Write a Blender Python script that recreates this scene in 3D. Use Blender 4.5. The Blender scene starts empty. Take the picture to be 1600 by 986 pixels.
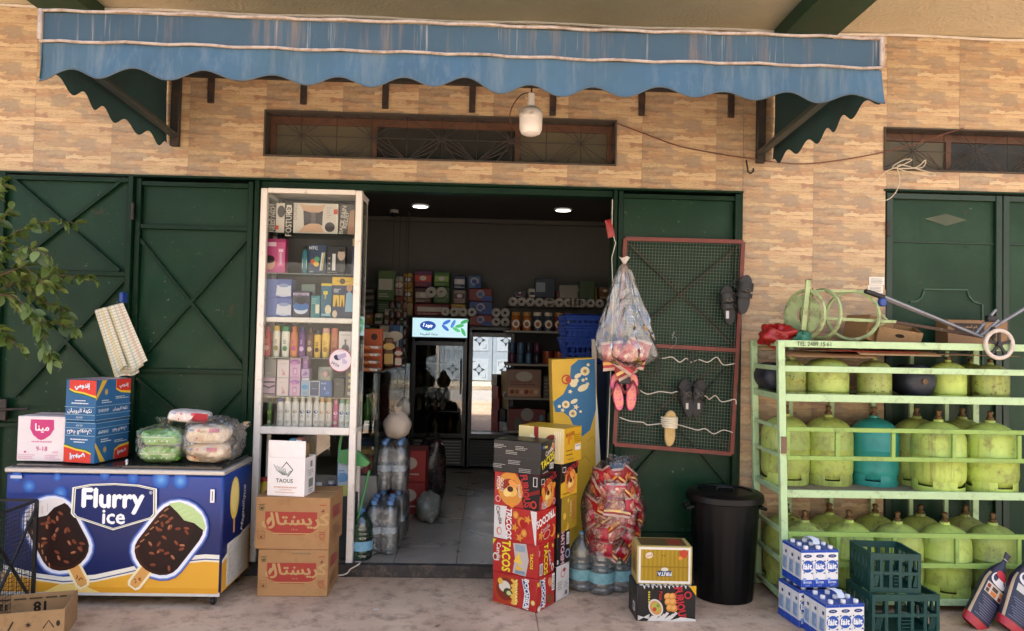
import bpy, math, random
from mathutils import Vector, Matrix
random.seed(7)
R = math.radians
SC = bpy.context.scene
COL = SC.collection

# ---------------------------------------------------------------- camera
EYE, DIST, FPX, PW, PH = 1.58, 5.0, 1170.0, 1600, 986
YAW, PITCH, ROLL = R(1.65), R(1.75), R(1.25)
_F = Vector((math.sin(YAW)*math.cos(PITCH), math.cos(YAW)*math.cos(PITCH), math.sin(PITCH)))
_R0 = _F.cross(Vector((0, 0, 1))).normalized(); _U0 = _R0.cross(_F)
_R = math.cos(ROLL)*_R0 + math.sin(ROLL)*_U0
_U = -math.sin(ROLL)*_R0 + math.cos(ROLL)*_U0
CAMP = Vector((0, -DIST, EYE))
cd = bpy.data.cameras.new('camera'); cam = bpy.data.objects.new('camera', cd); COL.objects.link(cam)
cd.sensor_width = 36; cd.lens = FPX*36/PW; cd.clip_end = 500; cd.clip_start = 0.05
mw = Matrix((_R, _U, -_F)).transposed().to_4x4(); mw.translation = CAMP
cam.matrix_world = mw
SC.camera = cam
def at(px, py, Y):
    """surveying: the point of the vertical plane at depth Y that the photograph shows at (px, py)"""
    d = _F*FPX + _R*(px-PW/2) - _U*(py-PH/2)
    return CAMP + d*((Y-CAMP.y)/d.y)
def onz(px, py, Z=0.0):
    d = _F*FPX + _R*(px-PW/2) - _U*(py-PH/2)
    return CAMP + d*((Z-CAMP.z)/d.z)

# ---------------------------------------------------------------- sky, sun, exposure
SUN_EL, SUN_AZ = R(70), R(12)          # sun high behind the shop: the whole front is in open shade
w = bpy.data.worlds.new('World'); SC.world = w; w.use_nodes = True
nt = w.node_tree; bg = nt.nodes['Background']
sky = nt.nodes.new('ShaderNodeTexSky'); sky.sky_type = 'NISHITA'; sky.sun_disc = False
sky.sun_elevation = SUN_EL; sky.sun_rotation = SUN_AZ
sky.air_density = 1.0; sky.dust_density = 4.0; sky.ozone_density = 1.0
nt.links.new(sky.outputs[0], bg.inputs[0]); bg.inputs[1].default_value = 0.15
sl = bpy.data.lights.new('sun', 'SUN'); sl.energy = 3.0; sl.angle = R(0.5); sl.color = (1, .95, .89)
so = bpy.data.objects.new('sun', sl); COL.objects.link(so)
sd = Vector((math.sin(SUN_AZ)*math.cos(SUN_EL), math.cos(SUN_AZ)*math.cos(SUN_EL), math.sin(SUN_EL)))
so.rotation_euler = sd.to_track_quat('Z', 'Y').to_euler(); so.location = (0, 20, 30)
vs = SC.view_settings; vs.view_transform = 'Standard'; vs.look = 'None'; vs.exposure = 2.15; vs.gamma = 1.0
vs.use_curve_mapping = False
SC.cycles.max_bounces = 10; SC.cycles.diffuse_bounces = 5; SC.cycles.glossy_bounces = 4
SC.cycles.transmission_bounces = 8; SC.cycles.transparent_max_bounces = 24
SC.cycles.caustics_reflective = False; SC.cycles.caustics_refractive = False
SC.cycles.use_denoising = True; SC.cycles.sample_clamp_indirect = 4.0

# ---------------------------------------------------------------- materials
def lin(h):
    if not isinstance(h, str): return tuple(h)
    h = h.lstrip('#'); o = []
    for i in (0, 2, 4):
        v = int(h[i:i+2], 16)/255
        o.append(v/12.92 if v <= .04045 else ((v+.055)/1.055)**2.4)
    return tuple(o)
_MC = {}
def newmat(name):
    m = bpy.data.materials.new(name); m.use_nodes = True
    return m, m.node_tree, m.node_tree.nodes['Principled BSDF']
def nd(t, typ, **kw):
    n = t.nodes.new(typ)
    for k, v in kw.items():
        if k.startswith('i_'):
            kk = k[2:]; n.inputs[int(kk) if kk.isdigit() else kk].default_value = v
        else: setattr(n, k, v)
    return n
def ramp(t, fac, stops):
    n = t.nodes.new('ShaderNodeValToRGB'); cr = n.color_ramp
    while len(cr.elements) < len(stops): cr.elements.new(.5)
    for e, (p, c) in zip(cr.elements, stops):
        e.position = p; e.color = (*c, 1) if len(c) == 3 else c
    t.links.new(fac, n.inputs[0]); return n.outputs[0]
def mixc(t, a, b, fac, mode='MIX'):
    n = t.nodes.new('ShaderNodeMix'); n.data_type = 'RGBA'; n.blend_type = mode
    for s, v in ((6, a), (7, b)):
        if isinstance(v, (tuple, list)): n.inputs[s].default_value = (*v[:3], 1)
        else: t.links.new(v, n.inputs[s])
    if isinstance(fac, (int, float)): n.inputs[0].default_value = fac
    else: t.links.new(fac, n.inputs[0])
    return n.outputs[2]
def noise(t, scale, detail=3, rough=.5, vec=None, dist=0.0):
    n = nd(t, 'ShaderNodeTexNoise', i_Scale=scale, i_Detail=detail, i_Roughness=rough, i_Distortion=dist)
    if vec is None: vec = nd(t, 'ShaderNodeTexCoord').outputs['Object']
    t.links.new(vec, n.inputs['Vector']); return n.outputs['Fac']
def stretch(t, sx, sy, sz, out='Object'):
    mp = nd(t, 'ShaderNodeMapping'); mp.inputs['Scale'].default_value = (sx, sy, sz)
    t.links.new(nd(t, 'ShaderNodeTexCoord').outputs[out], mp.inputs[0]); return mp.outputs[0]
def bump(t, b, h, strength=.3, dist=.01):
    n = nd(t, 'ShaderNodeBump', i_Strength=strength, i_Distance=dist)
    t.links.new(h, n.inputs['Height']); t.links.new(n.outputs[0], b.inputs['Normal'])
def M(hexc, rough=.5, var=.10, scale=9, metal=0, bmp=0, bscale=60, dirt=None, dirt_amt=.5, spec=.5, coat=0, streak=False, emit=0):
    """painted, printed or moulded surface: colour with uneven tone, optional dirt and relief"""
    key = (hexc, rough, var, scale, metal, bmp, bscale, dirt, dirt_amt, spec, coat, streak, emit)
    if key in _MC: return _MC[key]
    m, t, b = newmat('surface_%d' % len(_MC)); c = lin(hexc)
    b.inputs['Roughness'].default_value = rough; b.inputs['Metallic'].default_value = metal
    b.inputs['Specular IOR Level'].default_value = spec; b.inputs['Coat Weight'].default_value = coat
    if var or dirt:
        n = noise(t, scale, 4, .6)
        lo = tuple(x*(1-var) for x in c); hi = tuple(min(1, x*(1+var*.7)) for x in c)
        out = ramp(t, n, [(.3, lo), (.7, hi)])
        if dirt:
            v = stretch(t, 14, 14, 1.2) if streak else None
            n2 = noise(t, 1.0 if streak else scale*1.7, 6, .72, v)
            f = ramp(t, n2, [(.62-.22*dirt_amt, (0, 0, 0)), (.74, (1, 1, 1))])
            out = mixc(t, out, lin(dirt), f)
        t.links.new(out, b.inputs['Base Color'])
        r2 = nd(t, 'ShaderNodeMapRange', i_3=max(.05, rough-.12), i_4=min(1, rough+.15)); t.links.new(n, r2.inputs[0]); t.links.new(r2.outputs[0], b.inputs['Roughness'])
    else: b.inputs['Base Color'].default_value = (*c, 1)
    if bmp: bump(t, b, noise(t, bscale, 4, .6), bmp, .004)
    if emit:
        b.inputs['Emission Color'].default_value = (*c, 1); b.inputs['Emission Strength'].default_value = emit
    _MC[key] = m; return m
def P(hexc): return M(hexc, .45, 0, spec=.3)
def clear(name, tint=(.95, .98, .97), gloss=.06, rough=.02, facing=.25, milk=0.0, wrinkle=0, wscale=20, milkcol=(.85, .85, .85), wdet=2):
    key = ('clear', name)
    if key in _MC: return _MC[key]
    m = bpy.data.materials.new(name); m.use_nodes = True; t = m.node_tree
    t.nodes.remove(t.nodes['Principled BSDF']); o = t.nodes['Material Output']
    tr = nd(t, 'ShaderNodeBsdfTransparent'); tr.inputs[0].default_value = (*tint, 1)
    gl = nd(t, 'ShaderNodeBsdfGlossy', i_Roughness=rough)
    lw = nd(t, 'ShaderNodeLayerWeight', i_Blend=facing)
    mr = nd(t, 'ShaderNodeMapRange', i_3=gloss, i_4=.85); t.links.new(lw.outputs['Fresnel'], mr.inputs[0])
    base = tr.outputs[0]
    if milk:
        df = nd(t, 'ShaderNodeBsdfDiffuse'); df.inputs[0].default_value = (*milkcol, 1)
        tl = nd(t, 'ShaderNodeBsdfTranslucent'); tl.inputs[0].default_value = (*milkcol, 1)
        ad = nd(t, 'ShaderNodeMixShader', i_0=.45); t.links.new(df.outputs[0], ad.inputs[1]); t.links.new(tl.outputs[0], ad.inputs[2])
        mx = nd(t, 'ShaderNodeMixShader', i_0=milk); t.links.new(base, mx.inputs[1]); t.links.new(ad.outputs[0], mx.inputs[2]); base = mx.outputs[0]
    mx = nd(t, 'ShaderNodeMixShader'); t.links.new(mr.outputs[0], mx.inputs[0]); t.links.new(base, mx.inputs[1]); t.links.new(gl.outputs[0], mx.inputs[2])
    if wrinkle:
        bp = nd(t, 'ShaderNodeBump', i_Strength=wrinkle, i_Distance=.02)
        t.links.new(noise(t, wscale, wdet, .55, None, 1.2), bp.inputs['Height'])
        for g in (gl, lw): t.links.new(bp.outputs[0], g.inputs['Normal'])
    t.links.new(mx.outputs[0], o.inputs[0]); _MC[key] = m; return m
GLASS = clear('window_glass', (.93, .97, .95), .05, .01, .3)
FILM = clear('plastic_film', (.98, .98, .98), .09, .07, .3, .09, 1.0, 11, (.95, .95, .95))
PET = clear('bottle_plastic', (.97, .985, .99), .07, .04, .35, .13, .3, 30, (.85, .93, .97))  # milky blue-white stands in for light refracted through the water

# ---------------------------------------------------------------- mesh building
def wmat(o):
    m = o.matrix_basis.copy()
    return wmat(o.parent) @ m if o.parent else m
class MB:
    def __init__(s): s.v = []; s.f = []; s.m = []; s.xf = None
    def put(s, vs, fs, m=0):
        b = len(s.v)
        if s.xf is not None: vs = [s.xf @ Vector(v) for v in vs]
        s.v += [tuple(v) for v in vs]
        for f in fs: s.f.append(tuple(b+i for i in f)); s.m.append(m)
        return s
    def box(s, x0, x1, y0, y1, z0, z1, m=0, b=0):
        if b <= 0:
            vs = [(x, y, z) for z in (z0, z1) for y in (y0, y1) for x in (x0, x1)]
            return s.put(vs, [(0, 2, 3, 1), (4, 5, 7, 6), (0, 1, 5, 4), (2, 6, 7, 3), (0, 4, 6, 2), (1, 3, 7, 5)], m)
        X, Y, Z = (x0, x1), (y0, y1), (z0, z1); vs = []; idx = {}
        for k in (0, 1):
            for j in (0, 1):
                for i in (0, 1):
                    sx, sy, sz = b*(1-2*i), b*(1-2*j), b*(1-2*k)
                    for a, p in enumerate(((X[i], Y[j]+sy, Z[k]+sz), (X[i]+sx, Y[j], Z[k]+sz), (X[i]+sx, Y[j]+sy, Z[k]))):
                        idx[i, j, k, a] = len(vs); vs.append(p)
        q = lambda *c: tuple(idx[t] for t in c); fs = []
        for i in (0, 1):
            fs.append(q((i,0,0,0), (i,0,1,0), (i,1,1,0), (i,1,0,0))); fs.append(q((0,i,0,1), (1,i,0,1), (1,i,1,1), (0,i,1,1))); fs.append(q((0,0,i,2), (0,1,i,2), (1,1,i,2), (1,0,i,2)))
            for j in (0, 1):
                fs.append(q((i,j,0,0), (i,j,1,0), (i,j,1,1), (i,j,0,1))); fs.append(q((i,0,j,0), (i,1,j,0), (i,1,j,2), (i,0,j,2))); fs.append(q((0,i,j,1), (1,i,j,1), (1,i,j,2), (0,i,j,2)))
                for k in (0, 1): fs.append(q((i,j,k,0), (i,j,k,1), (i,j,k,2)))
        c = Vector(((x0+x1)/2, (y0+y1)/2, (z0+z1)/2)); out = []
        for f in fs:
            p = [Vector(vs[i]) for i in f]; n = (p[1]-p[0]).cross(p[2]-p[0])
            out.append(f if n.dot(p[0]-c) > 0 else f[::-1])
        return s.put(vs, out, m)
    def bar(s, p, q, w, d=None, up=(0, -1, 0), m=0, b=0):
        p, q = Vector(p), Vector(q); d = d or w; z = (q-p); L = z.length; z.normalize()
        u = Vector(up); u = (u - z*u.dot(z))
        if u.length < 1e-4: u = Vector((1, 0, 0)) - z*z.x
        u.normalize(); x = u.cross(z)
        mt = Matrix((x, u, z)).transposed().to_4x4(); mt.translation = p
        t = MB(); t.box(-w/2, w/2, -d/2, d/2, 0, L, 0, b)
        return s.put([mt @ Vector(v) for v in t.v], t.f, m)
    def lathe(s, prof, n=24, c=(0, 0, 0), m=0, axis='Z', cap=True, sx=1, sy=1):
        vs = []; fs = []; k = len(prof)
        for r, z in prof:
            for i in range(n):
                a = 2*math.pi*i/n; x, y = r*math.cos(a)*sx, r*math.sin(a)*sy
                vs.append({'Z': (x, y, z), 'Y': (x, z, y), 'X': (z, x, y)}[axis])
        for j in range(k-1):
            for i in range(n):
                i2 = (i+1) % n; f = (j*n+i, j*n+i2, (j+1)*n+i2, (j+1)*n+i); fs.append(f if axis != 'Y' else f[::-1])
        if cap:
            if prof[0][0] > 1e-5: fs.append(tuple(range(n))[::-1] if axis != 'Y' else tuple(range(n)))
            if prof[-1][0] > 1e-5: fs.append(tuple((k-1)*n+i for i in (range(n) if axis != 'Y' else reversed(range(n)))))
        return s.put([(v[0]+c[0], v[1]+c[1], v[2]+c[2]) for v in vs], fs, m)
    def tube(s, pts, r, n=8, m=0, closed=False, cap=True):
        pts = [Vector(p) for p in pts]; k = len(pts); vs = []; fs = []; u = None
        for i, p in enumerate(pts):
            if closed: tg = pts[(i+1) % k]-pts[i-1]
            else: tg = pts[min(i+1, k-1)]-pts[max(i-1, 0)]
            tg.normalize()
            if u is None: u = Vector((0, 0, 1)) if abs(tg.z) < .9 else Vector((1, 0, 0))
            u = (u - tg*u.dot(tg)).normalized(); v = tg.cross(u); rr = r[i] if isinstance(r, (list, tuple)) else r
            for j in range(n):
                a = 2*math.pi*j/n; vs.append(p + u*(rr*math.cos(a)) + v*(rr*math.sin(a)))
        for i in range(k if closed else k-1):
            for j in range(n):
                a, b2 = i*n, ((i+1) % k)*n; j2 = (j+1) % n; fs.append((a+j, a+j2, b2+j2, b2+j))
        if cap and not closed: fs += [tuple(range(n))[::-1], tuple((k-1)*n+j for j in range(n))]
        return s.put(vs, fs, m)
    def grid(s, fn, nu, nv, m=0, wrapu=False):
        vs = [fn(i/nu, j/nv) for j in range(nv+1) for i in range(nu if wrapu else nu+1)]; k = nu if wrapu else nu+1; fs = []
        for j in range(nv):
            for i in range(nu):
                i2 = (i+1) % k if wrapu else i+1; fs.append((j*k+i, j*k+i2, (j+1)*k+i2, (j+1)*k+i))
        return s.put(vs, fs, m)
    def prism(s, pts, o, ux, uy, depth, m=0):
        """outline pts (2D) in the plane o,ux,uy, extruded by depth along ux x uy"""
        o, ux, uy = Vector(o), Vector(ux), Vector(uy); n = ux.cross(uy); k = len(pts)
        A = [o+ux*x+uy*y+n*depth for x, y in pts]; B = [o+ux*x+uy*y for x, y in pts]
        fs = [tuple(range(k)), tuple(range(2*k-1, k-1, -1))] + [(i, k+i, k+(i+1) % k, (i+1) % k) for i in range(k)]
        return s.put(A+B, fs, m)
    def build(s, name, mats, parent=None, world=True, sharp=38, flat=False):
        me = bpy.data.meshes.new(name); vs = s.v
        if parent is not None and world:
            inv = wmat(parent).inverted(); vs = [inv @ Vector(v) for v in vs]
        me.from_pydata([tuple(v) for v in vs], [], s.f)
        for mm in (mats if isinstance(mats, (list, tuple)) else [mats]): me.materials.append(mm)
        me.polygons.foreach_set('material_index', s.m)
        if not flat:
            me.polygons.foreach_set('use_smooth', [True]*len(s.f)); me.set_sharp_from_angle(angle=R(sharp))
        me.update()
        o = bpy.data.objects.new(name, me); COL.objects.link(o)
        if parent is not None: o.parent = parent
        return o
def tag(o, label=None, cat=None, group=None, kind=None):
    for k, v in (('label', label), ('category', cat), ('group', group), ('kind', kind)):
        if v: o[k] = v
    return o
def thing(name, label, cat, loc=(0, 0, 0), rz=0, group=None):
    o = bpy.data.objects.new(name, None); COL.objects.link(o); o.location = loc; o.rotation_euler = (0, 0, rz)
    o.empty_display_size = .05
    return tag(o, label, cat, group)
def copy_tree(o, parent=None, loc=None, rz=None, label=None):
    c = o.copy(); COL.objects.link(c); c.parent = parent
    for ch in list(o.children): copy_tree(ch, c)
    if loc is not None: c.location = loc
    if rz is not None: c.rotation_euler = (0, 0, rz)
    if label: c['label'] = label
    return c

# ---------------------------------------------------------------- lettering and flat print
_AR = {'ا':'FE8D FE8E','أ':'FE83 FE84','إ':'FE87 FE88','ب':'FE8F FE90 FE91 FE92','ة':'FE93 FE94','ت':'FE95 FE96 FE97 FE98','ج':'FE9D FE9E FE9F FEA0','د':'FEA9 FEAA','ر':'FEAD FEAE','س':'FEB1 FEB2 FEB3 FEB4','ش':'FEB5 FEB6 FEB7 FEB8','ط':'FEC1 FEC2 FEC3 FEC4','ع':'FEC9 FECA FECB FECC','ق':'FED5 FED6 FED7 FED8','ك':'FED9 FEDA FEDB FEDC','ل':'FEDD FEDE FEDF FEE0','م':'FEE1 FEE2 FEE3 FEE4','ن':'FEE5 FEE6 FEE7 FEE8','ه':'FEE9 FEEA FEEB FEEC','و':'FEED FEEE','ي':'FEF1 FEF2 FEF3 FEF4','ز':'FEAF FEB0','غ':'FECD FECE FECF FED0'}
_AR = {k: [chr(int(x, 16)) for x in v.split()] for k, v in _AR.items()}
def arabic(s):
    out = []
    for i, c in enumerate(s):
        if c not in _AR: out.append(c); continue
        prev = i > 0 and s[i-1] in _AR and len(_AR[s[i-1]]) == 4
        nxt = i+1 < len(s) and s[i+1] in _AR and len(_AR[c]) == 4
        out.append(_AR[c][(3 if nxt else 1) if prev else (2 if nxt else 0)])
    return ''.join(reversed(out))
_TC = {}
def text_mesh(s, res=2):
    if s in _TC: return _TC[s]
    cu = bpy.data.curves.new('t', 'FONT'); cu.body = s; cu.resolution_u = res; cu.align_x = 'CENTER'; cu.align_y = 'CENTER'; cu.size = 1
    ob = bpy.data.objects.new('t', cu); COL.objects.link(ob)
    dg = bpy.context.evaluated_depsgraph_get(); dg.update()
    me = ob.evaluated_get(dg).to_mesh()
    vs = [tuple(v.co) for v in me.vertices]; fs = [tuple(p.vertices) for p in me.polygons]
    ob.evaluated_get(dg).to_mesh_clear(); bpy.data.objects.remove(ob); bpy.data.curves.remove(cu)
    if vs:
        ys = [v[1] for v in vs]; xs = [v[0] for v in vs]; h = max(max(ys)-min(ys), .3); cx, cy = (max(xs)+min(xs))/2, (max(ys)+min(ys))/2
        vs = [((x-cx)/h, (y-cy)/h) for x, y, _ in vs]; fs = [f for f in fs]
    _TC[s] = (vs, fs); return _TC[s]
def rot2(pts, a, c=(0, 0)):
    ca, sa = math.cos(a), math.sin(a)
    return [(c[0]+x*ca-y*sa, c[1]+x*sa+y*ca) for x, y in pts]
def ell(cx, cy, rx, ry, n=20, a=0): return rot2([(rx*math.cos(2*math.pi*i/n), ry*math.sin(2*math.pi*i/n)) for i in range(n)], a, (cx, cy))
class Art:
    """flat print on a w x h face: x,y in fractions of the face; sizes in fractions of its height"""
    def __init__(s, w, h): s.w, s.h, s.L, s.rnd = w, h, [], random.Random(int(w*7919+h*104729))
    def add(s, pts, col): s.L.append(([(x*s.w, y*s.h) for x, y in pts], [tuple(range(len(pts)))], col)); return s
    def raw(s, pts, fs, col): s.L.append((pts, fs, col)); return s
    def rect(s, x0, y0, x1, y1, col): return s.add([(x0, y0), (x1, y0), (x1, y1), (x0, y1)], col)
    def el(s, cx, cy, rx, ry, col, a=0, n=20): return s.raw(ell(cx*s.w, cy*s.h, rx*s.h, ry*s.h, n, a), [tuple(range(n))], col)
    def poly(s, pts, col): return s.add(pts, col)
    def star(s, cx, cy, r, col, a=.3, k=5, q=.45):
        p = [((r if i % 2 == 0 else r*q)*s.h*math.sin(a+math.pi*i/k), (r if i % 2 == 0 else r*q)*s.h*math.cos(a+math.pi*i/k)) for i in range(2*k)]
        return s.raw([(cx*s.w+x, cy*s.h+y) for x, y in reversed(p)], [tuple(range(2*k))], col)
    def line(s, pts, wd, col):
        p = [Vector((x*s.w, y*s.h)) for x, y in pts]; vs = []; fs = []
        for i, q in enumerate(p):
            t = (p[min(i+1, len(p)-1)]-p[max(i-1, 0)]).normalized(); n = Vector((-t.y, t.x))*wd*s.h/2
            vs += [tuple(q-n), tuple(q+n)]
        for i in range(len(p)-1): fs.append((2*i, 2*i+2, 2*i+3, 2*i+1))
        return s.raw(vs, fs, col)
    def text(s, st, cx, cy, size, col, rot=0, bold=0, shear=0, sx=1, out=None, ow=.06, sy=1):
        vs, fs = text_mesh(st); H = size*s.h
        if vs:
            tw = (max(x for x, y in vs)-min(x for x, y in vs))*H*sx; av = min(abs(s.w/math.cos(rot)) if abs(math.cos(rot)) > .05 else 9, abs(s.h/math.sin(rot)) if abs(math.sin(rot)) > .05 else 9)*.92
            if tw > av: sx *= max(.62, av/tw); H *= min(1, av/(tw*max(.62, av/tw)))
        def lay(dx, dy, c):
            p = [((x+y*shear)*H*sx+dx*H*sx, y*H*sy+dy*H) for x, y in vs]; s.raw(rot2(p, rot, (cx*s.w, cy*s.h)), fs, c)
        if out:
            for a in range(8): lay(ow*math.cos(a*math.pi/4)*1.2, ow*math.sin(a*math.pi/4)*1.2, out)
        if bold:
            for a in range(4): lay(bold*math.cos(a*math.pi/2), bold*math.sin(a*math.pi/2), col)
        lay(0, 0, col); return s
    def small(s, x0, y0, x1, y1, rows, col, fill=.8, th=.45):
        """rows of print too small to read"""
        hh = (y1-y0)/rows
        for r in range(rows):
            y = y1-hh*(r+.5); x = x0; xe = x0+(x1-x0)*(s.rnd.uniform(.55, 1) if rows > 1 else 1)
            while x < xe:
                l = s.rnd.uniform(.04, .12)*(x1-x0)*1.4; s.rect(x, y-hh*th/2, min(x+l*fill, xe), y+hh*th/2, col); x += l
        return s
    def barcode(s, x0, y0, x1, y1, vert=False):
        s.rect(x0, y0, x1, y1, '#e9e6e0'); n = 9
        for i in range(n):
            a = .08+.84*i/n; b = a+s.rnd.uniform(.03, .06)
            if vert: s.rect(x0+(x1-x0)*.12, y0+(y1-y0)*a, x1-(x1-x0)*.12, y0+(y1-y0)*b, '#222222')
            else: s.rect(x0+(x1-x0)*a, y0+(y1-y0)*.12, x0+(x1-x0)*b, y1-(y1-y0)*.12, '#222222')
        return s
    def build(s, name, parent, o, ux, uy, world=False, lift=.0007, step=.00012):
        """o: lower left corner of the face, ux/uy its unit axes"""
        o, ux, uy = Vector(o), Vector(ux), Vector(uy); n = ux.cross(uy); mb = MB(); mats = []; ix = {}
        for i, (pts, fs, col) in enumerate(s.L):
            k = col if not isinstance(col, str) else col
            if k not in ix: ix[k] = len(mats); mats.append(P(col) if isinstance(col, str) else col)
            z = lift+step*i
            mb.put([o+ux*x+uy*y+n*z for x, y in pts], fs, ix[k])
        return mb.build(name, mats, parent, world, flat=True)
def face(art, which, parent, w, d, h, name='print'):
    """put print on a face of a box centred on x,y with its base at z=0"""
    o, ux, uy = {'F': ((-w/2, -d/2, 0), (1, 0, 0), (0, 0, 1)), 'R': ((w/2, -d/2, 0), (0, 1, 0), (0, 0, 1)), 'L': ((-w/2, d/2, 0), (0, -1, 0), (0, 0, 1)),
                 'T': ((-w/2, -d/2, h), (1, 0, 0), (0, 1, 0)), 'B': ((w/2, d/2, 0), (-1, 0, 0), (0, 0, 1))}[which]
    return art.build(name, parent, o, ux, uy)
def carton(name, label, cat, loc, size, rz=0, col='#a8845a', group=None, rough=.6, bev=.003, var=.06, **arts):
    """closed box on its base; arts: F/R/L/T = function(Art) drawing its print"""
    w, d, h = size; mb = MB(); mb.box(-w/2, w/2, -d/2, d/2, 0, h, 0, bev)
    o = mb.build(name, M(col, rough, var, 6) if isinstance(col, str) else col); o.location = loc; o.rotation_euler = (0, 0, rz); tag(o, label, cat, group)
    for k, fn in arts.items():
        fw, fh = {'F': (w, h), 'R': (d, h), 'L': (d, h), 'T': (w, d), 'B': (w, h)}[k]
        a = Art(fw, fh); fn(a)
        if a.L: face(a, k, o, w, d, h)
    return o
# ================================================================ the setting
def concrete_mat(name, c1, c2, c3, sc=1.0, bmp=.25):
    m, t, b = newmat(name)
    v = nd(t, 'ShaderNodeNewGeometry').outputs['Position']
    n1 = noise(t, 1.3*sc, 6, .65, v); n2 = noise(t, 9*sc, 6, .7, v); n3 = noise(t, 70*sc, 3, .6, v)
    c = ramp(t, n1, [(.3, c1), (.5, c2), (.72, c3)])
    c = mixc(t, c, tuple(x*.55 for x in c1), ramp(t, n2, [(.49, (0, 0, 0)), (.70, (.9, .9, .9))]))
    c = mixc(t, c, tuple(min(1, x*1.25) for x in c3), ramp(t, n3, [(.58, (0, 0, 0)), (.8, (.35, .35, .35))]))
    t.links.new(c, b.inputs['Base Color']); b.inputs['Roughness'].default_value = .75
    ad = nd(t, 'ShaderNodeMath', operation='ADD'); t.links.new(n2, ad.inputs[0]); t.links.new(n3, ad.inputs[1])
    bump(t, b, ad.outputs[0], bmp, .004); return m
PAVE = concrete_mat('pavement_concrete', lin('#a88a70'), lin('#c4a68a'), lin('#d8bda2'))
# ground under everything
mb = MB(); mb.box(-40, 40, -40, 0.3, -.3, -.03)
tag(mb.build('ground', concrete_mat('dusty_concrete_road', (.34, .31, .27), (.40, .37, .33), (.46, .43, .38)), None), kind='structure')
# pavement of cast slabs with open joints
pav = tag(MB().box(-14, 14, -6.6, -.005, -.025, -.009).build('pavement', M('#7a6a5c', .9, .2)), kind='structure')
xs = [-14, -11.8, -9.6, -7.4, -5.2, -2.6, .30, 3.1, 4.8, 6.5, 8.7, 11, 14]
ys = [-6.6, -5.2, -3.8, -2.4, -1.62, -.005]
for i in range(len(xs)-1):
    for j in range(len(ys)-1):
        g = .0016; z = random.uniform(-.0015, .0005)
        MB().box(xs[i]+g, xs[i+1]-g, ys[j]+g, ys[j+1]-g, -.02, z, 0, .004).build('slab', PAVE, pav)
tag(MB().box(-14, 14, -6.75, -6.605, -.03, .0, 0, .01).build('kerb', M('#b5aca0', .8, .15)), kind='structure')
tag(MB().box(-40, 40, -16, -11.0, -.03, .10, 0, .01).build('far_pavement', concrete_mat('far_paving', lin('#b9a88f'), lin('#cdbda3'), lin('#d8cab2'))), kind='structure')

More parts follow.
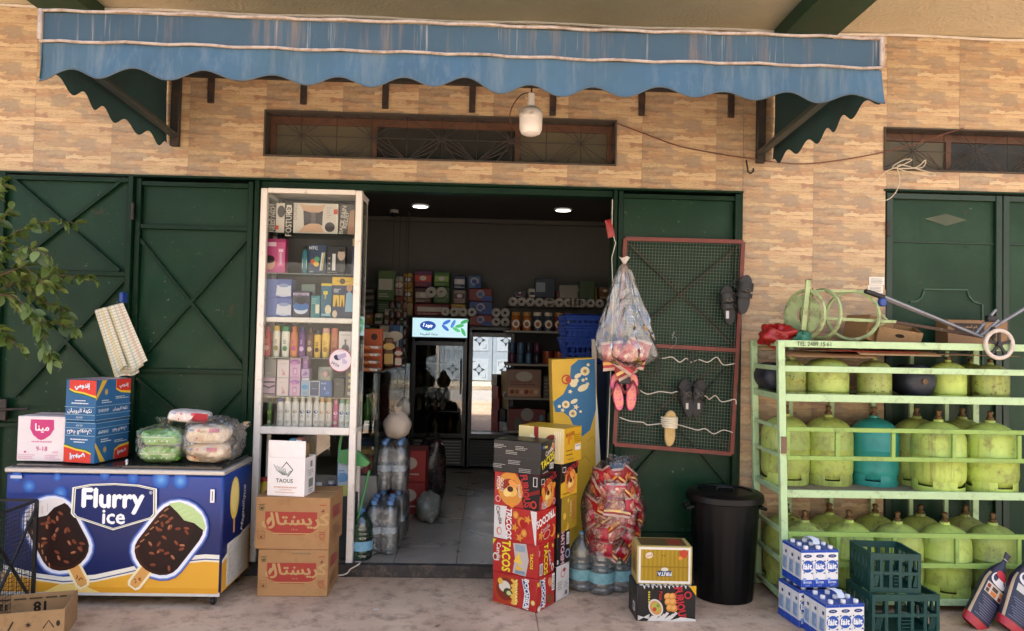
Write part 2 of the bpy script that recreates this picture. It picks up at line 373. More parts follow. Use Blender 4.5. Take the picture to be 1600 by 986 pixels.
# ---- printed ledge-stone tiles
def ledge_mat():
    """glazed tile printed with a stacked-stone picture; the same picture on every tile"""
    m, t, b = newmat('ledge_stone_tile')
    tc = nd(t, 'ShaderNodeTexCoord').outputs['Object']; sp = nd(t, 'ShaderNodeSeparateXYZ'); t.links.new(tc, sp.inputs[0])
    def ma(op, a, bv, c=None):
        n = nd(t, 'ShaderNodeMath', operation=op)
        for i, v in enumerate((a, bv, c)):
            if v is None: continue
            if isinstance(v, (int, float)): n.inputs[i].default_value = v
            else: t.links.new(v, n.inputs[i])
        return n.outputs[0]
    n1 = noise(t, 26, 4, .65, tc); n2 = noise(t, 14, 4, .65, stretch(t, .7, 1, 2.2)); n3 = noise(t, 75, 3, .6, stretch(t, .5, 1, 1.3))
    U = ma('ADD', ma('MULTIPLY', sp.outputs['X'], 1/.505), ma('MULTIPLY_ADD', n1, .36, -.18))
    V = ma('ADD', ma('MULTIPLY', sp.outputs['Z'], 1/.245), ma('MULTIPLY_ADD', n2, .22, -.11))
    V = ma('ADD', V, ma('MULTIPLY_ADD', n3, .12, -.06))
    row = ma('FLOOR', ma('MULTIPLY', V, 9.0), 0)
    wn = nd(t, 'ShaderNodeTexWhiteNoise', noise_dimensions='1D'); t.links.new(row, wn.inputs['W'])
    col_ = ma('FLOOR', ma('ADD', ma('MULTIPLY', U, 2.3), ma('MULTIPLY', wn.outputs['Value'], 7.0)), 0)
    cb = nd(t, 'ShaderNodeCombineXYZ'); t.links.new(row, cb.inputs[0]); t.links.new(col_, cb.inputs[1])
    wn2 = nd(t, 'ShaderNodeTexWhiteNoise', noise_dimensions='2D'); t.links.new(cb.outputs[0], wn2.inputs['Vector'])
    c = ramp(t, wn2.outputs['Value'], [(0, lin('#e0ca9f')), (.18, lin('#b8966c')), (.34, lin('#d8be92')), (.48, lin('#a87b58')), (.60, lin('#857159')), (.74, lin('#d2b080')), (.86, lin('#6f6053')), (1, lin('#b48f68'))])
    edge = ma('FRACT', ma('MULTIPLY', V, 9.0), 0); c = mixc(t, c, lin('#6a5642'), ramp(t, edge, [(0, (.95, .95, .95)), (.10, (0, 0, 0))]))
    P_ = [(0, .27, .03, .18, '#b9a78c'), (.27, 1.1, -.1, .12, '#d6a673'), (.62, 1.1, -.1, .05, '#dfb98a'), (.18, .47, .09, .21, '#bd926a'), (-.1, .30, .22, .32, '#957459'), (.30, .45, .18, .36, '#94826f'), (.45, .72, .15, .32, '#d2b482'), (.68, 1.1, .19, .30, '#b68e65'), (.70, 1.1, .37, .52, '#e2c591'), (-.1, .33, .34, .52, '#cc9a66'), (.06, .22, .40, .50, '#b58a60'), (.12, .52, .47, .64, '#bda37d'), (.34, .46, .36, .50, '#a08d78'), (.53, .80, .44, .62, '#938270'), (.80, 1.1, .53, .66, '#a8947b'), (.60, .81, .60, .75, '#87776500'[:7]), (-.1, .60, .66, .78, '#e0c591'), (.16, .50, .80, .92, '#c6b597'), (.50, 1.1, .78, .96, '#c2905f'), (.40, .75, .76, .82, '#cfa777'), (-.1, .20, .85, 1.1, '#d6ae7d'), (.2, 1.1, .95, 1.1, '#c79d6c')]
    for (u0, u1, v0, v1, col) in P_:
        du = ma('MULTIPLY', ma('ABSOLUTE', ma('SUBTRACT', U, (u0+u1)/2), 0), 2/(u1-u0))
        dv = ma('MULTIPLY', ma('ABSOLUTE', ma('SUBTRACT', V, 1-(v0+v1)/2), 0), 2/(v1-v0))
        d = ma('MAXIMUM', du, dv)
        mr = nd(t, 'ShaderNodeMapRange', i_1=.86, i_2=1.03, i_3=(.85 if lin(col)[0]-lin(col)[2] < .16 else .6 if lin(col)[0] > .7 else .35), i_4=0.0); t.links.new(d, mr.inputs[0])
        c = mixc(t, c, tuple(.8*x+.2*y for x, y in zip(lin(col), lin('#b9a07c'))), mr.outputs[0])
    st = noise(t, 1, 6, .7, stretch(t, 18, 1, 130)); c = mixc(t, c, lin('#8a6a4c'), ramp(t, st, [(.48, (0, 0, 0)), (.70, (.65, .65, .65))]))
    c = mixc(t, c, lin('#ead3a6'), ramp(t, noise(t, 1, 5, .7, stretch(t, 12, 1, 70)), [(.54, (0, 0, 0)), (.76, (.4, .4, .4))]))
    c = mixc(t, c, lin('#7d6a58'), ramp(t, noise(t, 60, 4, .7, tc), [(.62, (0, 0, 0)), (.8, (.4, .4, .4))]))
    wp = nd(t, 'ShaderNodeNewGeometry').outputs['Position']
    c = mixc(t, c, lin('#a88f72'), ramp(t, noise(t, 1.7, 5, .6, wp), [(.45, (0, 0, 0)), (.8, (.45, .45, .45))]))
    c = mixc(t, c, lin('#a49888'), .16); t.links.new(c, b.inputs['Base Color']); b.inputs['Roughness'].default_value = .5
    bump(t, b, ma('ADD', st, n2), .25, .004); return m
LEDGE = ledge_mat()
TW, TH, GAP = .505, .245, .0003
wall = thing('shop_wall', 'tan stone-look tiled shop wall with narrow windows above the doors', 'wall')
GROUT = M('#a08a6c', .9, .1)
b_ = MB()   # masonry behind the tiles, round the openings
for x0, x1, z0, z1 in ((-9, 9, 3.10, 3.73), (-9, -1.545, 2.735, 3.10), (.835, 2.655, 2.735, 3.10), (4.6, 9, 0, 3.1), (-9, 4.6, 2.66, 2.735), (1.70, 2.672, 0, 2.66), (-9, -3.25, 0, 2.66)):
    b_.box(x0, x1, .010, .26, z0, z1)
b_.build('masonry', GROUT, wall)
b_ = MB(); b_.box(-1.545, .835, .10, .26, 2.715, 2.7349); 
openings = [(-1.535, .825, 2.757, 3.068), (2.657, 9, 2.782, 3.078), (2.672, 9, -1, 2.640)]
_tm = {}
def tiles(x_of, x_lo, x_hi, z_lo, z_hi):
    """full tiles where they fit; tiles round an opening are cut to it"""
    k0 = math.floor((x_lo-x_of)/TW)
    for k in range(k0, k0+40):
        for r in range(-14, 12):
            X, Z = x_of+k*TW, 2.946+r*TH
            rs = [(max(X+GAP, x_lo), min(X+TW-GAP, x_hi), max(Z+GAP, z_lo), min(Z+TH-GAP, z_hi))]
            for (a, b, c, d) in openings:
                nx = []
                for (x0, x1, z0, z1) in rs:
                    if x1 <= a or x0 >= b or z1 <= c or z0 >= d: nx.append((x0, x1, z0, z1)); continue
                    if x0 < a: nx.append((x0, a, z0, z1))
                    if x1 > b: nx.append((b, x1, z0, z1))
                    if z0 < c: nx.append((max(x0, a), min(x1, b), z0, c))
                    if z1 > d: nx.append((max(x0, a), min(x1, b), d, z1))
                rs = nx
            for (x0, x1, z0, z1) in rs:
                if x1-x0 < .004 or z1-z0 < .004: continue
                key = (round(x0-X, 4), round(x1-X, 4), round(z0-Z, 4), round(z1-Z, 4))
                flip = (k*7+r*3) % 11 == 0 and abs(x1-x0-TW) < .01 and abs(z1-z0-TH) < .01
                if key in _tm:
                    o = bpy.data.objects.new('tile', _tm[key]); COL.objects.link(o); o.parent = wall
                else:
                    q = MB(); q.box(key[0], key[1], 0, .010, key[2], key[3], 0, .0006); o = q.build('tile', LEDGE, wall, world=False); _tm[key] = o.data
                o.location = (X, random.uniform(-.0008, .0008), Z)
                if flip: o.rotation_euler = (0, math.pi, 0); o.location = (X+TW, o.location.y, Z+TH)
tiles(-3.04, -4.05, 1.689, 2.606, 3.716)
tiles(2.679, 1.691, 4.2, 0.0, 3.716)

# ---- narrow barred windows
IRON = M('#241f1c', .55, .2, dirt='#5b3a26', dirt_amt=.5)
WOOD = M('#5a3a26', .5, .25, 14)
DKGLASS = clear('dusty_glass', (.30, .30, .28), .02, .25, .12, .22, 0, 20, (.26, .25, .22))
DUSTY = clear('brown_dusty_glass', (.3, .28, .22), .02, .3, .12, .62, 0, 20, (.30, .26, .17))
def barred_window(x0, x1, z0, z1, mull, nm):
    g = bpy.data.objects.new('window', None); COL.objects.link(g); g.parent = wall; g['label'] = nm
    t = .018; m = MB()
    for a in ((x0, x1, z1-.010, z1), (x0, x1, z0, z0+.010), (x0, x0+.010, z0+.0102, z1-.0102), (x1-.010, x1, z0+.0102, z1-.0102)): m.box(a[0], a[1], -.012, .10, a[2], a[3])
    m.build('reveal', M('#4b4239', .8, .2), g)
    m = MB(); X = [x0+.012]+[p for p in mull]+[x1-.012]
    m.box(x0+.012, x1-.012, .102, .14, z1-.062, z1-.012); m.box(x0+.012, x1-.012, .102, .14, z0+.012, z0+.036)
    for p in [x0+.03]+mull+[x1-.03]: m.box(p-.018, p+.018, .100, .138, z0+.0362, z1-.0622)
    m.build('frame', WOOD, g)
    ed = [x0+.048]+[v for p in mull for v in (p-.018, p+.018)]+[x1-.048]
    for i in range(0, len(ed), 2): MB().box(ed[i], ed[i+1], .118, .122, z0+.0365, z1-.0625).build('pane', DKGLASS if i == 2 else DUSTY, g)
    zc = (z0+z1)/2; h = (z1-z0)/2
    def grille(nm2, *segs):
        m = MB()
        for a, b in segs: m.tube([(a[0], .045, a[1]), (b[0], .045, b[1])], .0032, 5)
        m.build(nm2, IRON, g)
    grille('grille_rail', ((x0+.01, zc), (x1-.01, zc)))
    n = max(3, round((x1-x0)/.236)); sx = (x1-x0)/n
    for i in range(1, n):
        X_ = x0+sx*i; grille('grille_bar', ((X_, z0+.01), (X_, z1-.01)))
        c = (X_, zc if i % 2 else z0+.012)
        e = z1-.012
        segs = [(c, (X_+s*sx*f, z)) for s in (-1, 1) for f, z in (((.98, z1-.012), (.98, z0+.012), (.45, z1-.012), (.45, z0+.012)) if i % 2 else ((.95, zc+.02), (.55, zc-.01), (.9, zc-.06)))]
        m = MB()
        for a, b in segs: m.tube([(a[0], .041, a[1]), ((a[0]+b[0])/2, .041, (a[1]+b[1])/2+.006*(1 if b[1] > zc else -1)), (b[0], .041, b[1])], .0028, 5)
        m.lathe([(0, -.004), (.009, -.004), (.009, .004), (0, .004)], 10, (c[0], .041, c[1]), 0, 'Y'); m.build('grille_star', IRON, g)
    # dark wall of the room seen through the panes
    return g
barred_window(-1.535, .825, 2.757, 3.068, [-.82, .16], 'long barred transom window above the shop entrance')
barred_window(2.657, 4.45, 2.782, 3.078, [3.17, 3.9], 'barred transom window above the right-hand gate')

# ---- balcony slab overhead with green beams; unseen upper storey added to throw the shade
def plaster_mat():
    m, t, b = newmat('rough_plaster'); v = nd(t, 'ShaderNodeNewGeometry').outputs['Position']
    c = ramp(t, noise(t, 1.2, 4, .6, v), [(.3, lin('#cdbf9f')), (.7, lin('#e0d4b8'))])
    t.links.new(c, b.inputs['Base Color']); b.inputs['Roughness'].default_value = .9
    vo = nd(t, 'ShaderNodeTexVoronoi', i_Scale=38); t.links.new(v, vo.inputs['Vector'])
    ad = nd(t, 'ShaderNodeMath', operation='ADD'); t.links.new(vo.outputs[0], ad.inputs[0]); t.links.new(noise(t, 60, 4, .6, v), ad.inputs[1])
    bump(t, b, ad.outputs[0], .45, .010); return m
PLAST = plaster_mat()
ceil = tag(MB().box(-14, 14, -1.5, .0, 3.72, 3.95).build('ceiling', PLAST), kind='structure')
BEAMG = M('#15402c', .55, .15, dirt='#2c3a2c', dirt_amt=.3)
for x0, x1 in ((-2.93, -2.60), (1.885, 2.235), (6.6, 6.95), (-7.5, -7.15)):
    MB().box(x0, x1, -1.5, -.012, 3.615, 3.719, 0, .004).build('beam', BEAMG, ceil)
tag(MB().box(-14, 14, -1.5, 9, 3.951, 5.2).build('shading_upper_storey', M('#c9b58f', .9, .1), None), 'unseen upper storey added over the shop front to shade it', 'building')
# wire run along the top of the wall
pts = [at(-60, 12, -.03)]
def wire(name, label, pts, r, mat, n=6, sag=0):
    q = MB(); q.tube(pts, r, n); return tag(q.build(name, mat), label, 'cable')
WHT = M('#d8cfc2', .5, .12, 14)
wire('ceiling_wire', 'pale wire clipped along the ceiling edge above the awning', [(-6, -.02, 3.705)]+[(x, -.02, 3.706+.006*math.sin(x*5)) for x in [i*.25-4 for i in range(36)]], .009, WHT)

# ---- the shop room
ROOMW = M('#6c6963', .8, .08)
Z0 = .075
tag(MB().box(-2.3, 2.35, 4.2, 4.4, 0, 3.2).build('wall_back', ROOMW), kind='structure')
tag(MB().box(-2.45, -2.3, .27, 4.4, 0, 3.2).build('wall_left', ROOMW), kind='structure')
tag(MB().box(2.35, 2.5, .27, 4.4, 0, 3.2).build('wall_right', ROOMW), kind='structure')
rc = tag(MB().box(-2.45, 2.5, .265, 4.4, 3.04, 3.14).build('ceiling_inside', M('#4d4a46', .8, .05)), kind='structure')
MB().box(-2.3, 2.35, 4.12, 4.198, 2.98, 3.038, 0, .01).build('cornice', M('#6e6a64', .7, .05), rc)
fl = tag(MB().box(-2.3, 2.35, .02, 4.2, .0, Z0-.006).build('floor_inside', M('#5b554d', .8, .1)), kind='structure')
def marble():
    m, t, b = newmat('floor_tile'); v = nd(t, 'ShaderNodeNewGeometry').outputs['Position']
    n = noise(t, 3.5, 6, .65, v, .8); c = ramp(t, n, [(.3, lin('#847c72')), (.52, lin('#9a9287')), (.75, lin('#aaa297'))])
    c = mixc(t, c, lin('#584f46'), ramp(t, noise(t, 1.6, 5, .7, v), [(.5, (0, 0, 0)), (.8, (.6, .6, .6))]))
    t.links.new(c, b.inputs['Base Color']); t.links.new(ramp(t, n, [(.3, (.22,)*3), (.7, (.4,)*3)]), b.inputs['Roughness']); return m
FT = marble(); q = MB(); q.box(.002, .418, .002, .418, 0, .006, 0, .001); ft0 = None
for i in range(-4, 6):
    for j in range(0, 10):
        if ft0 is None: ft0 = q.build('floor_tile', FT, fl, world=False); o = ft0
        else: o = ft0.copy(); COL.objects.link(o)
        o.location = (i*.42-.19, .022+j*.42, Z0-.006)
th = tag(MB().box(-1.575, .832, -.035, .018, .0, Z0+.006, 0, .004).build('door_sill', M('#2e2b29', .5, .2, dirt='#6b5d50', dirt_amt=.5)), kind='structure')
# downlights
for px, py in ((657, 322), (880, 328)):
    p = onz(px, py, 3.035)
    t_ = thing('downlight', 'round lit ceiling downlight at the %s of the shop' % ('left' if px < 700 else 'right'), 'ceiling light', (p.x, p.y, 3.035), 0, 'round downlights in the shop ceiling')
    q = MB(); q.lathe([(.090, 0), (.098, 0), (.098, -.008), (.084, -.010), (.084, -.004)], 24, cap=False); q.build('rim', M('#d8d8d4', .4, 0), t_, False)
    q = MB(); q.lathe([(0, -.0085), (.083, -.0085)], 24, cap=False); q.build('diffuser', M('#fff8ee', .5, 0, emit=2.2), t_, False)
cmr = thing('dome_camera', 'small dark dome camera under the shop ceiling', 'camera', onz(616, 333, 3.0))
q = MB(); q.lathe([(.0, -.045), (.022, -.04), (.035, -.022), (.04, 0)], 16); q.build('dome', M('#1a1a1c', .25, 0), cmr, False)
q = MB(); q.lathe([(.05, 0.0), (.05, .035)], 16); q.build('base', M('#c9c6c0', .5, 0), cmr, False)

# ---- far side of the street (seen mirrored in the glass doors)
fw = thing('street_wall', 'sunlit cream wall across the street behind the viewer', 'wall', (0, -13.2, 0))
for a in ((-20, -1.7), (1.9, 20)): MB().box(a[0], a[1], -13.5, -13.2, .10, 4.2).build('wall_panel', M('#cfc8ba', .85, .12), fw)
MB().box(-20, 20, -13.5, -13.2, 3.3, 4.2001).build('lintel', M('#cfc8ba', .85, .12), fw)
bgate = thing('blue_gate', 'pale blue ornamental metal gate across the street', 'gate', (0, -13.3, .1))
GB = M('#9fb0bd', .5, .1); GD = M('#2f3a44', .6, .1)
for k in range(4):
    x = -1.68+k*.892
    MB().box(x, x+.88, -13.36, -13.30, .12, 3.28, 0, .01).build('leaf', GB, bgate)
    for zz in (.5, 1.5, 2.5):
        MB().box(x+.14, x+.74, -13.30, -13.288, zz-.36, zz+.36, 0, .004).build('panel', M('#b4c3ce', .5, .1), bgate)
        a = Art(.6, .72); a.star(.5, .5, .30, GD, 0, 4, .45); a.el(.5, .5, .12, .12, GB)
        a.line([(.12, .12), (.12, .3)], .02, GD).line([(.12, .12), (.3, .12)], .02, GD).line([(.88, .88), (.88, .7)], .02, GD).line([(.88, .88), (.7, .88)], .02, GD)
        a.build('ornament', bgate, (x+.74, -13.287, zz-.36), (-1, 0, 0), (0, 0, 1), world=True)
for k in range(5):   # houses further along so that reflections and light come from a street, not a void
    x = -18+k*9
    h = tag(MB().box(x, x+8.2, -20, -14, .1, 5.5+(k*37 % 5)).build('town_house', M(['#d6cdbd', '#c4b8a4', '#ded8cc', '#cbc0ae', '#d2c8b6'][k], .85, .1)), ['pale plastered house far left across the street', 'tan plastered house left across the street', 'cream house straight across the street', 'beige house right across the street', 'sandy house far right across the street'][k], 'house')

# ================================================================ metal gates

def green_mat(name, c, c2):
    m, t, b = newmat(name); v = nd(t, 'ShaderNodeNewGeometry').outputs['Position']
    o = ramp(t, noise(t, 1.6, 5, .6, v), [(.28, tuple(x*.72 for x in lin(c))), (.5, lin(c)), (.75, lin(c2))])
    o = mixc(t, o, tuple(x*.5 for x in lin(c)), ramp(t, noise(t, 1, 5, .7, stretch(t, 9, 9, .7)), [(.56, (0, 0, 0)), (.75, (.6, .6, .6))]))
    o = mixc(t, o, lin('#8d8f80'), ramp(t, noise(t, 34, 5, .75, v), [(.655, (0, 0, 0)), (.70, (.7, .7, .7))]))
    o = mixc(t, o, lin('#5a3c28'), ramp(t, noise(t, 6, 6, .75, v), [(.63, (0, 0, 0)), (.74, (.55, .55, .55))]))
    t.links.new(o, b.inputs['Base Color']); b.inputs['Specular IOR Level'].default_value = .22
    t.links.new(ramp(t, noise(t, 3, 5, .65, v), [(.3, (.26,)*3), (.7, (.55,)*3)]), b.inputs['Roughness'])
    bump(t, b, noise(t, 2.2, 3, .5, v), .22, .03); return m
GREEN = green_mat('green_gate_paint', '#0a2f1c', '#173a27')
GREEND = M('#062615', .42, .2, 5, dirt='#2c3224', dirt_amt=.15, spec=.2)
def gate_leaf(name, label, x0, x1, z1, rails, braces, zb=.03, y=0.0, posts=(True, True)):
    g = thing(name, label, 'gate', ((x0+x1)/2, y, 0))
    q = MB(); q.grid(lambda u, v: (x0+.01+(x1-x0-.02)*u, y+.012+.0035*math.sin(5*u+3*v)*math.sin(6*v+u*2), zb+(z1-zb-.01)*v), 12, 20); q.build('sheet', GREEN, g)
    for i, x in enumerate((x0, x1-.035)): MB().box(x, x+.035, y-.028, y+.03, zb-.01, z1, 0, .003).build('stile', GREEND, g)
    for z in [zb+.02, z1-.03]+rails: MB().box(x0+.0352, x1-.0352, y-.022, y+.010, z-.015, z+.015, 0, .002).build('rail', GREEND, g)
    for (xa, za), (xb, zb2) in braces:
        q = MB(); q.bar((xa, y-.008, za), (xb, y-.008-.004, zb2), .022, .018); q.build('brace', GREEND, g)
    return g
def pz(px, py): v = at(px, py, 0); return (v.x, v.z)
zr = pz(150, 428)[1]
gA = gate_leaf('folding_gate', 'dark green gate leaf behind the leafy branch at far left', -3.21, -2.355, 2.592, [zr, .95], [(pz(20, 276), pz(192, 424)), (pz(200, 280), pz(22, 418)), (pz(200, 436), pz(30, 618)), (pz(20, 440), pz(180, 610))], y=-.03)
zr2, zr3 = pz(300, 356)[1], pz(300, 580)[1]
gB = gate_leaf('folding_gate', 'dark green gate leaf beside the white display cabinet', -2.35, -1.585, 2.58, [zr2, zr3], [(pz(212, 364), pz(382, 576)), (pz(396, 362), pz(214, 570)), (pz(214, 590), pz(380, 730)), (pz(392, 590), pz(230, 760))], y=0.0)
for z in (2.3, 1.45, .5):
    q = MB(); q.lathe([(.011, z), (.011, z+.11)], 10, (-2.352, -.062, 0)); q.build('hinge', IRON, gB)
q = MB(); q.box(-3.19, -3.10, -.075, -.05, .98, 1.12, 0, .004); q.build('lock_plate', IRON, gA); q = MB(); q.tube([(-3.15, -.085, 1.05), (-2.95, -.085, 1.06)], .008); q.build('bolt', IRON, gA)
lint = tag(MB().box(-4.05, 1.69, -.020, .10, 2.594, 2.608, 0, .002).build('lintel', GREEND), 'thin dark green lintel strip above the shop gates', 'lintel')
for x0, x1 in ((-3.26, -3.213), (-1.583, -1.552), (.812, .84), (1.668, 1.69)):
    tag(MB().box(x0, x1, -.012, .14, 0.0, 2.593, 0, .003).build('door_post', GREEND), {-3.26: 'dark green post at the far left edge of the gates', -1.583: 'dark green door post left of the display cabinet', .812: 'dark green door post at the right of the entrance', 1.668: 'dark green post between the sandal rack and the tiled wall'}[x0], 'post')
tag(MB().box(-1.5515, .8118, .02, .10, 2.55, 2.5935, 0, .003).build('entrance_lintel', GREEND), 'dark green lintel bar directly over the shop entrance', 'lintel')
gC = gate_leaf('door_leaf', 'dark green door leaf behind the red wire sandal rack', .842, 1.666, 2.585, [pz(1050, 542)[1], pz(1050, 835)[1]], [(pz(982, 382), pz(1150, 536)), (pz(1152, 384), pz(976, 536)), (pz(972, 560), pz(1140, 760)), (pz(1150, 560), pz(965, 772))], y=.0)
# right-hand gate with raised panels
gD = thing('panelled_gate', 'green panelled gate behind the gas bottle rack', 'gate', (3.5, 0, 0))
GREEN2 = green_mat('green_panel_paint', '#1b3826', '#2c4936')
GREEN2D = M('#173123', .45, .2, 4)
def leafD(x0, x1):
    MB().box(x0, x1, .03, .05, .02, 2.63).build('sheet', GREEN2, gD)
    for x in (x0, x1-.045): MB().box(x, x+.045, .0, .0298, .02, 2.63, 0, .003).build('stile', GREEN2D, gD)
    for z in (.02, 2.59): MB().box(x0+.0452, x1-.0452, .004, .0296, z, z+.04, 0, .003).build('rail', GREEN2D, gD)
    MB().box(x0+.0452, x1-.0452, .018, .0297, pz(1450, 378)[1]-.006, pz(1450, 378)[1]+.006, 0, .002).build('rail', GREEN2D, gD)
    return g
leafD(2.682, 3.487); leafD(3.493, 4.30)
c = Vector(at(1478, 343, .03)); q = MB()
dm = [(-.145, 0), (0, -.045), (.145, 0), (0, .04)]; q.tube([(c.x+x, .026, c.z+z) for x, z in dm], .006, 6, closed=True); q.build('diamond_rim', M('#6b7a63', .6, .2), gD)
q = MB(); q.prism(dm, (c.x, .0295, c.z), (1, 0, 0), (0, 0, 1), .002); q.build('diamond', M('#4c5443', .7, .2), gD)
q = MB(); q.tube([tuple(at(*p, .025)) for p in ((1422, 472), (1432, 471), (1440, 465), (1443, 456), (1444, 452), (1511, 453), (1514, 463), (1522, 472), (1535, 476), (1535, 600), (1422, 600))], .007, 6); q.build('moulding', M('#395a46', .45, .2), gD)
for z in (2.33, 1.5): q = MB(); q.box(2.674, 2.70, -.02, .0, z, z+.10, 0, .003); q.build('hinge', IRON, gD)
tag(MB().box(2.66, 4.35, -.018, .02, 2.638, 2.652, 0, .002).build('gate_lintel', GREEND), 'thin dark lintel strip above the right-hand gate', 'lintel')
tag(MB().box(-9, -3.27, .0, .009, 0, 2.6).build('side_gate', GREEN), 'dark green metal gate at the far left edge', 'gate')
for i, (px, py) in enumerate(((1370, 439), (1368, 452))):
    v = at(px, py, -.004); a = tag(MB().box(-.052, .052, 0, .002, -.027, .027).build('paper_label', P('#ece6da')), ['upper', 'lower'][i]+' of two small white paper labels on the tiled wall', 'label', 'paper labels on the wall'); a.location = v
    k = Art(.104, .054); k.small(.1, .15, .9, .85, 4, '#8a8a86', th=.4); k.build('print', a, (-.052, 0, -.027), (1, 0, 0), (0, 0, 1))

# ================================================================ awning
AX0, AX1, AY = -2.18, 1.90, -1.40
def awning_mat():
    m, t, b = newmat('awning_canvas'); c = ramp(t, noise(t, 2.2, 4, .6), [(.3, lin('#283f4c')), (.7, lin('#344d5a'))])
    s1 = noise(t, 1, 5, .75, stretch(t, 9, 1, .55)); c = mixc(t, c, lin('#7a6450'), ramp(t, s1, [(.52, (0, 0, 0)), (.68, (.6, .6, .6))]))
    s2 = noise(t, 1, 4, .75, stretch(t, 26, 1, .8)); c = mixc(t, c, lin('#b9b0a2'), ramp(t, s2, [(.60, (0, 0, 0)), (.76, (.6, .6, .6))]))
    s3 = noise(t, 1, 3, .6, stretch(t, 5, 1, 14)); c = mixc(t, c, lin('#2f4a60'), ramp(t, s3, [(.6, (0, 0, 0)), (.8, (.35, .35, .35))]))
    t.links.new(c, b.inputs['Base Color']); b.inputs['Roughness'].default_value = .7
    bump(t, b, noise(t, 3, 3, .5), .25, .02); return m
CANVAS = awning_mat(); CANVAS2 = M('#274a4a', .75, .2, 4, dirt='#2c3836', dirt_amt=.5)
VAL = M('#385668', .7, .2, 3, dirt='#5b6a72', dirt_amt=.65, streak=True)
TRIM = M('#a8998a', .6, .15, 10, dirt='#6f5540', dirt_amt=.75)
aw = thing('awning', 'faded blue scalloped canvas awning over the shop entrance', 'awning', (0, 0, 2.8))
def dz(x): return -.0 
fr = lambda x, z, y=AY: (x, y+.012*math.sin(x*3.1)*math.sin(x*1.3+1), z)
q = MB(); q.grid(lambda u, v: fr(AX0+(AX1-AX0)*u, 2.955+.135*v), 60, 2); q.build('fascia_canvas', CANVAS, aw)
def scal(x): return 2.793-(.024+.005*math.sin(x*2.9+1))*math.cos(2*math.pi*(x-AX0)/.314+.25*math.sin(x*1.9))-.006*math.sin(x*1.7)-.004*math.sin(x*7.3)
def valf(u, v):
    x = AX0+(AX1-AX0)*u; zb = scal(x); p = fr(x, 2.945+(zb-2.945)*v); return (p[0], p[1]-.02+v*(.020*math.sin(x*5.2)+.012*math.sin(x*11.7+1)+.006*math.sin(x*23+v*3))+.02*(1-v), p[2]+.003*math.sin(x*9)*(1-v))
q = MB(); q.grid(valf, 156, 5); q.build('valance', VAL, aw)
q = MB(); q.tube([Vector(valf(i/156, 1))+Vector((0, -.002, 0)) for i in range(157)], .004, 5); q.build('valance_hem', M('#46565e', .7, .2), aw)
for nm, z in (('top_bar', 3.098), ('lower_bar', 2.95)):
    q = MB(); q.tube([Vector(fr(AX0+(AX1-AX0)*i/40, z+.004*math.sin(i*1.9)))+Vector((0, -.006, 0)) for i in range(41)], .0075, 8); q.build(nm, TRIM, aw)
for x in (AX0, AX1): MB().box(x-.011, x+.011, AY-.012, AY+.012, 2.955, 3.105, 0, .004).build('end_trim', TRIM, aw)
q = MB(); q.grid(lambda u, v: (AX0+(AX1-AX0)*u, AY+(1.38)*v, 3.09+.36*v-.02*math.sin(math.pi*v)), 40, 6); q.build('roof_canvas', CANVAS2, aw)
for x, s in ((AX0+.004, 1), (AX1-.004, -1)):
    def cheek(u, v, x=x, s=s):
        y = AY+1.39*u; zb = 2.80-.028*math.cos(2*math.pi*(u*5.6)); zt = 3.085+.355*u
        return (x+s*.018*math.sin(v*2+u*9)*(1-v), y, zb+(zt-zb)*v)
    q = MB(); q.grid(cheek, 70, 4); q.build('side_valance', CANVAS2, aw)
for x in (-2.11, 1.80):
    q = MB(); q.bar((x, -.04, 2.87), (x+(.02 if x < 0 else -.02), -1.36, 2.925), .05, .03, up=(0, 0, 1), b=.004); q.build('arm', M('#3a4341', .5, .2, dirt='#6d5a48', dirt_amt=.3), aw)
    MB().box(x-.028, x+.028, -.045, -.003, 2.80, 3.30, 0, .004).build('wall_plate', M('#33302c', .6, .2, dirt='#5b3a26'), aw)
for px, py in ((329, 143), (474, 145), (602, 152), (738, 158), (864, 163), (1003, 163), (1143, 166)):
    v = at(px, py, -.02); q = MB(); q.box(v.x-.021, v.x+.021, -.022, -.002, v.z-.075, v.z+.33, 0, .003); q.box(v.x-.007, v.x+.007, -.034, -.0222, v.z-.045, v.z-.031); q.build('bracket', M('#2f2622', .6, .25, dirt='#5b3a26'), aw)
q = MB(); q.bar((AX0+.06, -.06, 3.28), (AX1-.06, -.06, 3.28), .045, .045); q.build('roller', M('#2d2b29', .6, .2), aw)

# ---- hanging lamp, hook, cables
bl = thing('bulb_lamp', 'large white LED bulb hanging under the awning', 'lamp', at(829, 212, -.7))
q = MB(); q.lathe([(0, 0), (.035, .002), (.055, .012), (.0655, .035), (.0665, .075), (.066, .10)], 28, cap=False); q.build('globe', M('#ece7df', .35, 0), bl, False)
q = MB(); q.lathe([(.0665, .10), (.068, .102), (.068, .125), (.062, .145), (.046, .16), (.024, .166), (.021, .166)], 28); q.build('heat_sink', M('#cfcac2', .4, .05, dirt='#9a8c7a', dirt_amt=.5), bl, False)
q = MB(); q.lathe([(.022, .166), (.022, .20), (.019, .202), (.019, .245), (.012, .25)], 16); q.build('socket', M('#d9d4cb', .45, .05), bl, False)
k = Art(.05, .02); k.text('LED', .5, .5, .45, '#9a968e', bold=.04); k.build('print', bl, (-.025, -.0682, .104), (1, 0, 0), (0, 0, 1))
q = MB(); bv = Vector(bl.location); q.tube([bv+Vector((0, 0, .25)), bv+Vector((.002, .0, .36)), bv+Vector((0, .01, .50))], .005, 6); q.build('flex', M('#2b2622', .6, 0), bl)
REDW = M('#6b3b2c', .6, .2)
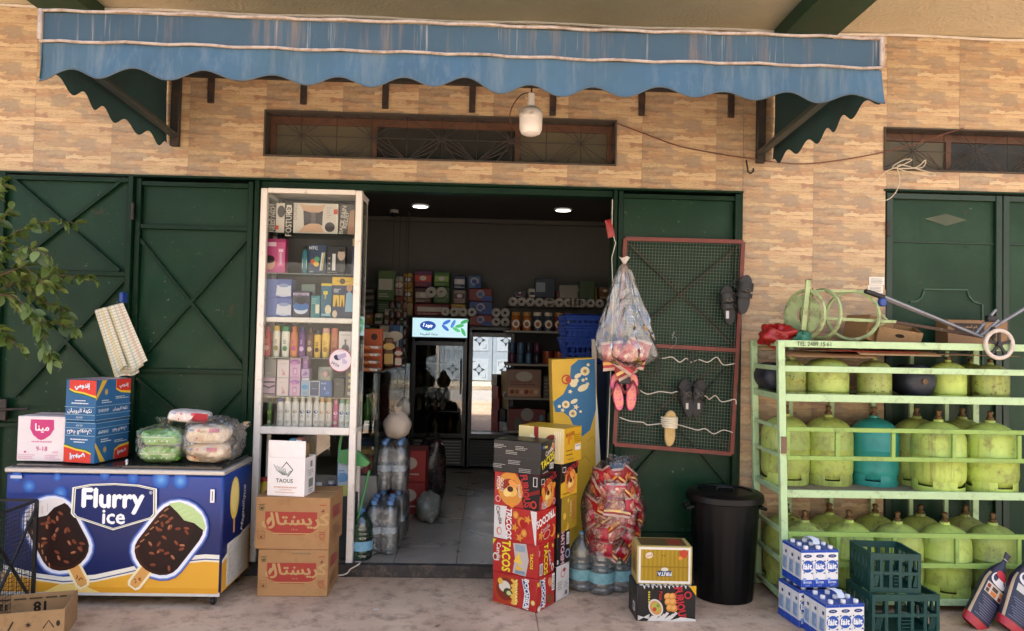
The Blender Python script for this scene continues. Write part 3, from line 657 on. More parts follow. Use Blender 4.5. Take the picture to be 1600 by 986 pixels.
def cab(name, label, pix, mat, r=.0035, sm=5):
    P3 = [at(*p) for p in pix]; out = []
    for i in range(len(P3)-1):
        p0, p1, p2, p3 = P3[max(i-1, 0)], P3[i], P3[i+1], P3[min(i+2, len(P3)-1)]
        for k in range(sm):
            t = k/sm; out.append(.5*((2*p1)+(p2-p0)*t+(2*p0-5*p1+4*p2-p3)*t*t+(3*p1-p0-3*p2+p3)*t**3))
    out.append(P3[-1]); return wire(name, label, out, r, mat, 5)
cab('lamp_cable', 'thin dark cable from the bulb lamp to the wall', [(824, 145, -.7), (812, 150, -.4), (799, 170, -.1), (797, 190, -.03), (806, 205, -.03)], REDW)
cab('wall_cable', 'thin rust red cable sagging across the tiles to the right window', [(962, 192, -.02), (1010, 210, -.02), (1060, 228, -.02), (1120, 240, -.02), (1168, 247, -.03), (1240, 256, -.02), (1300, 252, -.02), (1370, 240, -.02), (1430, 225, -.03), (1480, 208, -.03), (1506, 200, -.03)], REDW, .0038)
cab('loose_cable', 'loose coil of pale cable ends by the right window', [(1358, 290, -.04), (1385, 268, -.03), (1405, 260, -.05), (1425, 250, -.09), (1412, 250, -.05), (1395, 262, -.04), (1430, 262, -.08), (1446, 250, -.10), (1440, 262, -.07), (1405, 264, -.05), (1450, 275, -.10), (1461, 272, -.12), (1440, 266, -.08), (1404, 258, -.05), (1406, 280, -.06), (1400, 300, -.05), (1384, 313, -.03), (1360, 309, -.04), (1350, 300, -.03)], M('#cbbfa8', .5, .1), .0034, 7)
hk = tag(MB().tube([at(*p, -.05) for p in ((1166, 250), (1168, 262), (1169, 269), (1173, 271), (1177, 268), (1177, 263))], .006, 7).build('iron_hook', IRON), 'small black iron hook under the right end of the awning', 'hook')
# ================================================================ chest freezer and what stands on it
WHITEP = M('#dcdad6', .35, .05, 8, dirt='#a49a8c', dirt_amt=.25)
fz = thing('chest_freezer', 'blue and yellow ice cream chest freezer with chocolate bars printed on it', 'freezer', (-2.13, -.36, 0))
FX0, FX1, FY0, FY1, FZ0, FZ1 = -2.745, -1.512, -.615, -.105, .075, .752
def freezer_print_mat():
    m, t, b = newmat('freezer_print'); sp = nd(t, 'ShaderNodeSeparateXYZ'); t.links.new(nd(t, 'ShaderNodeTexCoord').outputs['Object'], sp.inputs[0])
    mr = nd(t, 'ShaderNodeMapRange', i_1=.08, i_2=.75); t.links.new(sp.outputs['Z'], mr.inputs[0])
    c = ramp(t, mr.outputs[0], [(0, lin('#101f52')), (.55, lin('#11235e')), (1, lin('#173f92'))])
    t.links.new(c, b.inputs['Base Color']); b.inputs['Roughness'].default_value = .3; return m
FPRINT = freezer_print_mat()
MB().box(FX0, FX1, FY0, FY1, FZ0, FZ1, 0, .012).build('body', FPRINT, fz)
MB().box(FX0-.006, FX1+.006, FY0-.008, FY1+.006, FZ1+.001, FZ1+.030, 0, .006).build('lid_frame', M('#b9b6b1', .35, .05, metal=.4), fz)
for i, (x0, x1) in enumerate(((FX0+.02, -2.11), (-2.105, FX1-.02))):
    MB().box(x0, x1, FY0+.02, FY1-.02, FZ1+.0302, FZ1+.040+.008*i, 0, .003).build('lid', M('#35322f', .18, .1), fz)
q = MB(); q.lathe([(.008, .79), (.008, .815), (.011, .818), (.006, .83)], 12, (-2.09, FY0+.05, 0)); q.build('lid_lock', M('#b8b8b8', .3, 0, metal=.8), fz)
MB().box(FX0+.004, FX1-.004, FY0-.003, FY0+.004, FZ0-.012, FZ0+.012, 0, .002).build('base_trim', M('#cfcbc4', .4, .1), fz)
MB().box(FX0+.03, FX1-.03, FY0+.03, FY1-.02, .055, FZ0-.001).build('underframe', M('#1c1b1a', .7, .1), fz)
for x in (FX0+.10, FX1-.055):
    for y in (FY0+.05, FY1-.06):
        cs = MB(); cs.lathe([(.016, .058), (.016, .045)], 10, (x, y, 0)); cs.box(x-.014, x-.010, y-.012, y+.016, .012, .05); cs.box(x+.010, x+.014, y-.012, y+.016, .012, .05)
        c_ = cs.build('caster', M('#3a3a3a', .4, .1, metal=.6), fz); q = MB(); q.lathe([(.010, -.009), (.024, -.009), (.0245, 0), (.024, .009), (.010, .009)], 16, (x, y+.004, .0245), 0, 'X'); q.build('wheel', M('#16161a', .5, 0), c_)
# front print
W_, H_ = FX1-FX0-.02, FZ1-FZ0-.012
a = Art(W_, H_)
def fx(px): return (px-5)/343.0
def fy(py): return 1-(py-737)/193.0
def pp(*pts): return [(fx(x), fy(y)) for x, y in pts]
for cx, cy, r, s in ((40, 757, 11, .5), (84, 742, 7, .4), (90, 768, 12, .5), (250, 743, 15, .6), (281, 745, 13, .6), (205, 742, 10, .3), (20, 742, 9, .35), (160, 738, 8, .3)):
    for k_ in range(6):
        f = 1-k_/6.5; col = '#%02x%02x%02x' % tuple(int(u+(v-u)*s*(k_+1)/6) for u, v in zip((26, 70, 160), (150, 215, 250)))
        a.el(fx(cx), fy(cy), r*f/193, r*f/193, col, n=18)
sw = [(5, 890), (25, 895), (60, 904), (100, 909), (150, 905), (200, 893), (250, 880), (300, 872), (325, 869), (348, 870)]
sw2 = [(x, y+8) for x, y in sw]
a.poly(pp(*([(x, y-4) for x, y in sw]+[(348, 930), (5, 930)][0:])), '#e8e4d4')
a.poly(pp(*([(x, y+3) for x, y in sw]+[(348, 930), (5, 930)])), '#3b4a86')
a.poly(pp(*([(x, y+5) for x, y in sw]+[(348, 930), (5, 930)])), '#ece2c4')
a.poly(pp(*(sw2+[(348, 930), (5, 930)])), '#e0a536')
a.poly(pp((5, 905), (60, 914), (120, 921), (348, 921), (348, 930), (5, 930)), '#d89a2b')
a.poly(pp((70, 930), (95, 917), (130, 917), (160, 930)), '#f0cf78')
def bar_icecream(cx, cy, ang, L, Wd, bite, seed, stick=True):
    rr = random.Random(seed); ca, sa = math.cos(ang), math.sin(ang)
    def T(x, y): return (fx(cx+x*ca+y*sa), fy(cy+x*sa-y*ca))      # local y up along the bar
    def cap(g, n=10):
        w_, l_ = Wd/2+g, L/2+g; o = []
        for i in range(n+1): t_ = math.pi*i/n; o.append((w_*math.cos(t_), l_-w_*.95+w_*.95*math.sin(t_)))
        for i in range(n+1): t_ = math.pi+math.pi*i/n; o.append((w_*math.cos(t_), -l_+w_*.8+w_*.8*math.sin(t_)))
        return o
    for g, col in ((9, '#3a55a0'), (7, '#7f92c8'), (5, '#e6e8f2')): a.poly([T(x, y) for x, y in cap(g)], col)
    sk = [(-8, -L/2+5), (8, -L/2+5), (8, -L/2-28), (5, -L/2-34), (-5, -L/2-34), (-8, -L/2-28)]
    a.poly([T(x*1.5, y-3 if y < -L/2 else y) for x, y in sk][::-1], '#efe0b4'); a.poly([T(x, y) for x, y in sk][::-1], '#d59d56')
    for k_ in range(5): a.poly([T(x, y) for x, y in ell(rr.uniform(-4, 4), -L/2-22+rr.uniform(-7, 7), 2.2, 1.2, 6, rr.uniform(0, 3))], '#8a4a22')
    a.poly([T(x, y) for x, y in cap(0)], '#38190f'); a.poly([T(x+2.5, y+1) for x, y in cap(-4)], '#1c0c0a'); a.poly([T(x-4, y-3) for x, y in cap(-11)], '#260f0c')
    top = L/2
    b_ = [(-Wd*.46, top-18), (-Wd*.30, top-5), (-Wd*.05, top), (Wd*.22, top-2), (Wd*.42, top-12), (Wd*.47, top-20), (Wd*.2, top-19), (0, top-25), (-Wd*.2, top-21)]
    a.poly([T(x, y) for x, y in b_][::-1], bite)
    for k_ in range(4): a.line([T(-Wd*.3+k_*9, top-20), T(-Wd*.22+k_*9, top-8)], .006, '#c9d8a4' if bite != '#e9e1da' else '#cdbfb6')
    for k_ in range(24):
        x = rr.uniform(-Wd*.38, Wd*.38); y = rr.uniform(-L*(.42-.3*abs(x)/Wd), L*.24); an = rr.uniform(0, 3)
        a.poly([T(x+u, y+v) for u, v in ell(0, 0, 5.2, 2.6, 8, an)], '#6b3320'); a.poly([T(x+u-.6, y+v+.6) for u, v in ell(0, 0, 4.2, 1.7, 8, an)], rr.choice(['#8a4e34', '#7a3f28', '#a87250']))
    for k_ in range(7):
        y = -L*.35+k_*L*.1; a.line([T(-Wd*.43, y), T(-Wd*.40, y+L*.06)], .012, '#a06a48')
bar_icecream(88, 836, -.50, 122, 78, '#e9e1da', 3)
bar_icecream(268, 840, .62, 126, 80, '#b7cf8e', 5)
sh = [(112, 758), (140, 752), (178, 750), (216, 752), (244, 758), (245, 800), (240, 806), (178, 826), (116, 806), (111, 800)]
def scl(p, s, c=(178, 786)): return [(c[0]+(x-c[0])*s, c[1]+(y-c[1])*s) for x, y in p]
a.poly(pp(*scl(sh, 1.02)), '#f2efe6'); a.poly(pp(*scl(sh, .985)), '#9a9a6c'); a.poly(pp(*scl(sh, .955)), '#f4f2ea'); a.poly(pp(*scl(sh, .935)), '#14255e')
a.text('Flurry', fx(176), fy(779), .205, '#f6f5f2', bold=.045, sx=.98); a.text('ice', fx(178), fy(805), .115, '#f6f5f2', bold=.035); a.text('®', fx(236), fy(764), .03, '#f6f5f2')
a.rect(fx(331), fy(779), fx(338), fy(757), '#e8e4dc'); a.rect(fx(333.5), fy(776), fx(335.5), fy(760), '#8a8a8a')
a.rect(fx(12), fy(744), fx(30), fy(739), '#bfc6d6')
a.build('front_print', fz, (FX0+.01, FY0, FZ0+.006), (1, 0, 0), (0, 0, 1), world=True, lift=.001, step=.00006)
# side print
a = Art(FY1-FY0-.02, H_)
a.poly([(0, .28), (.3, .33), (.7, .40), (1, .42), (1, 0), (0, 0)], '#e8e4d4'); a.poly([(0, .25), (.3, .30), (.7, .37), (1, .39), (1, 0), (0, 0)], '#e0a536')
a.el(.38, .76, .12, .19, '#e9c95a'); a.el(.38, .78, .09, .15, '#f1dc86'); a.rect(.35, .45, .41, .58, '#d59d56')
a.text('Magnifique', .72, .62, .09, '#e8eaf0', rot=1.45, bold=.02, shear=.3)
a.build('side_print', fz, (FX1, FY0+.01, FZ0+.006), (0, 1, 0), (0, 0, 1), world=True)
q = MB()
for i in range(15): q.box(FX1+.003, FX1+.008, FY0+.10, FY1-.06, .10+i*.0155, .108+i*.0155)
q.box(FX1+.0012, FX1+.0028, FY0+.09, FY1-.05, .09, .34); tag(q.build('vent_grille', M('#cfcabd', .5, .1), fz), kind='stuff')

TOPZ = FZ1+.0485
# white box with pink emblem
def mina(a):
    a.poly([(.27, .93), (.75, .93), (.76, .72), (.68, .58), (.56, .49), (.5, .47), (.44, .49), (.33, .58), (.26, .72)], '#c23a77')
    a.text(arabic('مينا'), .51, .74, .20, '#f2e9ec', bold=.03); a.small(.30, .40, .72, .47, 1, '#d48aa8'); a.text('9-18', .52, .28, .10, '#d06a94', bold=.02)
    a.small(.04, .04, .40, .16, 3, '#d9a9bd'); a.small(.60, .04, .96, .16, 3, '#d9a9bd'); a.rect(.17, .19, .21, .23, '#c23a77'); a.text('1000', .82, .21, .05, '#d48aa8')
v = at(22, 728, -.53); v2 = at(99, 728, -.53)
carton('milk_carton_box', 'white box with pink emblem on the left end of the freezer', 'box', ((v.x+v2.x)/2, -.53+.11+.02, TOPZ), (v2.x-v.x, .22, .262), -.03, '#e2d9db', F=mina, T=lambda a: (a.rect(0, .42, 1, .58, '#b9828f'),), R=lambda a: a.small(.1, .1, .9, .25, 3, '#d9a9bd'))
# two blue noodle boxes
def noodF(a, up=True):
    f = (lambda y: y) if up else (lambda y: 1-y); rt = 0 if up else math.pi; gx = (lambda x: x) if up else (lambda x: 1-x)
    def p(*pts): q_ = [(gx(x), f(y)) for x, y in pts]; return q_
    a.poly(p((.12, .99), (.12, .72), (.3, .66), (.6, .63), (.82, .58), (1, .54), (1, .99)), '#1f6a46')
    a.poly(p((.12, .99), (.12, .75), (.3, .69), (.6, .66), (.82, .61), (1, .57), (1, .99)), '#e6c13a')
    a.poly(p((.12, .99), (.12, .79), (.3, .73), (.6, .70), (.82, .65), (1, .62), (1, .99)), '#cf3b2f')
    a.text(arabic('إندومي'), gx(.55), f(.84), .17, '#dfe3ee', rot=rt, bold=.05, out='#2c3f7d', ow=.05)
    a.small(.32, min(f(.47), f(.52)), .68, max(f(.47), f(.52)), 1, '#dfe8ee'); a.small(.22, min(f(.40), f(.46)), .78, max(f(.40), f(.46)), 1, '#dfe8ee')
    for y in (.34, .155, .03): a.rect(0, f(y)-.006, 1, f(y)+.006, '#8fb4c4')
    a.text(arabic('نكهة الروبيان'), gx(.5), f(.245), .13, '#eef1f2', rot=rt, bold=.02); a.text(arabic('جديد'), gx(.5), f(.09), .07, '#cfdde2', rot=rt)
def noodR(a, up=True):
    f = (lambda y: y) if up else (lambda y: 1-y); rt = 0 if up else math.pi
    def p(*pts): return [(x, f(y)) for x, y in pts]
    a.poly(p((0, .60), (.16, .99), (.30, .99), (.02, .52), (0, .50)), '#d8b13a')
    a.poly(p((.55, .99), (.56, .74), (.7, .66), (1, .62), (1, .99)), '#e6c13a'); a.poly(p((.56, .99), (.57, .78), (.7, .71), (1, .68), (1, .99)), '#cf3b2f')
    a.text(arabic('إندومي'), .79, f(.83), .13, '#dfe3ee', rot=rt, bold=.04); a.el(.28, f(.70), .06, .08, '#8a8f8a'); a.el(.28, f(.70), .04, .05, '#c99a4a')
    a.small(.55, min(f(.50), f(.58)), .95, max(f(.50), f(.58)), 2, '#cfdde2'); a.small(.15, min(f(.42), f(.52)), .45, max(f(.42), f(.52)), 2, '#cfdde2')
    for y in (.36, .155, .03): a.rect(0, f(y)-.006, 1, f(y)+.006, '#8fb4c4')
    a.text(arabic('نكهة الروبيان'), .68, f(.255), .10, '#eef1f2', rot=rt, bold=.02); a.text('SHRIMP', .20, f(.255), .075, '#cfdde2', rot=rt, bold=.02)
v, v2 = at(100, 724, -.53), at(151, 726, -.53); nw = v2.x-v.x
for i, up in enumerate((False, True)):
    o = carton('noodle_box', ['lower blue noodle box printed upside down on the freezer', 'upper blue noodle box with red emblem stacked on the freezer'][i], 'box', ((v.x+v2.x)/2+.028, -.405, TOPZ+i*.243), (nw*1.08, .29, .240), [-.20, -.22][i], '#245f8f', 'stacked blue noodle boxes',
           F=lambda a, up=up: noodF(a, up), R=lambda a, up=up: noodR(a, up), T=lambda a: (a.rect(0, 0, 1, 1, '#b9b2bd'), a.rect(.40, 0, .60, 1, '#8b6a72'), a.line([(.47, 0), (.52, 1)], .02, '#3b2b33')))
# bread and pack bags: soft lumps in clear film
def lump(cx, cy, cz, rx, ry, rz_, n=26, m=16, wob=.12, seed=0, sq=2.6, crk=0):
    rr = random.Random(seed); ph = [rr.uniform(0, 6.28) for _ in range(8)]
    def f(u, v):
        a_, b_ = 2*math.pi*u, math.pi*(v-.5); s = lambda t, e: math.copysign(abs(t)**(2/e), t)
        w_ = 1+wob*(.5*math.sin(3*a_+ph[0]+2*b_)+.35*math.sin(5*a_+ph[1]-3*b_)+.3*math.sin(7*b_+ph[2]+2*a_))-crk*(abs(math.sin(6*a_+4*b_+ph[3]))+abs(math.sin(9*b_-5*a_+ph[4]))*.7-.9)
        return (cx+rx*w_*s(math.cos(b_), sq)*s(math.cos(a_), sq), cy+ry*w_*s(math.cos(b_), sq)*s(math.sin(a_), sq), cz+rz_*w_*s(math.sin(b_), sq))
    return f
def soft(name, mat, parent, *args, **kw):
    n, m = kw.pop('n', 26), kw.pop('m', 16); q = MB(); q.grid(lump(*args, **kw), n, m, wrapu=True); return q.build(name, mat, parent, sharp=180)
def pack_mat(name, c1, c2, sc=14):
    m, t, b = newmat(name); c = ramp(t, noise(t, sc, 4, .6, None, .8), [(.38, lin(c1)), (.52, lin(c2)), (.7, lin(c1))]); t.links.new(c, b.inputs['Base Color']); b.inputs['Roughness'].default_value = .35
    bump(t, b, noise(t, 24, 4, .6), .4, .01); return m
def tuft(q, p, r, hgt, n=9, seed=0):
    """gathered mouth of a bag"""
    rr = random.Random(seed); k = []
    for i in range(n):
        a_ = 2*math.pi*i/n; k.append((p[0]+r*.25*math.cos(a_), p[1]+r*.25*math.sin(a_), p[2]))
    top = [(p[0]+r*rr.uniform(.6, 1.3)*math.cos(2*math.pi*i/n), p[1]+r*rr.uniform(.6, 1.3)*math.sin(2*math.pi*i/n), p[2]+hgt*rr.uniform(.6, 1.1)) for i in range(n)]
    q.put(k+top, [(i, (i+1) % n, n+(i+1) % n, n+i) for i in range(n)])
def wipes(label, p, w_, h_, body, band, seed, group, spots=None):
    t_ = thing('soft_pack', label, 'pack', p, random.Random(seed).uniform(-.06, .06), group)
    soft('wrapper', body, t_, 0, 0, h_/2, w_/2, .085, h_/2, world_=None, seed=seed, wob=.05, sq=3.4) if False else None
    q = MB(); q.grid(lump(0, 0, h_/2, w_/2, .085, h_/2, wob=.05, seed=seed, sq=3.4), 26, 14, wrapu=True); q.build('wrapper', body, t_, False, sharp=180)
    a_ = Art(w_*.86, h_*.8)
    if band: a_.rect(0, .56, 1, .64, band)
    if spots:
        for i in range(4): a_.star(.24+i*.16, .78, .06, '#e8eadf', k=4); a_.el(.28+i*.15 if i < 2 else .34+i*.15, .30, .06, .07, '#f0f0e4')
        a_.el(.55, .26, .03, .04, '#c0392b')
    else:
        a_.rect(.62, .70, .90, .98, '#c9556a'); a_.el(.35, .82, .10, .10, '#d07a86'); a_.rect(.1, .78, .22, .92, '#8a9ab8'); a_.el(.3, .3, .07, .08, '#b5452f')
    a_.build('print', t_, (-w_*.43, -.089, h_*.1), (1, 0, 0), (0, 0, 1)); return t_
GP = pack_mat('green_pack_film', '#4fa030', '#86c455'); BP = pack_mat('bread_film', '#d8b488', '#efe0c2', 20); WP = pack_mat('white_pack_film', '#eee8e2', '#d6c6be', 10)
gx0, gx1 = at(220, 700, -.5).x, at(282, 700, -.5).x
for i in range(2): wipes(['lower green soft pack in the clear bag on the freezer', 'upper green soft pack in the clear bag on the freezer'][i], ((gx0+gx1)/2, -.46, TOPZ+.004+i*.098), gx1-gx0, .096, GP, '#cfe0b0', 11+i, 'green packs on the freezer', True)
bx0, bx1 = at(288, 700, -.5).x, at(352, 700, -.5).x
for i in range(2): wipes(['lower bread roll pack in clear film on the freezer', 'upper bread roll pack with pink label on the freezer'][i], ((bx0+bx1)/2, -.44, TOPZ+.004+i*.112), bx1-bx0+.01, .108, BP, None, 21+i, 'bread packs on the freezer')
t_ = wipes('white and red pack lying on top of the bread packs', ((at(262, 655, -.4).x+at(330, 655, -.4).x)/2, -.40, TOPZ+.232), .245, .075, WP, None, 31, None); t_.rotation_euler = (0, .06, .15)
a_ = Art(.1, .05); a_.poly([(0, 0), (1, 0), (1, 1), (.3, 1)], '#a3202c'); a_.build('red_corner', t_, (.02, -.0905, .014), (1, 0, 0), (0, 0, 1))
def film_bag(label, cx, cy, z0, rx, ry, rz_, seed, knot=None):
    t_ = thing('plastic_bag', label, 'bag', (cx, cy, z0)); q = MB(); q.grid(lump(0, 0, rz_, rx, ry, rz_, wob=.08, seed=seed, sq=3.2, crk=.055), 72, 40, wrapu=True); q.build('film', FILM, t_, False, sharp=180)
    q = MB(); tuft(q, knot or (rx*.7, 0, rz_*1.6), .06, .06, 11, seed); q.build('gathered_mouth', FILM, t_, False, sharp=180); return t_
film_bag('clear bag round the two green packs on the freezer', (gx0+gx1)/2, -.46, TOPZ+.002, .140, .118, .108, 3, (-.02, .05, .2))
film_bag('clear bag round the bread packs on the freezer', (bx0+bx1)/2+.02, -.42, TOPZ+.002, .165, .128, .132, 8, (.16, .02, .18))

# ---- checked cloth on the gate
def cloth_mat():
    m, t, b = newmat('checked_cloth'); sp = nd(t, 'ShaderNodeSeparateXYZ'); t.links.new(nd(t, 'ShaderNodeTexCoord').outputs['UV'], sp.inputs[0])
    def stripe(out, f, th):
        a_ = nd(t, 'ShaderNodeMath', operation='MULTIPLY', i_1=f); t.links.new(out, a_.inputs[0]); s_ = nd(t, 'ShaderNodeMath', operation='FRACT'); t.links.new(a_.outputs[0], s_.inputs[0])
        g_ = nd(t, 'ShaderNodeMath', operation='LESS_THAN', i_1=th); t.links.new(s_.outputs[0], g_.inputs[0]); return g_.outputs[0]
    base = mixc(t, lin('#d9ccb2'), lin('#e6dfcf'), noise(t, 8, 3)); x, y = sp.outputs['X'], sp.outputs['Y']
    c = mixc(t, base, lin('#b3c2b6'), stripe(x, 7, .22)); c = mixc(t, c, lin('#d8b5a2'), stripe(x, 3.2, .16)); c = mixc(t, c, lin('#d9cc98'), stripe(x, 2.1, .12))
    h = nd(t, 'ShaderNodeMath', operation='MULTIPLY', i_1=.55); t.links.new(stripe(y, 22, .35), h.inputs[0]); c = mixc(t, c, lin('#8aa093'), h.outputs[0])
    t.links.new(c, b.inputs['Base Color']); b.inputs['Roughness'].default_value = .9; bump(t, b, noise(t, 300, 2), .2, .002); return m
CLOTH = cloth_mat()
tw = thing('dish_towel', 'pastel checked cloth folded over a clip on the green gate', 'towel', at(192, 470, -.06))
c4 = [at(*p, -.075) for p in ((146, 487), (194, 473), (235, 572), (178, 592))]
for li in range(4):
    y0 = -.058-.016*li; f0 = [0, .18, .36, .12][li]; f1 = [.66, .82, 1, .5][li]
    q = MB(); nu, nv = 14, 22
    def tf(u, v, li=li, f0=f0, f1=f1):
        s_ = f0+(f1-f0)*u; t0 = c4[0].lerp(c4[1], s_); t1 = c4[3].lerp(c4[2], s_); p = t0.lerp(t1, v*(1-.03*li) if li else v*1.02)
        return (p.x, y0-.014*math.sin(u*math.pi)-.008*math.sin(u*9+li*2)*(.3+v), p.z+.012*math.sin(u*6+li)*v)
    q.grid(tf, nu, nv); o = q.build('fold', CLOTH, tw, sharp=180); uv = o.data.uv_layers.new(name='UVMap')
    for lp in o.data.loops: uv.data[lp.index].uv = ((lp.vertex_index % (nu+1))/nu*(f1-f0)+f0+li*.21, (lp.vertex_index // (nu+1))/nv)
q = MB(); v = at(193, 468, -.09); q.box(v.x-.012, v.x+.012, -.125, -.055, v.z-.02, v.z+.045, 0, .004); q.build('clip', M('#2a4a9a', .4, 0), tw)

# ---- black wire cage and the open carton at the lower left
cg = thing('wire_cage', 'black wire mesh cage at the left end of the freezer', 'cage', (-2.75, -.85, 0)); BLK = M('#121212', .5, .1)
cx0, cx1, cy0, cy1, cz = -3.02, -2.515, -1.12, -.70, .615
for x in (cx0, cx1):
    for y in (cy0, cy1): q = MB(); q.bar((x, y, 0), (x, y, cz), .016); q.build('corner_post', BLK, cg)
for z in (.02, cz):
    for a_, b_ in (((cx0, cy0), (cx1, cy0)), ((cx1, cy0), (cx1, cy1)), ((cx1, cy1), (cx0, cy1)), ((cx0, cy1), (cx0, cy0))): q = MB(); q.bar((*a_, z), (*b_, z), .014); q.build('frame_rail', BLK, cg)
for x, d in ((cx1, 0), (cx0, 0), (cy0, 1), (cy1, 1)):
    q = MB(); a0, a1 = (cy0, cy1) if d == 0 else (cx0, cx1); n = int((a1-a0)/.022)
    for i in range(1, n):
        s_ = a0+(a1-a0)*i/n; q.tube([(x, s_, .02) if d == 0 else (s_, x, .02), (x, s_, cz) if d == 0 else (s_, x, cz)], .0012, 4, cap=False)
    for i in range(1, 27):
        z = cz*i/27; q.tube([(x, a0, z) if d == 0 else (a0, x, z), (x, a1, z) if d == 0 else (a1, x, z)], .0012, 4, cap=False)
    tag(q.build('wire_mesh', BLK, cg), kind='stuff')
q = MB(); q.bar((cx1, cy0, .05), (cx1, cy1, .58), .012); q.build('brace', BLK, cg); q = MB(); q.bar((cx1, cy0, .58), (cx1, cy1, .05), .012); q.build('brace', BLK, cg)
CARD = M('#9c7a52', .75, .12, 5, dirt='#876641', dirt_amt=.4)
def open_carton(name, label, loc, size, rz, col=CARD, art=None, artL=None, flaps=True, th=.006):
    w_, d_, h_ = size; t_ = thing(name, label, 'box', loc, rz)
    for nm, b4 in (('front_panel', (-w_/2, w_/2, -d_/2, -d_/2+th)), ('back_panel', (-w_/2, w_/2, d_/2-th, d_/2)), ('side_panel', (-w_/2, -w_/2+th, -d_/2+th, d_/2-th)), ('side_panel', (w_/2-th, w_/2, -d_/2+th, d_/2-th))):
        MB().box(*b4, 0, h_, 0, .001).build(nm, col, t_, False)
    MB().box(-w_/2+th, w_/2-th, -d_/2+th, d_/2-th, .001, th).build('bottom_panel', col, t_, False)
    return t_
oc = open_carton('open_carton', 'empty open brown carton at the lower left corner', (-2.47, -1.03, 0), (.62, .30, .155), .30)
a_ = Art(.60, .15); a_.text('18', .72, .55, .34, '#231d18', rot=math.pi, bold=.05); a_.text('12°', .42, .60, .22, '#231d18', rot=math.pi, bold=.03); a_.small(.08, .80, .95, .92, 1, '#4a3b2c'); a_.small(.12, .25, .50, .42, 2, '#4a3b2c'); a_.build('print', oc, (.30, .1435, .0), (-1, 0, 0), (0, 0, 1)) if False else a_.build('print', oc, (-.30, .1435, .002), (1, 0, 0), (0, 0, 1))
a_ = Art(.60, .15); a_.star(.75, .6, .12, '#2c241d', k=8, q=.35); a_.line([(.86, .45), (.90, .7), (.94, .45)], .04, '#2c241d'); a_.el(.97, .58, .06, .10, '#2c241d'); a_.line([(.6, .4), (.64, .75)], .05, '#2c241d'); a_.build('front_mark', oc, (-.30, -.15, 0), (1, 0, 0), (0, 0, 1))

# ---- two crystal cartons and the white box on them
KR = '#9c3a30'; KC = '#a67c4f'
def crys(a):
    a.poly([(.13, .72), (.83, .72), (.83, .40), (.78, .34), (.66, .28), (.32, .28), (.22, .34), (.13, .40)], KR)
    a.text(arabic('كريستال'), .54, .55, .30, '#b5915f', bold=.03, shear=-.15, sx=1.25); a.star(.52, .62, .045, '#b5915f', 0, 4, .35)
    a.poly([(.13, .46), (.16, .43), (.20, .52), (.235, .60), (.235, .68), (.215, .71), (.20, .69), (.205, .62), (.17, .60), (.15, .54)], '#b5915f')
    for k_ in range(4): a.line([(.135+.012*k_, .56-.03*k_), (.15+.01*k_, .42-.02*k_)], .010, KR)
    a.line([(.24, .305), (.74, .305)], .02, '#b5915f'); a.text('1 8 1 6', .53, .385, .03, '#c9a57a')
    a.el(.08, .79, .055, .055, '#4a4a30'); a.el(.08, .79, .043, .043, KC); a.el(.082, .785, .030, .026, '#3f4a2c', .4); a.line([(.03, .85), (.13, .86)], .012, '#4a4a30')
    a.line([(.86, .86), (.95, .86)], .015, KR); a.el(.905, .75, .03, .03, '#4a3a2a'); a.el(.895, .765, .018, .018, KC); a.el(.92, .74, .016, .016, KR)
    a.line([(.86, .34), (.95, .34)], .012, KR); a.poly([(.87, .31), (.94, .31), (.94, .24), (.905, .18), (.87, .24)], KR); a.poly([(.88, .295), (.93, .295), (.93, .245), (.905, .20), (.88, .245)], KC); a.text('1', .905, .26, .07, KR)
    for p in (((.04, .20), (.13, .20)), ((.04, .34), (.13, .34)), ((.04, .20), (.04, .34)), ((.13, .20), (.13, .34)), ((.04, .27), (.13, .27))): a.line(p, .008, '#8f5c3c')
    a.rect(.07, .21, .10, .25, '#6b4a30'); a.text('!', .085, .31, .04, '#8f5c3c')
def crysR(a): a.poly([(.2, .8), (.8, .7), (.8, .5), (.2, .55)], KR); a.small(.2, .15, .8, .4, 4, '#8f5c3c')
v0, v1 = at(402, 930, -.40), at(511, 930, -.40)
CAR = M(KC, .75, .10, 4, dirt='#93693f', dirt_amt=.35)
carton('cooking_oil_carton', 'lower brown carton with red Arabic emblem beside the freezer', 'box', ((v0.x+v1.x)/2, -.235, .001), (v1.x-v0.x, .36, .278), .02, CAR, 'brown cartons beside the freezer', F=lambda a: (crys(a), a.small(.48, .90, .75, .95, 1, '#7a6a55')), R=crysR)
carton('cooking_oil_carton', 'upper brown carton with red Arabic emblem under the white box', 'box', ((v0.x+v1.x)/2-.006, -.225, .280), ((v1.x-v0.x)*1.07, .37, .312), -.015, CAR, 'brown cartons beside the freezer', F=crys, R=crysR, T=lambda a: (a.rect(0, .46, 1, .54, '#b89468'), a.line([(.3, .3), (.5, .45), (.75, .4)], .04, KR)))
v0, v1 = at(419, 765, -.36), at(477, 765, -.36); tzb = .593
tb = open_carton('white_box', 'open white box with bird emblem standing on the brown cartons', ((v0.x+v1.x)/2+.012, -.30, tzb), (v1.x-v0.x+.01, .17, .232), -.14, M('#ece6e2', .6, .05), th=.004)
tw_ = v1.x-v0.x+.01
MB().box(-tw_/2, tw_/2, -.085, -.081, .2325, .335, 0, .001).build('flap', M('#ece6e2', .6, .05), tb, False)
a_ = Art(tw_, .232); a_.poly([(.38, .74), (.50, .90), (.69, .69), (.55, .50), (.53, .52), (.665, .69), (.50, .865), (.40, .735)], '#3f4a44')
for k_ in range(7): a_.line([(.16+.05*k_, .82-.015*k_-.02*(k_ % 2)), (.24+.04*k_, .66), (.40+.02*k_, .56)], .012, '#4f6a5c')
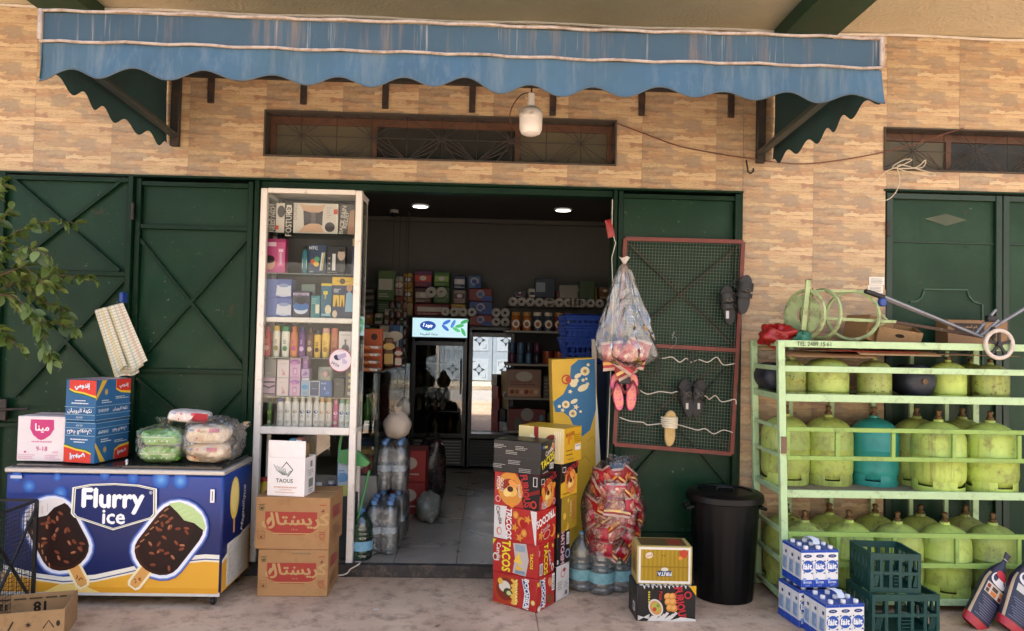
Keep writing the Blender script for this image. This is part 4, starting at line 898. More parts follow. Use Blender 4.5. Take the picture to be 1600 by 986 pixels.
a_.line([(.40, .55), (.52, .55), (.60, .64), (.64, .66)], .014, '#4f6a5c')
a_.text('TAOUS', .46, .40, .10, '#35413c', bold=.012); a_.small(.18, .20, .80, .26, 1, '#cfa285'); a_.text('AUTHENTIQUE', .5, .165, .04, '#d08a5c'); a_.small(.22, .08, .74, .12, 1, '#cfa285'); face(a_, 'F', tb, tw_, .17, .232)
a_ = Art(.17, .232); a_.rect(.5, .72, .7, .88, '#7a7f7c'); a_.small(.3, .50, .8, .66, 3, '#8a8f8c'); a_.rect(.35, .2, .75, .42, '#7f8480'); a_.small(.35, .06, .8, .16, 2, '#8a8f8c'); face(a_, 'R', tb, tw_, .17, .232)
for i, (x, c_, hh) in enumerate(((-.05, '#6fa7b5', .30), (.0, '#3f8fa3', .325), (.045, '#7a3f34', .335), (.07, '#8a6a44', .30))):
    o = carton('sachet_pack', ['pale blue', 'teal', 'maroon', 'brown'][i]+' printed pack sticking out of the white box', 'pack', (tb.location.x+x*.96, -.285+.02*(i % 2), tzb+.006), (.044, .05, hh), -.14, c_, 'packs in the white box', F=lambda a, c_=c_: (a.rect(.1, .72, .9, .97, '#c9d6d4'), a.el(.5, .86, .03, .03, '#b5452f')))
# ================================================================ white display cabinet in the doorway
CX0, CX1, CYB = -1.545, -.872, .32
cb = thing('display_cabinet', 'tall white framed glass display cabinet full of toiletries', 'cabinet', (-1.21, 0, Z0))
CW = M('#ebe4da', .4, .05, 10, dirt='#b5a590', dirt_amt=.25)
for x in (CX0, CX1-.045):
    MB().box(x, x+.045, 0, .045, .055, 2.545, 0, .004).build('front_post', CW, cb); MB().box(x+.004, x+.030, CYB-.03, CYB, .08, 2.53, 0, .003).build('rear_post', CW, cb)
for z0, z1 in ((2.515, 2.548), (.915, .965)): MB().box(CX0+.0452, CX1-.0452, .002, .043, z0, z1, 0, .004).build('front_rail', CW, cb)
for x in (CX0+.006, CX1-.036):
    for z in (2.50, .92): MB().box(x, x+.028, .0455, CYB-.0305, z, z+.03, 0, .003).build('side_rail', CW, cb)
MB().box(CX0+.046, CX1-.046, CYB-.008, CYB, .93, 2.51).build('back_panel', M('#5a5753', .5, .1), cb)
MB().box(CX0+.046, CX1-.046, .046, CYB-.009, .925, .945).build('floor_panel', M('#bdb6ad', .5, .1), cb)
MB().box(CX0+.008, CX1-.008, .0455, CYB, 2.5305, 2.542).build('top_panel', CW, cb)
SH = [(2.255, 0), (1.985, 0), (1.69, 1), (1.42, 0), (1.158, 0)]
for z, th_ in SH:
    if th_: MB().box(CX0+.047, CX1-.047, .047, CYB-.010, z-.035, z, 0, .004).build('shelf', CW, cb)
    else: MB().box(CX0+.047, CX1-.047, .05, CYB-.010, z-.006, z).build('shelf', clear('shelf_glass', (.75, .85, .8), .10, .03, .3), cb)
MB().box(CX0+.046, CX1-.046, .018, .023, .966, 2.514).build('front_pane', clear('cabinet_glass', (.97, .985, .98), .012, .005, .2), cb)
MB().box(CX1-.016, CX1-.012, .046, CYB-.031, .952, 2.50).build('side_pane', GLASS, cb)
SHZ = {1: 2.255, 2: 1.985, 3: 1.69, 4: 1.42, 5: 1.158, 6: .945}
YD = .09
def cpx(x0, x1, yt, row, Y=YD):
    """span on a shelf: centre x, width, height from the photographed outline"""
    ym = yt; a_, b_ = at(x0, ym, Y), at(x1, ym, Y); return (a_.x+b_.x)/2, b_.x-a_.x, a_.z-SHZ[row]
def sbox(row, x0, x1, yt, col, name, label, cat='box', dep=.07, Y=YD, fn=None, z=0, top=None, rough=.4):
    cx, w_, h_ = cpx(x0, x1, yt, row, Y); h_ -= z
    if top is not None: h_ = top
    return carton(name, label, cat, (cx, Y+dep/2, SHZ[row]+.001+z), (w_*.97, dep, max(h_, .02)), 0, col, None, rough, .0015, .05, F=fn or (lambda a: None))
T_ = lambda a, *r, **k: a.text(*r, **k)
# row 1: support-belt boxes
sbox(1, 417, 446, 317, '#1d1c1d', 'belt_box', 'black and white box at the top left of the cabinet', fn=lambda a: (a.rect(.52, 0, 1, 1, '#cfc6bb'), a.text('BACK PAIN', .16, .5, .13, '#cfc8be', rot=1.57, bold=.02), a.text('NEED HELP?', .36, .5, .13, '#cfc8be', rot=1.57, bold=.02), a.el(.8, .72, .12, .2, '#4a4646'), a.rect(.5, .12, .68, .26, '#c4553c')))
sbox(1, 447, 457, 318, '#232122', 'belt_box', 'narrow dark box with vertical white print on the top shelf', fn=lambda a: (a.rect(.1, .68, .9, .95, '#cfc6bb'), a.el(.5, .8, .06, .08, '#4a4646'), a.text('POSTURE', .5, .38, .2, '#cfc8be', rot=1.57, bold=.02)))
def belt(a):
    a.poly([(.12, .98), (.3, .92), (.6, .92), (.72, .98), (.6, .6), (.62, .3), (.7, .05), (.12, .05), (.26, .3), (.3, .6)], '#d0ab90')
    a.poly([(.22, .76), (.38, .70), (.56, .70), (.66, .76), (.65, .28), (.56, .34), (.38, .34), (.24, .26)], '#4d4648'); a.poly([(.40, .70), (.50, .70), (.50, .34), (.40, .34)], '#6a6264'); a.el(.82, .24, .16, .16, '#4a4646'); a.rect(.90, .66, .99, .82, '#c4553c'); a.small(.74, .5, .86, .9, 5, '#b8aea4'); a.text('DONG', .05, .7, .12, '#a79d92', rot=1.57)
sbox(1, 458, 530, 317, '#d3cbc0', 'belt_box', 'wide pale box showing a dark waist belt on the top shelf', fn=belt)
sbox(1, 531, 555, 320, '#4b4541', 'belt_box', 'grey brown box with slanted white print at the top right of the cabinet', fn=lambda a: (a.text('BACK PAIN', .2, .5, .14, '#cfc8be', rot=1.45, bold=.02), a.text('RELIEF', .42, .5, .14, '#cfc8be', rot=1.45, bold=.02), a.poly([(.55, 0), (1, 0), (1, .85), (.7, .8), (.6, .4)], '#b78f76')))
# row 2
sbox(2, 416, 447, 373, '#c44a82', 'beauty_box', 'bright pink beauty box with a dark haired face', fn=lambda a: (a.rect(0, .9, 1, 1, '#a52f66'), a.rect(.08, .78, .52, .9, '#e9c7d6'), a.el(.2, .3, .16, .2, '#d8a28c'), a.el(.16, .40, .17, .12, '#33222a'), a.rect(.62, .2, .92, .72, '#d9709f'), a.rect(.72, .25, .82, .6, '#cfb8c4'), a.rect(.66, .62, .88, .7, '#e9d3dd')))
def bottle(row, x0, x1, yt, body, cap, name, label, cat='bottle', caph=.2, shape='sham', lab=None, Y=.10, fn=None, depth=.62, txt=None):
    cx, w_, h_ = cpx(x0, x1, yt, row, Y); r = w_/2*.95
    t_ = thing(name, label, cat, (cx, Y+r*depth, SHZ[row]+.001)); hb = h_*(1-caph)
    prof = {'sham': [(r*.86, 0), (r*.93, .004), (r, hb*.15), (r, hb*.55), (r*.95, hb*.8), (r*.72, hb*.97), (r*.5, hb)], 'taper': [(r*.75, 0), (r*.8, .004), (r*.92, hb*.4), (r, hb*.8), (r*.98, hb*.94), (r*.8, hb)],
            'can': [(r*.92, 0), (r, .005), (r, hb*.90), (r*.86, hb*.97), (r*.7, hb)]}[shape]
    q = MB(); q.lathe(prof, 18, sy=depth); q.build('body', M(body, .3, .06, 20) if isinstance(body, str) else body, t_, False)
    cr = r*(.7 if shape == 'can' else .62 if shape == 'sham' else .85)
    q = MB(); q.lathe([(cr, hb+.0005), (cr, h_*.985), (cr*.85, h_)] if shape != 'can' else [(cr, hb+.0005), (cr*.98, h_*.93), (cr*.8, h_*.985), (cr*.45, h_)], 16, sy=depth if shape != 'can' else depth*1.1); q.build('cap', M(cap, .35, .03), t_, False)
    if lab:
        a_ = Art(r*1.3, hb*.62); lab(a_); vs = []
        o = a_.build('label', t_, (-r*.65, -r*depth*1.005, hb*.16), (1, 0, 0), (0, 0, 1))
        for v_ in o.data.vertices:      # wrap the label round the body
            e = math.sqrt(max(0, 1-(v_.co.x/r)**2)); off = -r*depth*1.005-v_.co.y; v_.co.y = -r*depth*e*1.01-.0006-max(0, off)
    return t_
bottle(2, 471, 482, 384, '#2f6f78', '#1c2a2c', 'perfume_bottle', 'teal bottle with a pale label beside the navy box', caph=.14, lab=lambda a: a.rect(0, .1, 1, .75, '#c9d3d0'))
sbox(2, 482, 511, 382, '#1d3352', 'trimmer_box', 'navy box with coloured circles on the second shelf', fn=lambda a: (a.text('HTC', .28, .88, .10, '#dfe6ea', bold=.04), [a.el(x, y, .09, .09, c) or a.el(x, y, .06, .06, '#24344f') for x, y, c in ((.28, .42, '#c9604a'), (.45, .34, '#d8b24a'), (.48, .50, '#5aa27a'))], a.poly([(.64, .12), (.72, .12), (.84, .72), (.74, .74)], '#cfd6da'), a.poly([(.74, .12), (.80, .12), (.92, .74), (.86, .74)], '#d8c24a'), a.rect(.1, .06, .3, .1, '#8fa0b4')))
sbox(2, 511, 540, 384, '#18181b', 'shaver_box', 'black shaver box with a man\'s face on the second shelf', fn=lambda a: (a.poly([(.58, .98), (1, .98), (1, .38), (.75, .40), (.62, .55)], '#3a3a40'), a.el(.80, .68, .13, .19, '#b9a294'), a.el(.80, .86, .14, .07, '#2c2422'), a.rect(.30, .14, .48, .72, '#d3d3d3'), [a.el(.14, .2+.18*i, .035, .035, '#9a9a9a') for i in range(3)], a.small(.05, .03, .6, .09, 1, '#8a8a8a')))
bottle(2, 549, 556, 373, '#28305a', '#b89a66', 'perfume_bottle', 'slim navy bottle with a gold cap at the right of the second shelf', caph=.2)
# row 3
for i in range(2):
    sbox(3, 414, 457, 424 if i else 454, '#5868a8', 'diffuser_box', ['lower', 'upper'][i]+' violet blue box showing a white round appliance', z=.001+i*.128, top=.126, dep=.12, fn=lambda a: (a.rect(.0, 0, .45, 1, '#6c7cb6'), a.poly([(.42, .12), (.46, .68), (.98, .66), (.98, .10)], '#cdd0da'), a.el(.71, .66, .27, .10, '#8a9ac0', .0), a.el(.7, .13, .26, .07, '#c4c8d6')))
sbox(3, 457, 485, 455, '#26223a', 'hair_box', 'dark purple box with a round white product in the middle shelf', fn=lambda a: (a.rect(.05, .82, .95, .96, '#5a4a6c'), a.text('BODY MASTER', .5, .89, .09, '#d9cfe0', bold=.02), a.el(.5, .3, .26, .18, '#c4ccda'), a.el(.5, .42, .30, .16, '#3b6aa8'), a.el(.5, .64, .2, .14, '#15151f')))
sbox(3, 486, 501, 462, '#2f7a80', 'cream_box', 'small teal box with a white pot on the middle shelf', fn=lambda a: (a.rect(.5, .2, .9, .6, '#d9d5bc'), a.small(.1, .6, .8, .9, 3, '#8fc0c0')))
sbox(3, 471, 493, 444, '#7a8a82', 'flat_card', 'grey green card standing behind on the middle shelf', 'card', dep=.02, Y=.2)
sbox(3, 502, 519, 443, '#245e78', 'razor_card', 'teal card pack with yellow top on the middle shelf', 'card', dep=.02, fn=lambda a: (a.rect(0, .93, 1, 1, '#c9b93c'), a.rect(.2, .68, .62, .78, '#cfc24a'), a.rect(.36, .55, .46, .7, '#cfc24a'), a.el(.7, .24, .09, .14, '#cfc9a8'), a.rect(.1, .06, .9, .12, '#7fb0bc')))
sbox(3, 519, 555, 433, '#23304e', 'posture_card', 'navy and yellow posture support card on the middle shelf', 'card', dep=.03, fn=lambda a: (a.rect(0, .80, 1, 1, '#d6b13c'), a.el(.45, .90, .07, .07, '#4a3c2c'), a.text('Royal Posture', .5, .9, .05, '#6a4a1c'), a.rect(.06, .28, .32, .56, '#d6b13c'), a.rect(.36, .28, .56, .56, '#d6b13c'), a.poly([(.15, .28), (.2, .5), (.26, .28)], '#5a4030'), a.poly([(.42, .28), (.46, .5), (.52, .28)], '#5a4030'), a.poly([(.6, .16), (.64, .6), (.78, .66), (.94, .58), (.94, .16)], '#8db3c9'), a.el(.77, .74, .07, .09, '#b58a70'), a.small(.08, .62, .4, .72, 3, '#cfd3da'), a.el(.15, .1, .06, .09, '#c9b7a0')))
# row 4: shampoo bottles
def lb(c1, c2=None): return lambda a: (a.rect(.1, .05, .9, .95, c1) if c1 else None, a.small(.2, .55, .8, .85, 3, c2 or '#5a4a3c', th=.5), a.el(.5, .28, .14, .16, c2 or '#5a4a3c'))
for i, (x0, x1, yt, body, cap, lab, nm) in enumerate(((411, 424, 508, '#b5281f', '#8f1f1a', lb(None, '#d8a08c'), 'bright red shampoo bottle at the left of its row'), (426, 438, 509, '#ddd5c4', '#c9a93c', lb(None, '#8f8048'), 'white shampoo bottle with yellow cap'), (439, 453, 510, '#dcd9cc', '#2f7f48', lb(None, '#3f7a50'), 'white shampoo bottle with green cap'),
        (453, 466, 510, '#c87343', '#c0682f', lb(None, '#b5487a'), 'orange shampoo bottle with pink print'), (466, 478, 511, '#5f2a72', '#3a2a6a', lb(None, '#c9a8d0'), 'purple shampoo bottle'), (478, 491, 512, '#5a3326', '#4a2a20', lb(None, '#c9b39a'), 'dark brown shampoo bottle'),
        (490, 502, 516, '#d9ad3a', '#2a2622', lb(None, '#4a3418'), 'yellow shampoo bottle with black cap'), (502, 516, 513, '#dcb853', '#c99a86', lb(None, '#b07a30'), 'yellow shampoo bottle with pinkish cap'), (516, 529, 513, '#b5704a', '#b8694f', lb(None, '#8a4a30'), 'orange brown shampoo bottle beside the vase box'))):
    bottle(4, x0, x1, yt, body, cap, 'shampoo_bottle', nm+' on the shampoo shelf' if len(nm.split()) < 9 else nm, lab=lab, shape='sham' if i in (0, 3, 4, 5) else 'taper', caph=.16)
sbox(4, 529.5, 551, 518, '#d8cfca', 'humidifier_box', 'white box with a dark vase picture at the end of the shampoo shelf', fn=lambda a: (a.el(.5, .36, .14, .16, '#6a6668'), a.rect(.44, .5, .56, .66, '#6a6668'), a.rect(.4, .66, .6, .7, '#6a6668'), a.small(.15, .82, .85, .92, 1, '#b0a8a4'), a.small(.1, .06, .9, .12, 1, '#b0a8a4')))
# row 5: perfume boxes
hh = .122
def pb(x0, x1, lvl, col, nm, fn=None, top=hh, name='perfume_box', Y=YD, dep=.07): sbox(5, x0, x1, 600, col, name, nm, z=lvl, top=top, fn=fn, Y=Y, dep=dep)
pb(413, 431, .124, '#77736f', 'grey perfume box at the upper left of the perfume shelf', lambda a: a.small(.15, .15, .85, .3, 2, '#9a968f'))
pb(410, 430, .001, '#b596a8', 'lilac box with dark wavy bands at the lower left', lambda a: (a.rect(0, .70, 1, .80, '#3a3038'), a.poly([(0, .62), (.5, .48), (1, .62), (1, .52), (.5, .40), (0, .52)], '#3a3038'), a.rect(0, .06, 1, .14, '#5a4a54')))
for i, z in enumerate((.001, .124)): pb(432, 451, z, '#d5c5c4', ['lower', 'upper'][i]+' white perfume box with a pink bottle picture', lambda a: (a.poly([(.4, .12), (.75, .12), (.6, .4)], '#c98f92'), a.rect(.42, .3, .52, .5, '#cf9ea0'), a.small(.2, .72, .8, .8, 1, '#b59a9a')))
for i, z in enumerate((.001, .124)): pb(452, 469, z, '#cba3bf', ['lower', 'upper'][i]+' pink perfume box with purple heart flowers', lambda a: (a.el(.5, .78, .28, .12, '#9a6aa4'), a.el(.4, .72, .14, .08, '#c77fb4'), a.rect(.3, .14, .7, .5, '#b57fa6'), a.rect(.38, .2, .62, .42, '#d6b8cc'), a.small(.15, .03, .85, .1, 1, '#a8709a')), top=.122 if i == 0 else .136)
pb(470, 483, .001, '#8fa6bf', 'pale blue perfume box with a blue drop', lambda a: (a.el(.5, .6, .2, .14, '#4f8fc0'), a.small(.2, .1, .8, .3, 3, '#6a7a94')), top=.105)
pb(470, 483, .130, '#b39ac0', 'lilac perfume box above the pale blue one', lambda a: (a.poly([(.1, .2), (.5, .7), (.9, .5), (.6, .2)], '#8a6a9c'),), top=.055)
pb(471, 483, .107, '#c4bcc4', 'thin pale box between the lilac and blue boxes', top=.021)
pb(472, 481, .187, '#8f6299', 'small purple box at the top of the perfume shelf', lambda a: (a.el(.5, .5, .1, .16, '#b791bb'),), top=.085)
pb(483, 500, .001, '#24365c', 'navy perfume box with a white frame', lambda a: (a.rect(0, 0, 1, .05, '#d5dbe2'), a.rect(0, .95, 1, 1, '#d5dbe2'), a.rect(0, 0, .07, 1, '#d5dbe2'), a.rect(.93, 0, 1, 1, '#d5dbe2'), a.small(.25, .45, .75, .55, 1, '#8a9ab4')), top=.105)
pb(500, 519, .001, '#3a5c96', 'mid blue perfume box under the pink ball', lambda a: (a.text('BLUE', .3, .85, .1, '#c0cfe4', bold=.03), a.poly([(.3, .5), (.4, .68), (.5, .4)], '#a9c0de'), a.el(.65, .25, .12, .1, '#5f86bd')), top=.105)
pb(522, 538, .001, '#3d3b3c', 'dark grey perfume card behind the round sticker', lambda a: a.small(.15, .6, .85, .75, 2, '#7a7876'), top=.13)
pb(540, 551, .001, '#6b6a64', 'grey card with yellow dots at the right of the perfume shelf', lambda a: ([a.el(.6, .35+.2*i, .06, .06, '#cfc07a') for i in range(3)], a.rect(.3, .06, .9, .18, '#c4c0b8')), top=.20)
cx, w_, h_ = cpx(505, 513, 570, 5, .13)
t_ = thing('makeup_sponge', 'round pink ball in a clear cube on the perfume shelf', 'sponge', (cx, .13, SHZ[5]+.107)); q = MB(); q.grid(lump(0, 0, .045, .021, .021, .024, wob=0, sq=2), 16, 10, wrapu=True); q.build('ball', M('#d596a0', .6, .05), t_, False); q = MB(); q.box(-.042, .042, -.03, .03, .0, .095); q.build('clear_cube', GLASS, t_, False)
# row 6: spray cans
for i, (x0, x1, yt, body, cap, nm, dot) in enumerate(((417, 425, 622, '#3f6a2a', '#26301f', 'green spray can at the left of the bottom shelf', '#a8c050'), (432, 443, 620, '#d9d4cd', '#4b5fa6', 'white spray can with blue cap', '#b0a89a'), (443, 455, 619, '#dcd7d0', '#d3cec6', 'white spray can with white cap second from the blue cap', '#a89a7a'), (455, 467, 620, '#d8d3cb', '#cfcac2', 'white spray can with white cap third from the blue cap', '#a89a7a'),
        (468, 477, 620, '#dedad4', '#d6d2cc', 'white spray can with navy dot, leftmost of three', '#27386e'), (477, 488, 620, '#dedad4', '#d9d5cf', 'white spray can with navy dot, middle of three', '#27386e'), (489, 499, 620, '#d6d2cc', '#cfcbc4', 'white and black spray can with navy dot', '#27386e'), (498, 508, 621, '#d9cfc0', '#cf9f62', 'cream spray can with orange cap, left of two', '#b88a6a'),
        (508, 519, 621, '#d9cfc0', '#d1a468', 'cream spray can with orange cap, right of two', '#b88a6a'), (520, 529, 624, '#b8567a', '#c77a96', 'pink spray can', '#e3c4cf'), (529, 539, 623, '#d4d8d2', '#5fa89a', 'white spray can with teal cap', '#3f5a9a'), (539, 548, 624, '#d8dbd0', '#9fbf8a', 'white spray can with pale green cap', '#3f5a9a'))):
    bottle(6, x0, x1, yt, body, cap, 'spray_can', nm if len(nm.split()) > 5 else nm+' on the bottom cabinet shelf', 'can', .16, 'can', lambda a, d=dot: (a.el(.5, .74, .13, .10, d), a.small(.2, .40, .8, .56, 2, d, th=.35), a.el(.5, .12, .12, .10, '#b5ada0')), depth=.9)
# round sticker on the glass
st = thing('round_sticker', 'round red edged sticker on the cabinet glass', 'sticker', at(532, 563, .016)); q = MB(); q.lathe([(0, -.0012), (.078, -.0012), (.078, 0)], 36, axis='Y'); q.build('disc', P('#a8525a'), st, False)
a_ = Art(.15, .15); a_.el(.5, .5, .48, .48, '#d9d0d6', n=36); a_.el(.36, .62, .16, .12, '#2e2b38', -.3); a_.poly([(.34, .72), (.72, .84), (.76, .66), (.42, .52)], '#a79cbc'); a_.poly([(.56, .56), (.66, .60), (.82, .42), (.76, .34), (.6, .34)], '#b9b0c8'); a_.text('24/24', .27, .33, .12, '#3c3842', rot=-.5, bold=.02); a_.small(.4, .9, .64, .94, 1, '#8a848c')
a_.build('print', st, (-.075, -.0013, -.075), (1, 0, 0), (0, 0, 1))
# loose wire inside the cabinet
q = MB(); q.tube([tuple(at(x, 507+3.5*math.sin(i*1.7)-i*.35, .25)) for i, x in enumerate(range(412, 552, 6))], .0018, 4); tag(q.build('cabinet_wire', WHT), 'thin wavy wire behind the shampoo bottles', 'wire')

# ---- things stored under the cabinet
def jug(name, label, x, y, z, r, h, body, cap, handle=True, labc=None, cat='bottle'):
    t_ = thing(name, label, cat, (x, y, z)); q = MB(); q.lathe([(r*.9, 0), (r, .01), (r, h*.58), (r*.82, h*.74), (r*.38, h*.88), (r*.3, h*.90), (r*.3, h*.93)], 20, sy=.72); q.build('body', body, t_, False)
    q = MB(); q.lathe([(r*.36, h*.93), (r*.36, h), (r*.3, h*1.005)], 14); q.build('cap', M(cap, .4, .03), t_, False)
    if handle: q = MB(); q.tube([(r*.30, 0, h*.9), (r*.8, 0, h*.92), (r*1.02, 0, h*.78), (r*.98, 0, h*.6)], r*.14, 8); q.build('handle', body, t_, False)
    if labc: q = MB(); q.lathe([(r*1.006, h*.16), (r*1.006, h*.48)], 20, sy=.722, cap=False); q.build('label', M(labc, .4, .15, 30), t_, False)
    return t_
G0 = Z0+.001
jug('bleach_bottle', 'yellow detergent bottle with red cap under the cabinet', at(404, 740, .12).x+.03, .16, .30, .075, .30, M('#c9a527', .35, .08), '#b0342a')
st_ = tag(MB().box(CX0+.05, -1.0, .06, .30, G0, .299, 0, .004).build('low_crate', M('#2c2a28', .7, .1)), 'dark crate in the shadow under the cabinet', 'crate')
jug('detergent_jug', 'dark blue jug with white handle, left of two under the cabinet', at(497, 740, .14).x, .17, .30, .062, .27, M('#2c3c78', .35, .08), '#d0ccc8'); jug('detergent_jug', 'dark blue jug with white handle, right of two under the cabinet', at(512, 742, .2).x+.02, .23, .30, .062, .27, M('#2c3c78', .35, .08), '#d0ccc8')
v = at(534, 760, .16); carton('powder_pack', 'white and blue washing powder pack under the cabinet', 'pack', (v.x, .18, .49), (.07, .11, .30), .25, '#a9bccb', F=lambda a: (a.rect(0, .8, 1, .98, '#c9d0d4'), a.el(.4, .9, .07, .05, '#c0392b'), a.small(.1, .3, .9, .6, 5, '#4f7fa8'), a.rect(0, 0, 1, .25, '#b9c46a'), a.el(.5, .42, .12, .10, '#5f8fb8')))
tag(MB().box(v.x-.08, v.x+.09, .10, .30, G0, .489, 0, .004).build('storage_tub', M('#39434a', .6, .1)), 'grey tub below the washing powder pack', 'tub')
# broom and green dustpan beside the cabinet
dp = thing('dustpan', 'green plastic dustpan hanging beside the cabinet leg', 'dustpan', at(548, 720, .12)); GRN = M('#3f8a4c', .4, .08)
pts = [at(*p, .10) for p in ((527, 722), (546, 727), (572, 729), (578, 724), (560, 706), (546, 702), (530, 704))]
q = MB(); o0 = pts[0]; q.prism([((p-o0).x, (p-o0).z) for p in pts][::-1], (o0.x, .10, o0.z), (1, 0, 0), (0, 0, 1), -.05); q.build('pan', GRN, dp); q = MB(); q.bar(at(530, 704, .12), at(536, 665, .12), .016, .012); q.build('handle', GRN, dp)
br = thing('broom', 'green broom handle leaning inside the doorway', 'broom', at(556, 830, .08)); q = MB(); q.tube([at(558, 815, .08), at(577, 735, .12)], .008, 8); q.build('stick', GRN, br)
q = MB(); v = at(557, 822, .08); q.box(v.x-.05, v.x+.04, .055, .105, Z0+.012, v.z+.01, 0, .006); q.build('head', M('#2c5a34', .5, .1), br)
# 5 litre water bottles
def big_bottle(name, label, loc, r, h, mat, cap='#3a6aa8', lab='#a9c6cc', group=None, txt=None, handle=True):
    t_ = thing(name, label, 'bottle', loc, 0, group); q = MB()
    pr = [(r*.80, 0), (r*.92, .006), (r, .02)]
    for i in range(6):
        z = .03+h*.52*i/6; pr += [(r, z), (r*.965, z+h*.03), (r*.965, z+h*.045), (r, z+h*.07)]
    pr += [(r, h*.60), (r*.93, h*.70), (r*.72, h*.80), (r*.42, h*.89), (r*.24, h*.93), (r*.22, h*.955)]
    q.lathe(pr, 26); q.build('body', mat, t_, False, sharp=60)
    q = MB(); q.lathe([(r*.25, h*.955), (r*.25, h*.995), (r*.22, h)], 14); q.build('cap', M(cap, .4, 0), t_, False)
    q = MB(); q.lathe([(r*1.008, h*.20), (r*1.008, h*.38)], 26, cap=False); lo = q.build('label', M(lab, .4, .25, 25), t_, False)
    if txt: a_ = Art(r*1.2, h*.12); a_.text(txt, .5, .5, .6, '#e8eef0', bold=.04); a_.build('label_print', t_, (-r*.6, -r*1.02, h*.23), (1, 0, 0), (0, 0, 1)) if False else None
    if handle: q = MB(); q.tube([(r*.26*math.cos(t), r*.26*math.sin(t), h*.94) for t in [i*.524 for i in range(12)]], .004, 5, closed=True); q.tube([(0, -r*.26, h*.94), (0, -r*.6, h*.935), (0, -r*.62, h*.90)], .005, 5); q.build('carry_handle', M(cap, .4, 0), t_, False)
    return t_
big_bottle('water_bottle', 'green tinted large water bottle beside the cabinet leg', (at(563, 865, .10).x, .12, G0), .078, .34, clear('green_pet', (.42, .68, .58), .08, .04, .35, .08, .2, 30, (.2, .4, .33)), '#3f6fa8', '#7fb4d0')
cab('floor_cable', 'white cable lying on the ground by the cabinet leg', [(380, 903, -.03), (395, 905, -.03), (525, 900, -.05), (548, 889, -.05), (560, 882, -.05), (563, 878, .0), (556, 878, .03)], WHT, .005)
ORD = ['first', 'second', 'third', 'fourth', 'fifth', 'sixth', 'seventh', 'eighth', 'ninth']
# ================================================================ inside the shop
def pbox(name, label, cat, x0, x1, y0, y1, Y, dep, col, group=None, fn=None, rough=.5, bev=.004, base=None, rz=0):
    """box whose photographed front outline is given, standing at depth Y"""
    a_, b_ = at(x0, y1, Y), at(x1, y0, Y); zb = a_.z if base is None else base
    return carton(name, label, cat, ((a_.x+b_.x)/2, Y+dep/2, zb), (b_.x-a_.x, dep, max(b_.z-zb, .02)), rz, col, group, rough, bev, .08, F=fn or (lambda a: None))
# fridge with lit sign
BLKM = M('#17181a', .4, .1)
def fridge(label, X0, X1, zt, sign, Y=3.55, dep=.60):
    t_ = thing('drinks_fridge', label, 'fridge', ((X0+X1)/2, Y+.3, Z0)); z1 = zt
    for x in (X0, X1-.03): MB().box(x, x+.03, Y+.03, Y+dep, Z0+.03, z1, 0, .004).build('side_wall', BLKM, t_)
    MB().box(X0+.0302, X1-.0302, Y+dep-.03, Y+dep, Z0+.03, z1).build('back_wall', M('#2b2d30', .6, .1), t_)
    MB().box(X0+.0302, X1-.0302, Y+.03, Y+dep-.0302, z1-.03, z1).build('top_wall', BLKM, t_)
    zb = Z0+.36; zd = z1-(.27 if sign else .06)
    MB().box(X0+.0302, X1-.0302, Y+.035, Y+dep-.0302, Z0+.04, zb-.02, 0, .004).build('base', M('#3a3c3e', .5, .1), t_)
    for i in range(8): MB().box(X0+.05, X1-.05, Y+.022, Y+.034, Z0+.07+i*.034, Z0+.087+i*.034, 0, .002).build('vent_slat', M('#8d9092' if sign else '#26282a', .5, .05), t_)
    d_ = MB()
    for b4 in ((X0, X0+.045, zb, zd), (X1-.045, X1, zb, zd), (X0+.0452, X1-.0452, zb, zb+.05), (X0+.0452, X1-.0452, zd-.05, zd)): d_.box(b4[0], b4[1], Y, Y+.028, b4[2], b4[3], 0, .003)
    dd = d_.build('door', M('#1c1d1f', .35, .05), t_)
    MB().box(X0+.0455, X1-.0455, Y+.010, Y+.014, zb+.0505, zd-.0505).build('pane', clear('fridge_glass_sign', (.62, .65, .65), .07, .02, .3) if sign else clear('fridge_glass_mirror', (.10, .11, .12), .40, .005, .4), dd)
    MB().box(X1-.075, X1-.055, Y-.03, Y-.001, zb+.5, zb+.9, 0, .005).build('handle', M('#2c2e30', .4, 0), dd)
    for k in range(4): MB().box(X0+.04, X1-.04, Y+.06, Y+dep-.04, zb+.02+.27*k, zb+.03+.27*k).build('rack', M('#8f9498', .4, 0, metal=.6), t_)
    return t_, zb, zd
f1, zb1, zd1 = fridge('black glass door fridge with lit blue and green sign', -.885, -.255, 1.80, True)
sg = MB().box(-.89, -.25, 3.52, 3.58, 1.565, 1.80, 0, .006).build('sign_box', M('#20211f', .4, .05), f1)
a_ = Art(.62, .215); LIT = lambda h: M(h, .4, 0, emit=.32); a_.rect(0, 0, 1, 1, LIT('#a9c7cf')); a_.el(.28, .60, .42, .25, LIT('#1c3f8a')); a_.text(arabic('جودة'), .28, .60, .24, LIT('#e9f0f4'), bold=.04); a_.poly([(.14, .40), (.28, .30), (.42, .40), (.28, .36)], LIT('#3aa06a')); a_.text(arabic('متعة الطبيعة'), .30, .15, .17, LIT('#3a5a5a'), bold=.02)
for x, y, an, c_ in ((.62, .8, .5, '#2a5fae'), (.60, .5, -.7, '#2a5fae'), (.74, .72, 1.1, '#3f74b8'), (.86, .62, .2, '#3a9a5a'), (.80, .42, -.5, '#4aa86a'), (.93, .30, -1.1, '#3a9a5a'), (.95, .85, .4, '#2f8a4c')): a_.el(x, y, .24, .09, LIT(c_), an, 12)
a_.build('sign_print', sg, (-.88, 3.519, 1.575), (1, 0, 0), (0, 0, 1), world=True)
